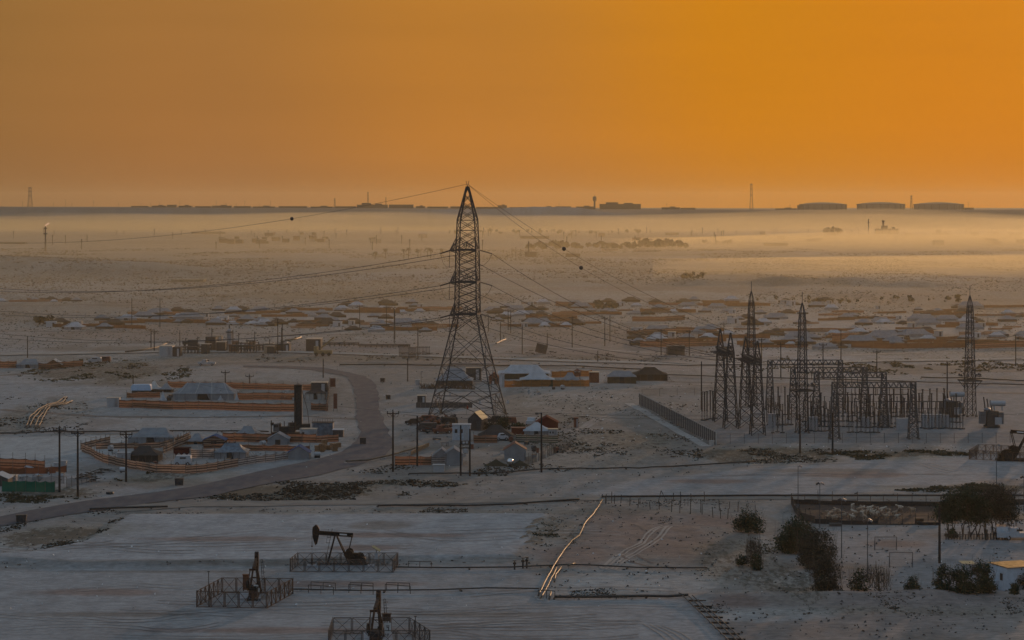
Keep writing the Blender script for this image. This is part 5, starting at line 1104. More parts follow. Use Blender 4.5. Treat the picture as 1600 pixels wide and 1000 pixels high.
for i, (x, y) in enumerate(((496, 706), (503, 706), (512, 703), (520, 700), (528, 699), (507, 699), (523, 705))):
    t = thing('pallet_stack', ['squat stack of pale pallets right of the middle orange fence', 'second stack of pallets from the left in the pallet yard', 'stack of pallets in the middle of the pallet yard', 'fourth stack of pallets towards the right', 'tilted stack of pallets at the right corner', 'rear stack of pallets by the orange fence', 'front right stack of pallets'][i], 'pallet stack', G(x, y), RR.uniform(-.5, .5), 'stacks of pallets by the drilling yard')
    pm = MB().box((0, 0, .06), (1.1, 1.0, .04))
    for q in (-.45, 0, .45): pm.box((q, 0, 0), (.12, 1.0, .1))
    pm = pm.mesh('pallet', M_pal)
    for k in range(RR.randint(6, 10)): put('pallet', pm, t, (RR.uniform(-.1, .1), 0, .1 + k * .16), RR.uniform(-.1, .1))
t = thing('water_tank', 'white rounded tank left of the pole, outside the curving fence', 'tank', G(193, 737)); MB().cylx((-.7, 0, .45), (.7, 0, .45), .45, 12).build('tank', M_white, t); MB().box((0, 0, .1), (1.2, .6, .2)).build('cradle', M_dark, t)
def bin_(x, y, w_, h, label, rz=.1):
    t = thing('waste_bin', label, 'waste bin', G(x, y), rz, 'dark square waste bins'); b = MB(); b.prism([(-w_ / 2, .15), (w_ / 2, .15), (w_ / 2 * 1.08, h), (-w_ / 2 * 1.08, h)], -.55, .55); b.build('bin', M_shed, t); MB().box((0, 0, h + .03), (w_ * 1.12, 1.2, .06)).build('lid', M_black, t)
    for k in range(4): MB().box((-w_ / 2 + (k + .5) * w_ / 4, -.57, h * .55), (.06, .05, h * .75)).build('rib', M_dark, t)
    for x_ in (-1, 1): MB().cylx((x_ * w_ * .4, -.5, .1), (x_ * w_ * .4, -.4, .1), .1, 8).build('wheel', M_black, t)
bin_(280, 758, 1.45, 1.2, 'dark waste bin right of the pole, between the fence and the road'); bin_(33.5, 816, 1.5, 1.15, 'dark waste bin standing at the near road edge, far left'); bin_(567, 694, 1.2, 1.35, 'dark waste bin beside the road junction'); bin_(606.5, 624, 1.1, 1.1, 'dark waste bin just right of the road, nearer one'); bin_(598, 597, 1.1, 1.1, 'dark waste bin just right of the road, farther one', -.2)
t = thing('half_buried_tyre', 'dark half buried tyre on the verge between the poles and the road', 'tyre', G(171.5, 772)); MB().lathe([(.35, .0), (.62, .0), (.7, .2), (.62, .4), (.35, .4)], 14).build('tyre', M_black, t)

# far left camp with the green netting
cloth_fence('green netting fence in front of the far left camp', [(3, 768), (25, 768.5), (86, 769)], 1.95, M_gn, 1.9, extra=.1); cloth_fence('rust orange cloth fence at the rear of the far left camp', [(-40, 731), (0, 731), (40, 732), (70, 735)], 1.9, S_or, 2.6, extra=1.0)
cloth_fence('lower rust coloured fence of the far left camp', [(-40, 741), (20, 741), (80, 740), (104, 738)], 1.3, cloth('dull_rust_cloth', (.16, .075, .05)), 2.6); M_net = mesh_mat('dark_netting', (.05, .05, .052), dens=.45)
cloth_fence('sagging dark netting fence right of the thick pole', [(104, 762), (128, 757), (150, 752)], 1.7, M_net, 1.8, extra=.2); cloth_fence('dark netting across the middle of the far left camp', [(24, 757), (60, 757), (100, 756)], 1.5, M_net, 2.2)
gable('white shack with a pale roof cut by the left edge', -22, 12, 760, 741, M_white, M_shed, 4, .62, cat='shack', name='shack'); cabin('small white hut with a glowing roof edge beside the left edge', 9, 24, 755, 744, M_white, 2, M_lit)
t = thing('roof_sheet', 'long pale blue sheet lying behind the rust fence at the far left', 'sheet', G(53.5, 733)); MB().box((0, 0, .45), (3.6, 1.2, .08), M=Matrix.Rotation(.25, 3, 'X')).build('sheet', M_tp, t); MB().box((0, 0, .2), (3.4, .2, .4)).build('trestle', M_pole, t)
cabin('small white box left of the thick pole', 84, 92, 731, 724, M_white, .8, door=False, name='white_box', cat='box'); cabin('taller grey white box right of the thick pole', 95.5, 103, 730, 721, M_cab, 1.0, door=False, name='white_box', cat='box')
for i, (x, y) in enumerate(((130, 748), (142, 745), (155, 741), (150, 752), (166, 738))):
    t = thing('scrap_heap', ['heap of grey planks left of the white tank', 'heap of dark boards near the curving fence', 'scrap heap nearest the curving fence', 'low scrap heap behind the netting', 'scrap heap just left of the white tank'][i], 'scrap heap', G(x, y), 0, 'scrap heaps at the far left camp')
    for k in range(6): MB().box((RR.uniform(-1, 1), RR.uniform(-.6, .6), .2 + k * .1), (RR.uniform(1.2, 2.6), .25, .1), M=Matrix.Rotation(RR.uniform(-.9, .9), 3, 'Z') @ Matrix.Rotation(RR.uniform(-.3, .3), 3, 'Y')).build('board', M_dark, t)

# centre camps: behind and under the tall tower
tent('grey tent seen through the legs of the tall tower', 681, 738, 603, 577, M_tg, M_td, .35, .4, 9, .2); cabin('dark open hut behind the grey tent, under the tall tower', 728, 752, 594, 575, M_shed, 3, M_lit); gable('red sheeted small hut seen right of the tower legs', 764, 780, 600, 583, M_red, M_rustp, 3, .6)
for i in range(9):
    x = 661 + i * 9.5; t = thing('brushwood_heap', 'heap of dark brushwood in a row before the grey tent under the tower', 'brushwood heap', G(x, 608 + RR.uniform(-1, 1)), 0, 'brushwood heaps before the tent under the tower'); b = MB()
    for k in range(26): a = RR.uniform(0, 6.28); b.bar((RR.uniform(-1, 1), RR.uniform(-.5, .5), 0), (RR.uniform(-1.2, 1.2), RR.uniform(-.6, .6), RR.uniform(.4, 1.6)), .12, n=3)
    b.build('sticks', mat('brown_brushwood', (.075, .05, .038), .9), t)
cabin('little pale blue box far left of the tall tower', 649, 656, 602, 594, M_cab, 1); lamp_post(658, 604, 580, 'thin post beside the little pale blue box left of the tower')
cabin('dark cab shaped hut with a bright roof at the left foot of the tower', 652, 665, 630, 618.5, M_shed, 2, M_lit, 2)
t = thing('low_wall', 'long low grey wall running behind the left foot of the tower', 'wall', G(650, 637)); n = 12; w_ = (738 - 650) / S(637) / n; pm = MB().box((0, 0, .65), (w_ - .04, .25, 1.3)).mesh('panel', M_wall)
for k in range(n): put('panel', pm, t, ((k + .5) * w_, 0, 0))
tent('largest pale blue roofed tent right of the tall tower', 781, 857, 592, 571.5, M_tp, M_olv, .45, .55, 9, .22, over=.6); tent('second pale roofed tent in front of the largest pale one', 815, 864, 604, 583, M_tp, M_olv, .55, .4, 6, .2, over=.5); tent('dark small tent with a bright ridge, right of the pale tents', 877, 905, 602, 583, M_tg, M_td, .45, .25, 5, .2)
cloth_fence('amber wooden fence in front of the pale roofed tents', [(788, 605), (830, 604.5), (880, 604), (921, 604)], 1.9, S_wood, 2.6, extra=0)
cabin('slim pale blue cabin at the left end of the amber fence', 780, 788, 605, 586, M_tp, 1.2); t = thing('lookout_hut', 'small raised hut with a roof edge coloured as sunlit beyond the amber fence', 'hut', G(902, 600))
MB().box((0, 0, 2.9), (1.7, 1.7, 1.2)).build('hut', M_rustp, t); MB().lathe([(1.35, 3.5), (.1, 4.3)], 4).build('roof', M_rustp, t); MB().box((0, -.9, 3.5), (1.6, .05, .2)).build('painted_lit_edge', M_lit, t)  # pale strip paints sunlight along the eave, no separate part
for x in (-.7, .7):
    for y in (-.7, .7): MB().bar((x, y, 0), (x, y, 2.5), .12).build('leg', M_pole, t)
cloth_fence('brown fence behind the small dark tent', [(862, 590), (890, 589), (925, 588)], 1.9, S_wood, 3, extra=.2)
cabin('dark brown container with a pale top at the right end of the amber fence', 921, 936, 598, 582, M_rustp, 3, M_lit, 0, False, 'container', 'container', ribs=5)
tent('grey green box tent standing alone right of the container', 950, 994, 599, 581, mat('x', (.1, .1, .1)) if False else M_tg, M_olv, .6, .6, 6, .1); tent('dark brown goat hair tent, rightmost of the far row', 990, 1043, 595, 575, M_tb, M_tb, .5, .3, 8, .15)
t = thing('flag', 'small red flag on a pole under the tall tower', 'flag', G(729, 647)); MB().bar((0, 0, 0), (0, 0, 2.4), .06).build('pole', M_pole, t); MB().add([(0, 0, 2.4), (.5, .05, 1.6), (.35, 0, 1.0), (0, 0, 1.2)], [(0, 1, 2, 3)]).build('cloth', M_red, t)
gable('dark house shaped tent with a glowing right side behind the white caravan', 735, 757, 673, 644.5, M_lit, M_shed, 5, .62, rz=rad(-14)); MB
cabin('pale blue caravan left of the dark canopy, near the transformer poles', 707, 735, 688, 664, mat('caravan_white', (.38, .43, .48), .6, 0, var=.2), 2.4, M_white, 2, True, 'caravan', 'caravan')
car('white_car', 'white car parked behind the pale blue caravan', 739, 670, rad(80), M_white, 'suv'); tent('wide black low canopy tent right of the caravan', 748, 802, 688, 666, M_td, M_td, .3, .25, 6, .1)
cloth_fence('short orange fence in front of the wide black canopy', [(740, 692), (777, 692)], 1.75, S_or, 2.2); car('white_car', 'small white car in front of the wide black canopy', 784, 688, rad(10), M_white, 'car', 2.6)
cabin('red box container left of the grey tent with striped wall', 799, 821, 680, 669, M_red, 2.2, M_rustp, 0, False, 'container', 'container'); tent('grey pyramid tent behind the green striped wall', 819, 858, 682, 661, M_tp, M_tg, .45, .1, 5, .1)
gable('red roofed tent behind the grey pyramid tent', 838, 872, 670, 652, M_red, M_red, 5, .5, door=False); cabin('pale blue cabin with windows at the right of the grey pyramid tent', 857, 871, 683, 671, M_cab, 1.8, M_lit, 2); car('white_car', 'white pickup behind the left side of the grey pyramid tent', 832, 664, rad(70), M_white, 'pickup')
cloth_fence('green and grey striped wall in front of the grey pyramid tent', [(806, 691), (840, 691.5), (872, 692)], 1.8, S_grn, 2.4, extra=.1)
cloth_fence('orange striped fence at the left of the near centre camp', [(617, 726.5), (640, 726.5), (674, 727)], 1.75, S_or, 1.9, extra=.1); cloth_fence('dull striped fence continuing the orange one to the right', [(674, 727), (697, 727)], 1.7, S_gry, 2.4)
gable('grey blue ridge tent behind the orange fence of the near centre camp', 676, 704, 725, 702, M_tg, M_tg, 4, .5, door=False); gable('second grey blue tent overlapping the first, near centre camp', 695, 723, 727, 701, M_tg, M_tg, 5, .65, door=False); cabin('pale grey box in front of the near centre camp', 677, 694, 738, 727, M_cab, 1.6, door=False, name='grey_box', cat='box')
t = thing('low_tarp_tent', 'low dark triangular tarpaulin on the bare ground, near centre camp', 'tent', G(775, 728)); MB().add([(-2.4, -1, 0), (2.4, -1, 0), (0, -.2, 1.35), (0, 1.4, .9), (-2.4, 1.6, 0), (2.4, 1.6, 0)], [(0, 1, 2), (1, 5, 3, 2), (0, 2, 3, 4), (5, 4, 3)]).build('cloth', M_olv, t); MB().bar((0, -.2, 0), (0, -.2, 1.6), .07).build('pole', M_pole, t)
t = thing('low_tarp_tent', 'dark low tarpaulin half joined to the tent with the bright edge', 'tent', G(812, 728)); MB().add([(-2.0, -1, 0), (2.0, -1, 0), (0, -.2, 1.2), (0, 1.4, .8), (-2.0, 1.6, 0), (2.0, 1.6, 0)], [(0, 1, 2), (1, 5, 3, 2), (0, 2, 3, 4), (5, 4, 3)]).build('cloth', M_olv, t); MB().bar((0, -.2, 0), (0, -.2, 1.4), .07).build('pole', M_pole, t)
gable('open tent with a bright edge above a silver tank, near centre camp', 788, 822, 720, 693, M_rustp, M_tg, 4, .62, door=False); t = thing('silver_tank', 'shiny round silver tank in front of the open tent', 'tank', G(797, 729)); MB().sphere((0, 0, .95), .68, 14, 8).build('ball', mat('silver', (.7, .7, .7), .2, 1), t, smooth=True); MB().lathe([(.4, 0), (.3, .4)], 8).build('stand', M_dark, t)
cloth_fence('torn hanging net strung between posts right of the open tent', [(820, 727), (838, 722), (852, 716), (868, 709)], 1.7, M_net, 1.6, skip=(3, 7), extra=.6); cloth_fence('torn net on the far side of the gap right of the open tent', [(874, 708), (884, 704), (892, 700)], 1.5, M_net, 1.3, skip=(2,), extra=.8)
t = thing('plank_ramp', 'sloping glowing planks behind the road bend pole', 'planks', G(642, 712)); e = G(670, 700) - G(642, 712)
for k in range(5): MB().bar((0, k * .3, .2 + k * .12), (e.x, e.y + k * .3, .4 + k * .12), .14).build('plank', M_pal, t)
cabin('tall dark red cupboard standing alone on the sand right of the camps', 896.5, 903.5, 668, 653, M_rustp, .9, door=True, name='cupboard', cat='cupboard')
# scrapyard under the tower
SC_ = [(648, 664, 'long dark wrecked car at the left end of the scrapyard', 'car', M_dark), (664, 661, 'dark red wreck second from left in the scrapyard', 'suv', M_rustp), (682, 662, 'rusty flatbed wreck in the middle of the scrapyard', 'pickup', M_rustp), (700, 664, 'dark wreck at the right end of the scrapyard', 'suv', M_dark), (668, 674, 'small black trailer in front of the scrapyard', 'van', M_shed), (691, 677, 'rusty wreck nearest us in the scrapyard', 'pickup', M_rustp), (777, 662, 'dark truck wreck among the bushes right of the tower foot', 'pickup', M_dark), (793, 664, 'dark red wreck at the right foot of the tower', 'suv', M_rustp)]
for i, (x, y, lab, k, m) in enumerate(SC_): car('wrecked_vehicle', lab, x, y, rad(20 * ((i % 3) - 1)), m, k, 4.2, 'wreck', 'wrecked vehicles in the scrapyard')
for i in range(14):
    x = RR.uniform(655, 712); t = thing('scrap_pile', 'dark pile of scrap metal in the yard below the tall tower', 'scrap pile', G(x, RR.uniform(657, 678)), 0, 'scrap piles below the tall tower')
    for k in range(7): MB().box((RR.uniform(-.9, .9), RR.uniform(-.5, .5), .3 + .18 * k), (RR.uniform(.5, 1.8), RR.uniform(.2, .8), RR.uniform(.08, .5)), M=Euler((RR.uniform(-.6, .6), RR.uniform(-.6, .6), RR.uniform(0, 3))).to_matrix()).build('scrap', RR.choice([M_dark, M_rustp, M_shed]), t)
# football goals
def goal(x0, x1, yb, yt, label, far=False):
    A, B = G(x0, yb), G(x1, yb); t = thing('football_goal', label, 'football goal', A, 0, 'small football goals'); w_ = B.x - A.x; h = (yb - yt) / S(yb); m = mat('goal_pipe', (.10, .095, .095), .6)
    MB().bar((0, 0, 0), (0, 0, h), .08).build('post', m, t); MB().bar((w_, 0, 0), (w_, 0, h), .08).build('post', m, t); MB().bar((0, 0, h), (w_, 0, h), .08).build('crossbar', m, t); b = MB()
    for x in (0, w_): b.bar((x, 0, h), (x, .7, 0), .05)
    b.bar((0, .7, 0), (w_, .7, 0), .05).build('back_frame', m, t)
    nb = MB().add([(0, 0, h), (w_, 0, h), (w_, .7, 0), (0, .7, 0)], [(0, 1, 2, 3)]); nb.build('net', mesh_mat('goal_net', (.12, .12, .12), dens=.12), t)
goal(1367, 1401, 860, 839, 'farther of the two small football goals in the dusty yard'); goal(1390, 1426, 887, 863, 'nearer of the two small football goals in the dusty yard')

# everyday clutter round the tents
RR = random.Random(15)
CZ = [('in the upper left camp', 190, 510, 612, 638, 16), ('in the middle left camp', 170, 500, 694, 726, 20), ('in the far left camp', 5, 100, 738, 764, 8), ('in the near centre camp', 630, 870, 680, 722, 20), ('behind the tall tower', 670, 900, 596, 634, 10)]
KND = [('barrel', 'barrel'), ('crate', 'crate'), ('water_tank', 'tank'), ('rolled_mat', 'mat'), ('table', 'table')]
for where, x0, x1, y0, y1, n in CZ:
    for i in range(n):
        k = RR.choice([0, 0, 1, 1, 2, 3, 4]); nm, ca = KND[k]; p = G(RR.uniform(x0, x1), RR.uniform(y0, y1)); c = RR.choice([('white', M_white), ('rusty', M_rustp), ('dark', M_shed), ('grey', M_cab)])
        t = thing(nm, f'small {c[0]} {nm.replace("_", " ")} standing {where}', ca, p, RR.uniform(0, 3), f'{c[0]} {nm.replace("_", " ")}s {where}')
        if k == 0: MB().lathe([(.3, 0), (.32, .3), (.3, .6), (.32, .9), (.3, .92)], 10).build('drum', c[1], t); MB().lathe([(.27, .92), (.27, .96)], 10).build('lid', M_dark, t)
        elif k == 1: MB().box((0, 0, .35), (.9, .7, .6)).build('body', c[1], t); MB().box((0, 0, .68), (.96, .76, .07)).build('lid', M_pal, t)
        elif k == 2: MB().cylx((-.6, 0, .75), (.6, 0, .75), .45, 12).build('tank', c[1], t); MB().box((0, 0, .16), (1.1, .6, .32)).build('cradle', M_dark, t)
        elif k == 3: MB().cylx((-.9, 0, .18), (.9, 0, .18), .18, 8).cylx((-.8, .3, .18), (.8, .35, .18), .16, 8).build('roll', c[1], t)
        else:
            MB().box((0, 0, .75), (1.5, .8, .06)).build('top', c[1], t); [MB().bar((x, y, 0), (x, y, .73), .06).build('leg', M_pole, t) for x in (-.65, .65) for y in (-.3, .3)]
# ------------------------------------------------------------------ gas plant, distant camps, poles, skyline
def K(px, D): x = (px - 800) * D / F; return Vector((x, D, gz(x, D)))
M_haz = mat('grey_plant_steel', (.05, .05, .054), .8, 0, var=.4); M_tanp = mat('sandy_wall', (.34, .28, .21), .9, 0, var=.25, scale=.3); M_rust2 = mat('far_rust', (.16, .09, .06), .8)
# gas plant at the left, beyond the road
t = thing('separator_column', 'tall pale round column standing in the gas plant at the left', 'process column', G(358.5, 546)); h = 38 / S(546); r = 5.5 / S(546) * .75
MB().lathe([(r, .5), (r, h * .72), (r * .9, h * .8), (r * .4, h * .86)], 14).build('vessel', mat('vessel_grey', (.30, .31, .32), .5, .3), t); MB().lathe([(r * 1.3, h * .7), (r * 1.5, h * .7), (r * 1.5, h * .74), (r * 1.3, h * .74)], 12).build('platform', M_haz, t); MB().bar((0, 0, h * .8), (0, 0, h), .4).build('vent_pipe', M_haz, t); MB().bar((r * 1.2, -.3, 0), (r * 1.2, -.3, h * .8), .15).bar((r * 1.5, -.3, 0), (r * 1.5, -.3, h * .8), .15).build('ladder', M_haz, t)
cabin('pale blue grey equipment house at the left of the gas plant', 249, 269, 557, 541, M_cab, 6, M_lit); cabin('dark open shed joined to the pale equipment house', 269, 281, 557, 543, M_shed, 6)
cabin('big square dark frame building in the gas plant', 321, 337, 547, 527, M_shed, 5, M_haz, 2, False, ribs=4); cabin('sandy lit block behind the dark frame building of the gas plant', 336, 346, 536, 525, M_tanp, 4, ribs=2)
cabin('pale cube shaped plant house right of the gas plant', 478, 501, 549, 530, M_haz, 8, M_lit, 0, True, ribs=4); cabin('small grey plant house left of the pale cube house', 438, 452, 549, 538, M_haz, 5)
def rack(x0, x1, yb, yt, n, label, m=M_haz):
    A, B = G(x0, yb), G(x1, yb); w_ = B.x - A.x; h = (yb - yt) / S(yb); t = thing('pipe_rack', label, 'pipe rack', A, 0, 'pipe racks of the gas plant')
    for k in range(n + 1):
        for y in (0, 2.5): MB().bar((w_ * k / n, y, 0), (w_ * k / n, y, h * R.uniform(.8, 1.05)), .22).build('column', m, t)
    for j, z in enumerate((h * .45, h * .8)): MB().bar((0, 0, z), (w_, 0, z), .3).build('beam', m, t)
    for j in range(3): MB().bar((0, .4 + j * .8, h * .83), (w_, .4 + j * .8, h * .83), .36, n=6).build('pipe', M_pipe if j == 2 else m, t)
    return t
rack(282, 320, 552, 540, 7, 'low pipe rack between the equipment house and the dark frame building'); rack(362, 400, 551, 538, 8, 'pipe rack just right of the separator column'); rack(400, 436, 549, 537, 7, 'pipe rack with bright pipes right of centre in the gas plant'); rack(500, 560, 541, 535, 8, 'low pipe rack trailing off right of the pale cube house'); rack(562, 640, 543, 538, 9, 'lowest pipe rack running towards the tall tower')
for i, (x, yt) in enumerate(((290, 528), (309, 526), (331, 512), (373, 520), (398, 518), (434, 500), (440, 512), (326, 536), (421, 530), (386, 531))):
    t = thing('vent_stack', f'{("thin","slim")[i % 2]} dark vent pipe in the gas plant, number {i + 1} from its own row', 'vent stack', G(x, 549)); t['label'] = 'thin dark vent pipe standing up out of the gas plant'; t['group'] = 'vent pipes of the gas plant'
    h = (549 - yt) / S(549); MB().bar((0, 0, 0), (0, 0, h), .28, n=6).build('pipe', M_haz, t); MB().bar((0, 0, h * .9), (.6, 0, h * .95), .2).build('arm', M_haz, t)
t = thing('crane_truck', 'sandy yellow truck crane with raised boom right of the gas plant', 'crane', G(505, 556)); ym = mat('dull_yellow', (.26, .19, .09), .7)
MB().box((0, 0, 1.3), (6, 2.4, 1.2)).box((-2.4, 0, 2.4), (1.4, 2.2, 1.6)).build('chassis', ym, t); MB().bar((-1, 0, 2.4), (3.6, 0, 6.2), .5).build('boom', ym, t)
for x in (-2.2, 0, 2.0): MB().cylx((x, -1.3, .6), (x, -.9, .6), .6, 10).build('wheel', M_black, t)
pipeline('bright slanting pipe left of the gas plant, in front of the pale track', [(196, 552), (225, 549), (246, 545), (260, 539)], .5, M_pipe, .6, None, 0); pipeline('bright pipe right of the gas plant houses', [(446, 536), (462, 534), (470, 531)], .7, M_pipe, 1.0, None, 0); pipeline('bright slanting pipe right of the tall tower, far side', [(775, 541), (783, 537), (790, 534)], .5, M_pipe, 1.0, None, 0)
car('parked_truck', 'small pale pickup parked below the gas plant at the left', 323, 571, 0, M_cab, 'pickup', 5.5, 'truck')
for i, (x0, x1, yb, yt) in enumerate(((623, 638, 557, 538), (638, 650, 559, 542), (650, 672, 556, 541))):
    A, B = G(x0, yb), G(x1, yb); t = thing('slatted_crib', ['left dark slatted crib standing left of the tall tower', 'middle dark slatted crib left of the tall tower', 'right dark slatted crib nearest the tall tower'][i], 'crib', A, 0, 'slatted cribs left of the tall tower'); w_ = B.x - A.x; h = (yb - yt) / S(yb); sm = MB().box((0, 0, h / 2), (.16, .2, h)).mesh('slat', M_shed)
    for k in range(10): put('slat', sm, t, (w_ * (k + .5) / 10, 0, 0))
    MB().bar((0, 0, h * .9), (w_, 0, h * .9), .2).bar((0, 0, h * .3), (w_, 0, h * .3), .2).build('rail', M_shed, t)
cabin('dark long shed with a truss under its roof, far side right of centre', 1043, 1070, 555, 541, M_shed, 6, M_haz, 3, False, ribs=6, name='shed', cat='shed')
t = thing('net_tower', 'dark netted frame right of the tall tower on the far side', 'frame', G(846, 553)); MB().box((0, 0, 1.8), (3.8, .2, 3.0), M=Matrix.Rotation(.25, 3, 'Y')).build('net', M_shed, t); MB().bar((-1.6, 0, 0), (-1.6, 0, 2.6), .15).bar((1.6, 0, 0), (1.6, 0, 3.6), .15).build('post', M_pole, t)
tent('grey tent behind the orange cloth at the far left edge', 25, 62, 575, 562, M_tg, M_tg, .45, .5, 7); gable('small tent with tan slope right of the grey one at the far left edge', 70, 96, 575, 562, M_tw, S_or, 4, .4)
cloth_fence('orange fence left of the grey tent at the far left edge', [(-30, 575), (0, 575), (26, 575)], 2.2, S_or, 3); cloth_fence('orange fence in front of the tents at the far left edge', [(60, 577), (80, 577), (100, 574), (130, 572)], 1.9, S_or, 3)
car('white_car', 'pale car parked right of the far left tents', 148, 567, 0, M_cab, 'suv'); car('white_car', 'dark car right of the pale one beyond the far left tents', 162, 566, 0, M_rustp, 'suv')

RP = random.Random(8)
for i in range(26):
    x = RP.uniform(284, 448); y = RP.uniform(541, 553); k = RP.choice(['tank', 'box', 'box', 'skid']); c = RP.choice([M_haz, M_haz, M_shed, M_cab, M_rust2, M_tanp]); p = G(x, y)
    if k == 'tank': t = thing('vessel', 'small process vessel among the pipes of the gas plant', 'vessel', p, RP.uniform(0, 3), 'small vessels of the gas plant'); MB().cylx((-1.6, 0, 1.5), (1.6, 0, 1.5), .7, 12).build('drum', c, t); MB().box((-1, 0, .5), (.3, 1, 1)).box((1, 0, .5), (.3, 1, 1)).build('saddle', M_haz, t)
    elif k == 'box': h = RP.uniform(1.5, 4); t = thing('plant_hut', 'small hut among the pipes of the gas plant', 'hut', p, RP.uniform(-.3, .3), 'small huts of the gas plant'); MB().box((0, 0, h / 2), (RP.uniform(1.5, 4), 2.5, h)).build('wall', c, t); MB().box((0, 0, h + .06), (3.4, 2.9, .12)).build('roof', M_lit if i % 5 == 0 else c, t)
    else: t = thing('skid_frame', 'open steel skid frame in the gas plant', 'frame', p, 0, 'skid frames of the gas plant'); b = MB(); [b.bar((a_, c_, 0), (a_, c_, 3.4), .16) for a_ in (-1.5, 0, 1.5) for c_ in (-1, 1)]; b.build('frame', M_haz, t); MB().bar((-1.6, -1, 3.3), (1.6, -1, 3.3), .2).bar((-1.6, -1, 2), (1.6, 1, 2), .2).build('pipe', c, t)
# dirt tracks wandering over the middle distance
M_tk = mat('dark_dirt_track', (.155, .135, .12), .95, var=.3, scale=.15); M_tk2 = mat('pale_dirt_track', (.31, .28, .25), .95, var=.3, scale=.15)
for pts_, w_, m_ in (([(-40, 590), (120, 578), (260, 572), (400, 566), (560, 566), (760, 571), (980, 578)], 4, M_tk), ([(620, 606), (760, 598), (1000, 604), (1110, 600)], 3, M_tk2), ([(-40, 536), (200, 534), (420, 528), (640, 530), (900, 545), (1120, 556)], 4, M_tk2), ([(1040, 596), (1250, 600), (1480, 612), (1640, 616)], 4, M_tk), ([(1100, 560), (1300, 556), (1500, 548), (1640, 546)], 4, M_tk2), ([(0, 640), (150, 650), (330, 652), (460, 650), (560, 655)], 3, M_tk),
                     ([(900, 672), (930, 655), (985, 640), (1010, 625)], 1.2, M_tk2), ([(905, 674), (938, 656), (990, 642)], .8, M_tk2), ([(-40, 518), (300, 520), (520, 522), (700, 524)], 5, M_tk), ([(820, 505), (900, 500), (1000, 505), (1150, 512)], 5, M_tk2), ([(-20, 480), (180, 478), (420, 474), (700, 470)], 6, M_tk), ([(1340, 588), (1440, 583), (1640, 580)], 3, M_tk), ([(780, 552), (900, 556), (1040, 560)], 4, M_tk)):
    rut([(a_, c_) for a_, c_ in pts_], w_, m_, 'dirt track across the middle distance')
# poles scattered over the plain
FP = [(206, 513, 466, 'P'), (250, 511, 466, 'P'), (236, 545, 514, 'T'), (241, 549, 516, 'T'), (43, 559, 525, 'P'), (281, 540, 516, 'P'), (562, 514, 477, 'T'), (604, 513, 479, 'T'), (653, 560, 512, 'P'), (617, 530, 486, 'P'), (434, 553, 498, 'P'), (441, 550, 505, 'P'),
      (763, 518, 492, 'P'), (782, 535, 503, 'P'), (794, 516, 484, 'T'), (798, 521, 485, 'T'), (816, 553, 507, 'P'), (855, 542, 520, 'P'), (894, 543, 495, 'T'), (945, 541, 496, 'T'), (953, 534, 493, 'P'), (1033, 555, 515, 'T'), (1077, 556, 516, 'T'), (1131, 525, 505, 'T'), (1190, 568, 529, 'T'), (1220, 590, 536, 'T'), (1286, 592, 537, 'T'), (1314, 563, 515, 'P'), (1370, 590, 548, 'T'),
      (1587, 572, 524, 'P'), (1480, 640, 565, 'P'), (637, 596, 560, 'P'), (934, 566, 548, 'P'), (1096, 640, 565, 'P'), (505, 590, 560, 'P'), (352, 610, 580, 'T'), (390, 606, 586, 'T'), (208, 605, 588, 'P')]
sides = [(0, 300, 'at the far left'), (300, 520, 'near the gas plant'), (520, 700, 'between the gas plant and the tall tower'), (700, 830, 'just right of the tall tower'), (830, 1000, 'beyond the pale roofed tents'), (1000, 1180, 'left of the terminal towers'), (1180, 1400, 'behind the substation'), (1400, 1700, 'at the far right')]
cnt = {}
for x, y, yt, k in FP:
    s_ = next(b for a, c, b in sides if a <= x < c); i = cnt.get((s_, k), 0); cnt[s_, k] = i + 1
    power_pole(x, y, yt, f'{("leftmost", "second", "third", "fourth", "fifth")[i]} {"plain" if k == "P" else "cross armed"} pole {s_}', k, 'poles across the plain', w_=.36)
ptops = lambda x, y, yt: G(x, y) + Vector((0, 0, (y - yt) / S(y)))
for a, c, lab in (((562, 514, 477), (604, 513, 479), 'far wire between the two cross armed poles left of the tall tower'), ((604, 513, 479), (794, 516, 484), 'far wire from the left cross armed poles past the tall tower'), ((798, 521, 485), (894, 543, 495), 'far wire from beside the tall tower to the poles beyond the pale tents'), ((894, 543, 495), (945, 541, 496), 'far wire between the two cross armed poles beyond the pale tents'), ((945, 541, 496), (1033, 555, 515), 'far wire running down to the left of the terminal towers'),
                  ((1033, 555, 515), (1077, 556, 516), 'far wire between the two poles left of the terminal towers'), ((1370, 590, 548), (1587, 572, 524), 'far wire running right behind the lone mast')):
    cable('service_wire', ptops(*a), ptops(*c), 1.2, lab, 'service wires between the poles', .09)
for k, (ya, yb) in enumerate(((640, 645), (533, 522))):
    pass
t = thing('floodlight_mast', 'floodlight mast with a cluster of lamps left of the tall tower', 'mast', G(616, 536)); MB().bar((0, 0, 0), (0, 0, 13), .3).build('pole', M_haz, t)
for k in range(4): MB().box((-.9 + k * .6, 0, 12.6 + .5 * (k % 2)), (.5, .4, .5)).build('floodlight', M_lit, t)

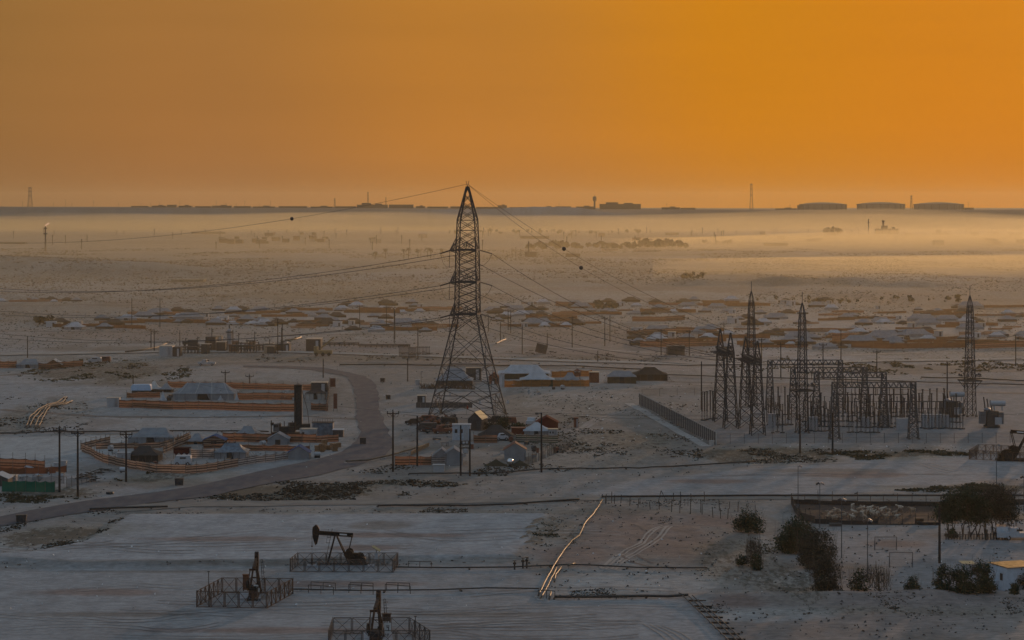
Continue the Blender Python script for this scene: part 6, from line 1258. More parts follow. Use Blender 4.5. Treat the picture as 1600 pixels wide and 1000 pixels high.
# the distant camps: every tent and fence its own object
R = random.Random(21)
def proto(kind):
    t = thing(kind[0], 'x', kind[1], (0, 0, 0)); LABELS.pop('x', None)
    if kind[2] == 'tent':
        w_, d, hw, ht, rg, rm, wm = kind[3]; wb, rb, _ = tent_meshes(w_, d, hw, ht, rg, rm, wm, .2, .3, int(w_ * 10)); wb.build('wall', wm, t); rb.build('roof', rm, t)
    elif kind[2] == 'fence':
        L_, h, m = kind[3]; n = 6; b = MB()
        for k in range(n): MB().add([(k * L_ / n, R.uniform(-.3, .3), 0), ((k + 1) * L_ / n, R.uniform(-.3, .3), 0), ((k + 1) * L_ / n, 0, h * R.uniform(.85, 1.1)), (k * L_ / n, 0, h * R.uniform(.85, 1.1))], [(0, 1, 2, 3)]).build('cloth_panel', m, t); b.bar((k * L_ / n, 0, 0), (k * L_ / n, 0, h + .5), .14)
        b.build('posts', M_pole, t, kind='stuff')
    elif kind[2] == 'hut':
        w_, d, h, m, rm = kind[3]; MB().box((0, 0, h / 2), (w_, d, h)).build('wall', m, t); MB().box((0, 0, h + .08), (w_ + .4, d + .4, .16)).build('roof', rm, t); MB().box((w_ * .2, -d / 2 - .04, h * .42), (.9, .06, h * .8)).build('door', M_shed, t)
    return t
KINDS_ = {
 'pale': ('far_tent', 'tent', 'tent', (10, 7, 1.6, 3.6, .45, M_tp, M_tg)), 'grey': ('far_tent', 'tent', 'tent', (11, 8, 1.7, 3.8, .3, M_tg, M_td)), 'dark': ('far_tent', 'tent', 'tent', (12, 8, 1.5, 3.4, .35, M_td, M_tb)), 'wide': ('far_tent', 'tent', 'tent', (18, 10, 1.7, 4.4, .6, M_tg, M_tg)),
 'orange': ('far_cloth_fence', 'fence', 'fence', (28, 2.0, S_or)), 'tan': ('far_cloth_fence', 'fence', 'fence', (22, 1.9, S_tan)), 'brown': ('far_cloth_fence', 'fence', 'fence', (34, 2.0, cloth('brown_fence_cloth', (.17, .09, .055)))), 'hut': ('far_hut', 'hut', 'hut', (4, 3, 2.6, M_cab, M_lit)), 'white': ('far_hut', 'hut', 'hut', (5, 3, 2.6, M_white, M_white))}
PRO = {}
WORD = {'pale': 'small pale roofed tent', 'grey': 'grey pyramid roofed tent', 'dark': 'dark brown tent', 'wide': 'wide grey tent', 'orange': 'orange striped fence', 'tan': 'tan striped fence', 'brown': 'brown cloth fence', 'hut': 'grey hut', 'white': 'white cabin'}
def far_put(kind, px, py, where, sc=1.0, rz=None):
    p = G(px, py); lab = f'{WORD[kind]} in the distant camp {where}'; g = f'{WORD[kind]}s of the distant camp {where}'; rz = R.uniform(-.25, .25) if rz is None else rz
    if kind not in PRO: o = proto(KINDS_[kind]); PRO[kind] = o; o.location = p; o.rotation_euler = (0, 0, rz); o.scale = (sc,) * 3; o['label'] = lab; o['group'] = g
    else: dup(PRO[kind], p, rz, lab, g, (sc,) * 3)
CL = [('at the far left edge', 0, 130, 468, 472, 4, 3, 0), ('left of the two far left poles', 60, 190, 500, 515, 6, 3, 3), ('behind the two far left poles', 190, 330, 486, 505, 8, 6, 3), ('behind the gas plant', 330, 520, 484, 513, 18, 13, 5), ('left of the tall tower', 520, 690, 472, 520, 17, 15, 5),
      ('just right of the tall tower', 765, 900, 474, 512, 14, 11, 4), ('right of centre', 880, 1130, 470, 492, 13, 13, 2), ('left of the terminal towers', 975, 1130, 515, 540, 9, 8, 4), ('behind the lightning masts', 1130, 1330, 470, 545, 26, 22, 7), ('right of the substation', 1330, 1520, 478, 540, 24, 20, 7), ('at the right edge', 1515, 1640, 478, 540, 12, 12, 3)]
for where, x0, x1, y0, y1, nt_, nf_, nh_ in CL:
    for i in range(int(nt_ * 1.5)): far_put(R.choice(['pale', 'grey', 'grey', 'dark', 'dark', 'wide']), R.uniform(x0, x1), R.uniform(y0, y1), where, R.uniform(.36, .75))
    for i in range(nf_): far_put(R.choice(['orange', 'tan', 'brown', 'brown', 'brown']), R.uniform(x0, x1 - 20), R.uniform(y0, y1), where, R.uniform(.28, .8), R.uniform(-.5, .5))
    for i in range(nh_): far_put(R.choice(['hut', 'white', 'hut']), R.uniform(x0, x1), R.uniform(y0, y1), where, R.uniform(.5, .85))
for i, (x0, x1, yb, yt) in enumerate(((100, 128, 515, 504), (329, 352, 506, 501), (350, 372, 508, 502), (380, 405, 508, 502), (842, 860, 511, 504), (876, 894, 510, 504), (1012, 1044, 533, 523), (1095, 1122, 530, 521), (180, 214, 500, 492), (1330, 1360, 521, 513), (1370, 1398, 506, 499))):
    tent(['bright pale tent by itself at the far left', 'left one of three bright pale tents above the gas plant', 'middle one of three bright pale tents above the gas plant', 'right one of three bright pale tents above the gas plant', 'left one of two pale tents right of the tall tower', 'right one of two pale tents right of the tall tower', 'big pale tent inside the orange fence left of the terminal towers', 'pale tent at the right end of the orange fence by the terminal towers', 'pale tent behind the two far left poles', 'pale tent with glints right of the substation', 'pale peaked tent far behind the substation'][i], x0, x1, yb, yt, M_tp, M_tg, .4, .35, 9, .25, group='bright pale tents in the distance')
cloth_fence('orange fence round the big pale tents left of the terminal towers', [(1000, 542), (1060, 542), (1128, 540)], 2.2, S_or, 6); cloth_fence('rear orange fence left of the terminal towers', [(1005, 522), (1060, 520), (1120, 522)], 2.0, S_or, 6); cloth_fence('long orange fence far behind, right of centre', [(988, 502), (1040, 502), (1070, 500)], 2.2, S_or, 8); cloth_fence('tan wall of the far camp with a white corner right of centre', [(868, 478), (900, 479), (930, 480)], 2.6, S_or, 8)
cloth_fence('orange fence running along behind the lone mast at the right', [(1520, 545), (1570, 543), (1660, 541)], 2.2, S_or, 7); cloth_fence('orange lit fence below the far camp behind the middle mast', [(1300, 532), (1335, 533)], 3.0, S_or, 5); cloth_fence('brown fence ending the far camp right of the substation', [(1330, 543), (1400, 545), (1510, 543)], 2.0, cloth('brown_fence_cloth', (.17, .09, .055)), 8)

# palms, copses, flare and plants on the far plain
M_palm = mat('palm_frond', (.05, .052, .03), .8); M_trunk = mat('palm_trunk', (.07, .055, .04), .9)
def palm(px, py, h, label):
    t = thing('palm_tree', label, 'palm', G(px, py), 0, 'palms on the far plain'); MB().path([(0, 0, 0), (.2, 0, h * .5), (.1, 0, h)], .75, 6).build('trunk', M_trunk, t); b = MB()
    for k in range(22):
        a = R.uniform(0, 6.28); e = R.uniform(-.25, .95); L_ = R.uniform(2.6, 3.6); pv = Vector((.1, 0, h)); d = Vector((math.cos(a), math.sin(a), 0)); sd = Vector((-math.sin(a), math.cos(a), 0)) * .5; pts = [pv + d * L_ * f + Vector((0, 0, L_ * (e * f - 1.0 * f * f))) for f in (0, .35, .7, 1)]
        for q0, q1, w0, w1 in zip(pts[:-1], pts[1:], (.5, 1, .8), (1, .8, .1)): b.add([q0 - sd * w0, q0 + sd * w0, q1 + sd * w1, q1 - sd * w1], [(0, 1, 2, 3)])
    b.build('fronds', M_palm, t)
for i, (x, y, h) in enumerate(((586, 405, 6), (602, 404, 8), (631, 404, 7.5), (638, 405, 9), (653, 403, 7), (668, 402, 8), (673, 404, 8.5), (690, 402, 7))): palm(x, y, h * 1.15, ['leftmost palm of the row left of the tall tower', 'second palm of the row, wide crowned', 'third palm of the row, leaning on a taller one', 'tallest palm of the row', 'small palm alone in the middle of the row', 'left palm of the right hand pair', 'right palm of the right hand pair', 'last palm, almost behind the tower wires'][i])
M_far_leaf = mat('distant_foliage', (.05, .052, .034), .9, var=.4, scale=.3)
def copse(x0, x1, y0, y1, n, h, label, name='distant_trees'):
    b = MB(); o = G((x0 + x1) / 2, (y0 + y1) / 2)
    for i in range(n):
        p = G(R.uniform(x0, x1), R.uniform(y0, y1)) - o; hh = h * R.uniform(.4, 1.15); rr = hh * R.uniform(.4, .8)
        for k in range(14):
            a = Vector((R.gauss(0, 1), R.gauss(0, 1), R.gauss(0, 1))).normalized(); c = p + Vector((a.x * rr * .8, a.y * rr * .8, hh * .6 + a.z * hh * .35)); u = Vector((R.gauss(0, 1), R.gauss(0, 1), R.gauss(0, 1))).normalized() * rr * .42; v = u.cross(a + Vector((.1, .2, .3))).normalized() * rr * .42; b.add([c - u - v * .6, c + u - v, c + u * .7 + v, c - u + v * .8], [(0, 1, 2, 3)])
    ob = b.build(name, M_far_leaf); ob.location = o; ob['kind'] = 'stuff'; ob['label'] = label
copse(822, 1005, 384, 390, 80, 6.5, 'long dark line of distant trees in the haze right of the tall tower'); copse(995, 1075, 383, 388, 34, 8.5, 'taller clump ending the distant tree line'); copse(1290, 1310, 366, 369, 12, 12, 'dark tree clump on the industrial horizon'); copse(930, 960, 478, 486, 14, 3, 'low bushes beyond the far camp'); copse(1060, 1100, 430, 436, 20, 3, 'faint scrub line in the mist'); copse(700, 1000, 362, 366, 40, 6, 'faint far trees under the mist'); copse(1100, 1140, 379, 382, 12, 5, 'small hazy copse right of the tree line'); copse(60, 80, 500, 510, 8, 3, 'low bushes at the far left camp'); copse(1180, 1500, 467, 476, 40, 2.2, 'dark scrub along the ridge behind the far camp')
t = thing('flare_stack', 'tall flare stack with a small orange flame at the far left', 'flare stack', G(71, 393)); h = 39 / S(393); MB().bar((0, 0, 0), (0, 0, h), 2.0, n=8, w2=1.2).build('stack', M_haz, t); MB().lathe([(2.2, h * .68), (2.2, h * .72)], 8).lathe([(2.0, h * .9), (2.0, h * .94)], 8).build('platform', M_haz, t)
mf = bpy.data.materials.new('flame'); mf.use_nodes = True; mf.node_tree.nodes['Principled BSDF'].inputs['Emission Color'].default_value = (1, .42, .15, 1); mf.node_tree.nodes['Principled BSDF'].inputs['Emission Strength'].default_value = .6
MB().path([(0, 0, h), (.8, 0, h + 1.4), (2.6, 0, h + 2.4), (3.8, 0, h + 3.4)], 1.3, 6).build('flame', mf, t)
def block(px0, px1, D, hpx, label, m=None, cat='building', parts=(), sink=0, depth=20, group=None, name='far_building'):
    A, B = K(px0, D), K(px1, D); w_ = B.x - A.x; s_ = F / D; h = hpx / s_; c = K((px0 + px1) / 2, D); t = thing(name, label, cat, c, 0, group); m = m or M_haz
    MB().box((0, 0, h / 2 - 2), (w_, depth, h + 4)).build('wall', m, t); MB().box((0, 0, h + .2), (w_ + .8, depth + .8, .6)).build('roof', m, t)
    if w_ > 10:
        wm = MB().box((0, 0, 0), (min(2.4, w_ * .08), .3, h * .3)).mesh('window', M_black); n = int(min(9, w_ / 7))
        for k in range(n): put('window', wm, t, ((k + .5) * w_ / n - w_ / 2, -depth / 2 - .05, h * .55))
    for fx, fw, fh in parts: MB().box((fx * w_, 0, h + fh / s_ / 2), (fw * w_, depth * .6, fh / s_)).build('roof_house', m, t)
    return t
PD = 5700
def zoff(px): return 0
SKY_B = [(206, 232, 2), (238, 260, 2.5), (262, 276, 4), (280, 300, 2.5), (306, 330, 2), (332, 362, 3), (366, 392, 2.5), (396, 430, 2), (436, 480, 2.5), (486, 520, 2), (524, 556, 2.5), (558, 606, 5), (608, 646, 5.5), (650, 664, 3), (668, 700, 2.5), (704, 738, 3), (744, 790, 2.5), (778, 792, 5), (796, 838, 2.5), (842, 868, 3), (868, 892, 4), (900, 928, 4), (937, 1001, 8), (1034, 1062, 3), (1064, 1086, 2.5), (1212, 1244, 2), (1506, 1520, 3)]
for i, (a, c, h) in enumerate(SKY_B):
    pr = [(-.2, .3, 3), (.2, .22, 2)] if (c - a) > 45 and h > 4 else ([(.1, .3, 1.6)] if i % 2 else [])
    lab = {11: 'stepped building on the skyline below the left masts', 12: 'long low building on the skyline right of the left masts', 22: 'largest dark block on the skyline beside the round tower', 17: 'small skyline block with a knob on its roof right of the tall tower'}.get(i, 'low flat building on the scarp skyline in the haze')
    block(a, c, PD + 60 * (i % 3), h, lab, parts=pr, group=None if 'low flat' not in lab else 'low buildings on the skyline')
t = thing('water_tower', 'round water tower on the skyline left of the largest dark block', 'water tower', K(929, PD)); s_ = F / PD; MB().lathe([(2.6, -2), (2.2, 20), (4.6, 23), (4.8, 30), (3, 33)], 12).build('tower', M_haz, t); MB().bar((0, 0, 33), (0, 0, 37), .8).build('spike', M_haz, t)
def far_mast(px, hpx, label, D=PD, w_=5, lat=True):
    t = thing('radio_mast', label, 'radio mast', K(px, D)); h = hpx * D / F
    if lat: lattice(t, [(0, w_), (h * .5, w_ * .6), (h, w_ * .42)], [h * k / 11 for k in range(12)], (.55 if w_ > 4 else .4), .3, M_haz, pattern='Z'); [MB().lathe([(w_ * .9, h * z), (w_ * .9, h * z + 1.2)], 6).build('platform', M_haz, t) for z in (.55, .78, .95)]
    else: MB().bar((0, 0, -2), (0, 0, h), 1.6, n=6).build('pole', M_haz, t)
far_mast(1174, 41, 'tall lattice radio mast on the skyline behind the substation', w_=4.2); far_mast(47, 31, 'lattice radio mast on the skyline at the far left', w_=6); far_mast(575, 25, 'thin mast on the skyline building left of the tall tower', w_=2.2); far_mast(603, 17, 'short pole mast on the skyline left of the tall tower', lat=False); far_mast(523, 15, 'small lattice mast on the skyline', w_=2.4); far_mast(1424, 22, 'lattice mast between the second and third oil tanks', w_=3)
RR = random.Random(4)
for i in range(26):
    x = RR.uniform(5, 460) if i < 16 else RR.uniform(840, 1560); t = thing('skyline_pole', 'very thin pole on the hazy skyline', 'pole', K(x, PD), 0, 'thin poles on the skyline'); h = RR.uniform(6, 13) * PD / F; MB().bar((0, 0, 0), (0, 0, h), .5, n=4).build('pole', M_haz, t); MB().bar((-1.5, 0, h * .9), (1.5, 0, h * .9), .4, n=4).build('arm', M_haz, t)
M_oil = mat('oil_tank_paint', (.16, .14, .12), .7, 0, var=.2, scale=.05)
for i, (a, c) in enumerate(((1249, 1322), (1339, 1413), (1428, 1505))):
    D = 5850; r = (c - a) / 2 * D / F; t = thing('oil_tank', ['left one of the three huge round oil tanks on the skyline', 'middle one of the three huge oil tanks on the skyline', 'right one of the three huge oil tanks on the skyline'][i], 'oil tank', K((a + c) / 2, D), 0, 'oil tanks on the skyline'); h = 8.5 * D / F
    MB().lathe([(r, -6), (r, h)], 40).build('shell', M_oil, t); MB().lathe([(r * 1.01, h), (r * .75, h + 2.6), (r * .4, h + 4.6), (.1, h + 5.4)], 40).build('roof', M_oil, t)
    rm = MB().lathe([(r * 1.015, h - 1), (r * 1.015, h + .2)], 40).build('rim', M_haz, t)
    for k in range(10): a_ = -math.pi * (k + .5) / 10; MB().bar((r * 1.01 * math.cos(a_), r * 1.01 * math.sin(a_), 0), (r * 1.01 * math.cos(a_), r * 1.01 * math.sin(a_), h), 1.2).build('stiffener', M_haz, t)
block(1246, 1253, 5800, 7, 'small stair block against the left oil tank', depth=10)
# industrial line on the plain
IN = [(300, 352, 365, 2.5, 'long low shed at the left on the far industrial line'), (1368, 1403, 366, 8, 'dark factory with a chimney on the far industrial line'), (1457, 1482, 367, 3, 'low building right of the factory on the far line'), (813, 858, 373, 4, 'long flat hall in the haze right of the tall tower'), (820, 838, 401, 7, 'square hall of the small plant left of the distant trees'), (884, 906, 401, 4, 'low hall beside the small plant'), (0, 40, 381, 2, 'low shed at the far left on the far line'), (1195, 1230, 384, 4, 'long low block in the haze behind the substation'), (1590, 1600, 380, 5, 'small block at the right edge in the mist'), (1040, 1060, 367, 3, 'small hazy building right of centre on the far line'), (270, 300, 440, 3, 'low ruin on the desert behind the far left camp'), (300, 320, 440, 3, 'second low ruin behind the far left camp'),
      (400, 420, 380, 3, 'low hazy shed below the long shed at the left'), (940, 965, 391, 3, 'long bright roofed shed in the haze'), (990, 1030, 394, 2.2, 'thin bright roofed hall in the misty plain')]
for a, c, y, h, lab in IN: block(a, c, G((a + c) / 2, y).y, h, lab, m=M_tanp if 'bright' in lab or 'ruin' in lab else M_haz, depth=14, parts=[(-.1, .25, 5), (.3, .12, 3)] if 'factory' in lab else [])
t = thing('chimney', 'slender chimney standing free left of the factory on the far line', 'chimney', G(1357, 366)); MB().bar((0, 0, 0), (0, 0, 27), 1.8, n=8).build('stack', M_haz, t); MB().lathe([(2, 20), (2, 21)], 8).build('platform', M_haz, t)
t = thing('chimney', 'short thick chimney above the factory on the far line', 'chimney', G(1380, 366)); MB().bar((0, 0, 0), (0, 0, 24), 3.4, n=8).build('stack', M_haz, t); MB().lathe([(2.4, 22), (2.4, 24.5)], 8).build('crown', M_haz, t)
for i, (x, y, h) in enumerate(((826, 402, 15), (800, 402, 8), (806, 402, 9), (814, 403, 7), (864, 402, 9), (870, 402, 8))):
    t = thing('process_stack', 'slim stack of the small plant in the haze right of the tall tower', 'stack', G(x, y), 0, 'stacks of the small hazy plant'); MB().bar((0, 0, 0), (0, 0, h), 1.6 if i == 0 else .5, n=7).build('stack', M_haz, t); MB().bar((0, 0, h), (0, 0, h + .8), 1.0, n=6).build('cap', M_haz, t)
for i in range(90):
    x = RR.uniform(0, 1600); y = RR.choice([RR.uniform(364, 372), RR.uniform(370, 392), RR.uniform(364, 368)]); h = RR.uniform(7, 13); t = thing('distant_pole', 'faint thin pole standing on the hazy far plain', 'pole', G(x, y), 0, 'faint poles of the far plain'); MB().bar((0, 0, 0), (0, 0, h), 1.0, n=4).build('pole', M_haz, t); MB().bar((-1.3, 0, h * .93), (1.3, 0, h * .93), .35, n=4).build('arm', M_haz, t)
for i in range(46):
    x = RR.choice([RR.gauss(430, 60), RR.gauss(1560, 40), RR.uniform(900, 1600), RR.uniform(300, 700)]); y = RR.uniform(366, 384); w_ = RR.uniform(5, 16); t = thing('distant_shed', 'tiny pale shed on the hazy far plain', 'shed', G(x, y), RR.uniform(-.4, .4), 'tiny sheds on the far plain'); m = RR.choice([M_haz, M_tanp, M_rust2]); h = RR.uniform(3.5, 6.5); MB().box((0, 0, h / 2), (w_, 6, h)).build('wall', m, t); MB().box((0, 0, h), (w_ + .5, 6.6, .3)).build('roof', RR.choice([m, M_lit]), t)
pk = pumpjack('pumpjack', 'tiny pumpjack in the haze right of the tall tower on the far line', G(894, 368), rad(180), 'black', s=1.5, group=None); pumpjack('pumpjack', 'tiny pumpjack in the haze far left of the tall tower', G(490, 377), 0, 'black', s=1.3, group=None)
# ------------------------------------------------------------------ trees, bushes, animals, scrub
R = random.Random(33)
M_leaf = mat('dusty_green_leaf', (.042, .066, .042), .9, 0, var=.5, scale=1.2, rgb2=(.024, .036, .024), spec=.15); M_leaf2 = mat('olive_leaf', (.052, .055, .042), .9, 0, var=.5, scale=1.2, rgb2=(.035, .036, .03), spec=.15); M_bark = mat('grey_bark', (.07, .058, .048), .95, 0, var=.4, scale=3); M_twig = mat('dry_twig', (.10, .075, .055), .95, 0, var=.4)
def foliage_mesh(blobs, n, ls, name, m):
    b = MB(); tot = sum(r[3] ** 2 for r in blobs)
    for (cx, cy, cz, r, sq) in blobs:
        clumps = [(Vector((R.gauss(0, 1), R.gauss(0, 1), R.gauss(0, 1))).normalized() * R.uniform(.35, 1.0)) for _ in range(max(8, int(26 * r)))]
        for i in range(int(n * r * r / tot)):
            c0 = R.choice(clumps); c = Vector((c0.x * r, c0.y * r, c0.z * r * sq)) + Vector((R.gauss(0, 1), R.gauss(0, 1), R.gauss(0, 1))) * r * .23; c += Vector((cx, cy, cz))
            if c.z < .1: c.z = R.uniform(.1, .5)
            u = Vector((R.gauss(0, 1), R.gauss(0, 1), R.gauss(0, 1))).normalized(); v = u.cross(Vector((R.gauss(0, 1), R.gauss(0, 1), R.gauss(0, 1)))).normalized(); s = ls * R.uniform(.5, 1.3); u *= s; v *= s * .55
            b.add([c - u, c - v, c + u, c + v], [(0, 1, 2, 3)])
    return b.mesh(name, m)
def limbs(t, base, tips, w0, m, name='limb', wig=.12):
    for tip in tips:
        tip = Vector(tip); base_ = Vector(base); L_ = (tip - base_).length; pts = [base_.lerp(tip, f) + Vector((R.gauss(0, wig), R.gauss(0, wig), R.gauss(0, wig * .6))) * L_ * (.5 if 0 < f < 1 else 0) for f in (0, .3, .6, 1)]
        b = MB(); [b.bar(pts[i], pts[i + 1], w0 * (1 - i * .28), n=5, w2=w0 * (1 - (i + 1) * .28)) for i in range(3)]
        for k in range(5): q = pts[2].lerp(pts[3], R.random()); b.bar(q, q + Vector((R.gauss(0, .5), R.gauss(0, .5), R.uniform(.1, .7))) * L_ * .3, w0 * .3, n=3, w2=.02)
        b.build(name, m, t)
def bush(label, x0, x1, yb, yt, n=2600, m=M_leaf, name='bush', cat='bush', depth=None, ls=.16, bare=0, trunk=.14, lift=0.12, group=None, lob=10):
    s = S(yb); w_ = (x1 - x0) / s; h = (yb - yt) / s; d = depth or w_ * .7; t = thing(name, label, cat, G((x0 + x1) / 2, yb) + Vector((0, d * .3, 0)), 0, group); blobs = []
    for k in range(lob):
        a = (k + .5) / lob * 2 - 1; r = min(w_, h * 1.3) * R.uniform(.13, .29); zz = r * R.uniform(.4, .9) if k % 2 else R.uniform(r, max(r * 1.05, h - r * .8 - abs(a) * h * .3)); blobs.append((a * (w_ / 2 - r * .8), R.uniform(-.3, .3) * d, max(zz, r * .5), r, R.uniform(.75, 1.0)))
    blobs.append((0, 0, h * .62, min(w_ * .36, h * .4), .9)); blobs.append((0, 0, h * .28, min(w_ * .4, h * .3), .9))
    me = foliage_mesh(blobs, n, ls, 'crown', m); put('crown', me, t)
    limbs(t, (0, 0, 0), [(b[0] * .95, b[1], b[2] + b[3] * .35) for b in blobs[:6]], trunk, M_bark)
    if bare:
        b = MB()
        for k in range(bare):
            q = Vector((R.uniform(-.5, .5) * w_, R.uniform(-.3, .3) * d, R.uniform(.1, .6) * h)); e = q + Vector((R.gauss(0, .25) * w_ * .4, R.gauss(0, .3), R.uniform(.2, .55) * h)); b.bar(q, e, .035, n=3, w2=.012)
        b.build('bare_twigs', M_twig, t, kind='stuff')
    return t
bush('round dark bush standing alone beside the old fence posts', 1146, 1196, 834, 795, 3200, bare=60)
bush('big dark bush at the upper left end of the bush chain', 1210, 1284, 866, 805, 4600, ls=.2, bare=40, lob=13); bush('middle bush of the bush chain, greyer and twiggy', 1244, 1310, 890, 822, 4200, M_leaf2, ls=.18, bare=160, lob=13); bush('lowest bush of the bush chain, tall and twiggy', 1266, 1317, 928, 862, 3600, M_leaf2, ls=.16, bare=260)
bush('thin reddish dry bush below the round dark bush', 1166, 1190, 886, 832, 350, M_leaf2, ls=.12, bare=200, group=None); bush('low dark bush left of the thin dry bush', 1148, 1172, 884, 866, 700, ls=.12, bare=80); bush('small dark bush right of the thin dry bush', 1172, 1194, 892, 858, 1000, ls=.13, bare=60)
bush('sparse bush with leafy top left of the bare shrub', 1325, 1362, 925, 882, 1300, ls=.13, bare=90, lift=.2); bush('almost bare leaning shrub in the front row', 1358, 1392, 926, 880, 260, M_leaf2, ls=.1, bare=240); bush('small leafy bush by itself in the front row', 1412, 1442, 927, 898, 1100, ls=.13, bare=40)
bush('left part of the wide dark front bush, loose and leafy', 1458, 1492, 927, 880, 1900, ls=.15, bare=50); bush('middle of the wide dark front bush', 1484, 1530, 928, 882, 3200, ls=.15, bare=60); bush('tallest right part of the wide dark front bush', 1520, 1557, 928, 867, 3400, ls=.15, bare=50); bush('small dark bush in front of the white house', 1576, 1596, 930, 910, 1200, ls=.12); bush('dark bush cut by the right edge beside the white house', 1588, 1625, 924, 886, 1800, ls=.15)
bush('short dark bushes growing above the red container', 799, 822, 669, 659, 900, ls=.16); bush('dark bush at the right foot of the tall tower', 774, 800, 672, 648, 1500, ls=.18, bare=60); bush('grey leafless thicket behind the tower foot', 752, 778, 672, 656, 500, M_leaf2, ls=.16, bare=120)
# big tree at the right
def big_tree(label, x0, x1, yb, yt, n, lob, bare, m, trunks):
    s = S(yb); w_ = (x1 - x0) / s; h = (yb - yt) / s; t = thing('desert_tree', label, 'tree', G((x0 + x1) / 2, yb) + Vector((0, 2, 0)), 0, 'big trees at the right'); blobs = []
    for k in range(lob): a = (k + .5) / lob * 2 - 1; r = h * R.uniform(.15, .24); zz = h * (.5 + .26 * (1 - a * a)) + R.uniform(-.12, .08) * h; blobs.append((a * (w_ / 2 - r * .3), R.uniform(-1.6, 1.6), min(zz, h - r * .8), r, .85)); blobs.append((a * (w_ / 2 - r * .4), R.uniform(-1, 1), h * R.uniform(.34, .5), r * .95, .8))
    put('crown', foliage_mesh(blobs, n, .17, 'crown', m), t)
    for k in range(trunks): x = (k + .5) / trunks * w_ * .75 - w_ * .375; limbs(t, (x, R.uniform(-.5, .5), 0), [(x + R.uniform(-.8, .8), R.uniform(-.8, .8), h * R.uniform(.5, .75)) for _ in range(2)], .22, M_bark, 'trunk')
    if bare:
        b = MB()
        for k in range(bare): q = Vector((R.uniform(-.3, .5) * w_, R.uniform(-1.4, 1.4), h * R.uniform(.55, .85))); b.bar(q, q + Vector((R.gauss(.2, .6), R.gauss(0, .4), R.uniform(.4, 1.4))), .04, n=3, w2=.012)
        b.build('bare_twigs', M_twig, t, kind='stuff')
big_tree('left half of the spreading dark tree beside the thick black pole', 1470, 1548, 842, 760, 11000, 9, 60, M_leaf, 5); big_tree('twiggy right tree with a bare crown behind the parked cars', 1530, 1594, 842, 756, 6500, 8, 520, M_leaf2, 4)
bush('low dark bush at the foot of the spreading tree', 1476, 1500, 842, 824, 900, ls=.14)
t = thing('dead_trunk', 'upright dead trunk at the foot of the spreading tree', 'trunk', G(1541, 844)); MB().bar((0, 0, 0), (.1, 0, 1.6), .35, n=6, w2=.3).build('trunk', M_bark, t)

# white house and parked vehicles at the right
t = thing('white_house', 'small white house with a glowing flat roof at the right edge', 'house', G(1584, 922)); W_, D_, H_ = 5.2, 4.2, 3.0; ww = mat('whitewash', (.46, .52, .58), .85, 0, var=.15, scale=2)
rz = rad(20); t.rotation_euler = (0, 0, rz); t.location += Vector((.5, 1.6, 0)); MB().box((0, 0, H_ / 2), (W_, D_, H_)).build('wall', ww, t)
rf = MB(); [rf.box((-W_ / 2 + (k + .5) * W_ / 8, 0, H_ + .12 - .0 * k), (W_ / 8 - .03, D_ + .6, .08)) for k in range(8)]; rf.build('roof', mat('tin_roof', (.42, .30, .22), .35, .7, var=.6, scale=1.2, rgb2=(.14, .09, .07)), t)
MB().box((-W_ / 2 - .02, -.9, 1.75), (.06, .6, .9)).build('window', M_black, t); MB().box((-W_ / 2 - .03, .9, 1.05), (.06, .85, 2.0)).build('door', M_cab, t); MB().box((-W_ * .1, -D_ / 2 - .03, 1.05), (.85, .06, 2.05)).build('door', M_cab, t); MB().box((W_ * .25, -D_ / 2 - .03, 1.8), (.7, .06, .8)).build('window', M_black, t)
cabin('dark water heater box fixed beside the white house', 1556, 1563, 910, 893, M_dark, .8, legs=.4, door=False, name='dark_box', cat='box'); cabin('low pale blue wall box left of the white house', 1549, 1560, 921, 908, ww, 1.6, door=False, name='low_annex', cat='annex')
cabin('pale shed roof with a red chest behind the wide dark bush', 1505, 1524, 898, 882, M_cab, 2.5, M_lit, name='shed', cat='shed')
car('white_car', 'white pickup truck parked under the shade roof at the right', 1590, 843, 0, M_white, 'pickup', 4.8, 'car'); car('white_car', 'white car half hidden behind the twiggy tree', 1566, 841, rad(80), M_white, 'suv', 4.4, 'car')
t = thing('shade_roof', 'flat shade roof on posts over the white vehicles at the right edge', 'shelter', G(1584, 836)); MB().box((0, 0, 2.7), (6.2, 3.4, .1), M=Matrix.Rotation(.08, 3, 'X')).build('roof', mat('shade_sheet', (.16, .14, .13), .6, .2), t); [MB().bar((x, y, 0), (x, y, 2.7), .1).build('post', M_pole, t) for x in (-3, 0, 3) for y in (-1.6, 1.6)]
t = thing('timber_fence', 'low rough fence under the spreading tree', 'fence', G(1478, 843)); n = 22
pl_ = MB().box((0, 0, .5), (.14, .06, 1.0)).mesh('slat', M_oldpost)
for k in range(n): put('slat', pl_, t, (k * .42, R.uniform(-.05, .05), 0), R.uniform(-.3, .3), (1, 1, R.uniform(.7, 1.25)))
MB().bar((0, 0, .75), (n * .42, 0, .75), .06).build('rail', M_oldpost, t)

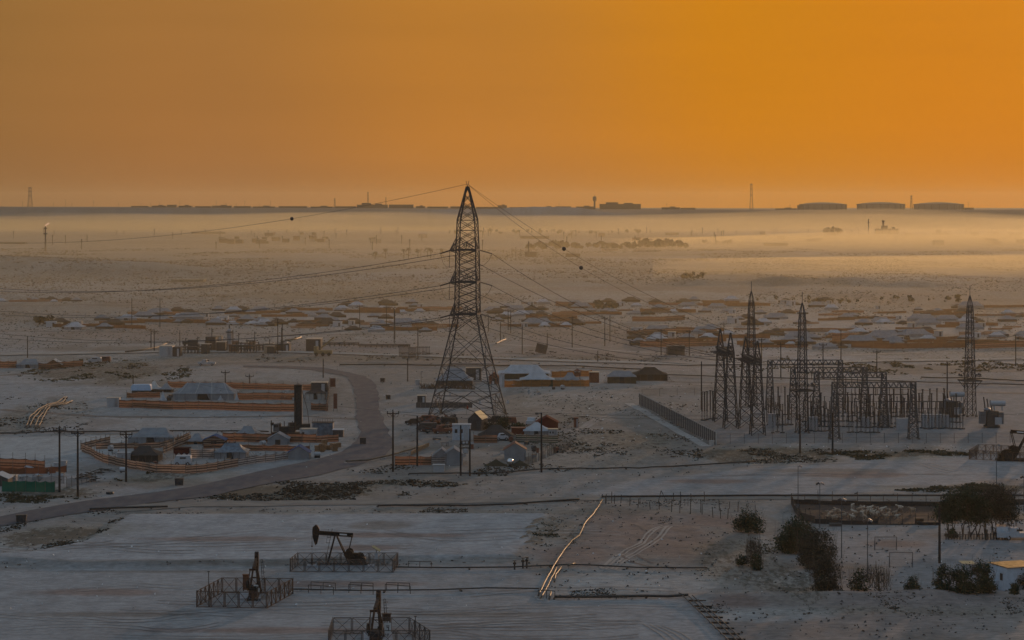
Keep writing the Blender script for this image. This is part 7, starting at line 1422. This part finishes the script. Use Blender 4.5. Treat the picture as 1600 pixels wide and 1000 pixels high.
# goat pen
M_pen = mat('dark_pen_sheet', (.05, .042, .038), .85, 0, var=.5); M_dung = mat('trodden_red_soil', (.10, .07, .055), .95, var=.35, scale=.6)
def sheet_fence(label, pts, h, hs, step, m, group='fences of the goat pen', base=0.0):
    P = [G(*p) for p in pts]; o = P[0].copy(); t = thing('pen_fence', label, 'fence', o, 0, group)
    for a, c in zip(P[:-1], P[1:]):
        L_ = math.hypot(c.x - a.x, c.y - a.y); n = max(1, round(L_ / step)); rz = math.atan2(c.y - a.y, c.x - a.x)
        for k in range(n):
            q = a.lerp(c, k / n); q.z = gz(q.x, q.y); MB().bar((0, 0, 0), (R.uniform(-.1, .1), 0, h * R.uniform(.8, 1.25)), .1, n=5).build('post', M_oldpost, t).location = q - o
            q = a.lerp(c, (k + .5) / n); q.z = gz(q.x, q.y); z0 = hs[0] * R.uniform(.9, 1.1); o2 = MB().box((0, 0, base + z0 / 2), (L_ / n - .02, .05, z0)).build('sheet', m, t); o2.location = q - o; o2.rotation_euler = (R.uniform(-.06, .06), 0, rz)
    MB().path([p - o + Vector((0, 0, h * .85)) for p in P], .05, 4).build('rail', M_oldpost, t); return t
sheet_fence('rear fence of the goat pen with tall thin posts', [(1236, 787), (1300, 789), (1380, 790), (1470, 791), (1500, 791)], 2.0, (.75,), 2.3, M_pen)
sheet_fence('dark front sheet wall of the goat pen below the goats', [(1273, 818), (1330, 820), (1372, 820)], 1.1, (.7,), 2.0, M_black); sheet_fence('left side fence of the goat pen, boards and netting', [(1236, 787), (1242, 800), (1252, 812), (1273, 818)], 1.7, (1.1,), 1.6, M_pen)
sheet_fence('open front fence of the right half of the goat pen', [(1372, 820), (1410, 820), (1470, 819)], 1.6, (.15,), 2.4, M_pen); sheet_fence('rough fence trailing right of the goat pen behind the big tree', [(1500, 791), (1560, 790), (1640, 788)], 1.9, (.9,), 2.3, M_pen)
t = thing('feed_trough', 'low dark feed troughs at the front of the goat pen, right of the goats', 'trough', G(1450, 820)); MB().box((0, 0, .3), (3.6, .8, .35)).box((-1.2, .8, .5), (1.2, .8, .9)).build('trough', M_dark, t); MB().box((0, 0, .08), (3.2, .5, .16)).build('base', M_dark, t)
t = thing('stone_trough', 'pale low trough beneath the lamp post by the goats', 'trough', G(1305, 822)); MB().box((0, 0, .2), (1.8, .7, .4)).box((0, 0, .43), (1.9, .8, .06)).build('trough', M_wall, t)
def goat_mesh():
    V = [(0, 0, .62), (-.28, 0, .64), (.30, 0, .66), (.46, 0, .80), (.58, 0, .92), (.74, 0, .86), (-.42, 0, .60), (-.50, 0, .50)]; E = [(0, 1), (0, 2), (2, 3), (3, 4), (4, 5), (1, 6), (6, 7)]; rr = [.21, .21, .19, .11, .095, .05, .10, .035]
    for sx, y in ((.28, .12), (.28, -.12), (-.3, .12), (-.3, -.12)):
        b = len(V); V += [(sx, y, .48), (sx + (.02 if sx > 0 else .05), y, .26), (sx + (.0 if sx > 0 else -.03), y, .02)]; rr += [.085, .042, .035]; E += [(2 if sx > 0 else 1, b), (b, b + 1), (b + 1, b + 2)]
    for y in (.07, -.07): b = len(V); V.append((.55, y * 2, .95)); rr.append(.03); E.append((4, b))
    me = bpy.data.meshes.new('goat'); me.from_pydata(V, E, []); o = bpy.data.objects.new('goat', me); COL.objects.link(o); sk = o.modifiers.new('s', 'SKIN'); 
    for i, v in enumerate(me.skin_vertices[0].data): v.radius = (rr[i], rr[i] * .9); v.use_root = (i == 0)
    sb = o.modifiers.new('u', 'SUBSURF'); sb.levels = 1; dg = bpy.context.evaluated_depsgraph_get(); nm = bpy.data.meshes.new_from_object(o.evaluated_get(dg)); bpy.data.objects.remove(o); nm.polygons.foreach_set('use_smooth', [True] * len(nm.polygons)); return nm
gm = goat_mesh(); coats = [mat('tan_fleece', (.42, .31, .22), .95, 0, var=.4, scale=5), mat('cream_fleece', (.58, .50, .40), .95, 0, var=.3, scale=5), mat('brown_fleece', (.24, .16, .11), .95, 0, var=.4, scale=5)]
gms = []
for c in coats: q = gm.copy(); q.materials.clear(); q.materials.append(c); q.name = 'goat'; gms.append(q)
cw_ = ('tan', 'cream', 'brown')
for i in range(58):
    px = R.choice([R.uniform(1285, 1320), R.uniform(1315, 1407), R.uniform(1330, 1405)]); py = R.uniform(797, 815) if px > 1325 else R.uniform(804, 816); k = R.choice([0, 0, 1, 2]); g_ = put('goat', gms[k], None, G(px, py) + Vector((0, 0, .04)), R.uniform(0, 6.28), (R.uniform(.95, 1.25),) * 3)
    tag(g_, f'{cw_[k]} goat in the crowded herd inside the pen', 'goat', f'{cw_[k]} goats of the herd')
g_ = put('goat', gms[0], None, G(1426, 803), rad(200), (1.25,) * 3); tag(g_, 'single tan goat standing apart to the right of the herd', 'goat')

# dry scrub, stones and litter
def scatter(name, m, spots, label, size, flat_=.45, blades=5, kind='stuff'):
    vs = []; fs = []; xs = np.array([s[0] for s in spots]); ys = np.array([s[1] for s in spots]); zs = zi(xs, ys); k = 0
    for x, y, z in zip(xs, ys, zs):
        s = size * R.uniform(.35, 1.5) * (1 + max(0, y - 700) / 900)
        for _ in range(blades):
            a = R.uniform(0, 6.28); dx, dy = math.cos(a) * s * .5, math.sin(a) * s * .5; cx, cy = x + R.gauss(0, .45) * s, y + R.gauss(0, .45) * s; h = s * flat_ * R.uniform(.5, 1.3); lx, ly = R.gauss(0, .25) * s, R.gauss(0, .25) * s
            vs += [(cx - dx, cy - dy, z - .05), (cx + dx, cy + dy, z - .05), (cx + dx * .6 + lx, cy + dy * .6 + ly, z + h * .8), (cx - dx * .5 + lx, cy - dy * .5 + ly, z + h)]; fs.append((k, k + 1, k + 2, k + 3)); k += 4
    me = bpy.data.meshes.new(name); me.from_pydata(vs, [], fs); me.materials.append(m); o = bpy.data.objects.new(name, me); COL.objects.link(o); o['kind'] = kind; o['label'] = label
M_scrub = mat('dry_dark_scrub', (.085, .075, .06), .95, 0, var=.5, scale=.2, spec=.1); M_scrub2 = mat('olive_scrub', (.085, .082, .055), .95, 0, var=.5, scale=.2, spec=.1); M_stone = mat('stone', (.14, .125, .11), .95, 0, var=.4, spec=.1)
blocked = [ring(ROADW)] + [ring(BYW)] + [W[k] for k in ('pu', 'pl', 'pr', 'sa', 'sb', 'ln', 'yd')]
def spots(px, py, rx, ry, n, allow=False):
    out = []; tries = 0
    while len(out) < n and tries < n * 4:
        tries += 1; a = R.uniform(0, 6.28); q = R.random() ** .6; x, y = flat(px + math.cos(a) * q * rx, py + math.sin(a) * q * ry); dn = float(fbm(np.array([x]), np.array([y * .5]), 6.5, 3)[0])
        if dn < .50 + .16 * q * R.random(): continue
        out.append((x, y))
    if allow: return out
    xs = np.array([o[0] for o in out]); ys = np.array([o[1] for o in out]); bad = np.zeros(len(out), bool)
    for b in blocked: bad |= inside(xs, ys, b)
    return [o for o, k in zip(out, bad) if not k]
PATCH = [('along the near side of the road', 460, 768, 195, 16, 1500, .8, 0), ('left of the upper pad', 110, 835, 150, 24, 1500, .6, 0), ('behind the far left pipes', 160, 580, 150, 20, 700, 1.1, 1), ('round the bundle of bright pipes', 60, 650, 85, 40, 420, .8, 0), ('in front of the green netting', 60, 777, 80, 9, 420, .8, 1),
         ('below the curving fence', 265, 745, 110, 10, 420, .8, 1), ('left of the dark panel wall', 950, 680, 140, 34, 900, .7, 0), ('below the substation fence', 1200, 712, 170, 12, 900, .7, 0), ('dark green in front of the substation', 1400, 712, 125, 8, 1200, .8, 1), ('beyond the goat pen', 1520, 764, 130, 7, 1100, .8, 1), ('right of the road', 650, 756, 110, 6, 400, .7, 0),
         ('in front of the near centre camp', 720, 734, 180, 10, 380, .7, 0), ('round the bush chain', 1210, 890, 110, 48, 800, .45, 1), ('along the spoil bank', 1390, 952, 300, 14, 900, .35, 0), ('between the track and the upper pad', 650, 800, 560, 6, 700, .5, 0), ('below the upper pad corner', 868, 838, 60, 18, 420, .45, 1), ('behind the pale tents', 850, 560, 500, 12, 800, .9, 0), ('behind the substation', 1400, 572, 300, 14, 1200, 1.2, 1), ('at the foot of the bright pipes', 960, 928, 110, 10, 350, .35, 0), ('on the open ground right of the camps', 960, 620, 200, 34, 500, .6, 0), ('near the old posts', 1010, 800, 200, 22, 420, .4, 0)]
for where, px, py, rx, ry, n, sz, k in PATCH: scatter('scrub', (M_scrub, M_scrub2)[k], spots(px, py, rx, ry, int(n * .85)), f'low dry scrub {where}', sz * .55, .42, 3)
far = []
for _ in range(52000): py = 322 + 50 * 3500 / R.uniform(760, 2600) ** 1.0; far.append(flat(R.uniform(-60, 1660), py))
nn = fbm(np.array([f[0] for f in far]), np.array([f[1] * .5 for f in far]), 60, 4); far = [f for f, v in zip(far, nn) if v > .47]
scatter('scrub', M_scrub, far, 'scattered scrub over the open desert beyond the camps', .42, .42, 2)
st = []
for _ in range(5200): py = R.uniform(560, 1000); st.append(flat(R.uniform(-20, 1620), py))
bx = np.array([s[0] for s in st]); by = np.array([s[1] for s in st]); bad = np.zeros(len(st), bool)
for b in blocked[:-1]: bad |= inside(bx, by, b)
scatter('stones', M_stone, [s for s, k in zip(st, bad) if not k], 'loose stones strewn over the sand', .28, .5, 2)
scatter('litter', mat('white_litter', (.8, .8, .78), .4, 0, var=.1), [flat(R.uniform(0, 1600), R.choice([R.uniform(560, 720), R.uniform(700, 960), R.uniform(860, 950)])) for _ in range(420)], 'white scraps of litter strewn over the ground', .26, .5, 1)
scatter('litter', mat('white_litter', (.8, .8, .78)), [flat(R.uniform(880, 1100), R.uniform(615, 690)) for _ in range(110)] + [flat(R.uniform(1180, 1560), R.uniform(695, 715)) for _ in range(70)], 'white litter round the dark panel wall and the substation', .3, .5, 1)

# ridged spoil at the right edge of the upper pad
b = MB()
for k in range(26):
    px = R.uniform(832, 872); py = R.uniform(810, 850); px -= (py - 810) * .65; p = G(px, py); a = rad(60) + R.gauss(0, .15); L_ = R.uniform(1.5, 3.5); d = Vector((math.cos(a), math.sin(a), 0)); s_ = Vector((-d.y, d.x, 0)) * R.uniform(.25, .5); q0, q1 = p - d * L_ / 2, p + d * L_ / 2; tp = Vector((0, 0, R.uniform(.15, .32)))
    b.add([q0 - s_ - Vector((0, 0, .1)), q0 + s_ - Vector((0, 0, .1)), q1 + s_ - Vector((0, 0, .1)), q1 - s_ - Vector((0, 0, .1)), p - d * L_ * .3 + tp, p + d * L_ * .3 + tp], [(0, 1, 4), (1, 2, 5, 4), (2, 3, 5), (3, 0, 4, 5)])
o = b.build('gravel_ridges', mat('tan_spoil', (.30, .23, .17), .95, 0, var=.3, scale=2)); o['kind'] = 'stuff'; o['label'] = 'tan ridges of graded gravel at the right end of the upper pad'
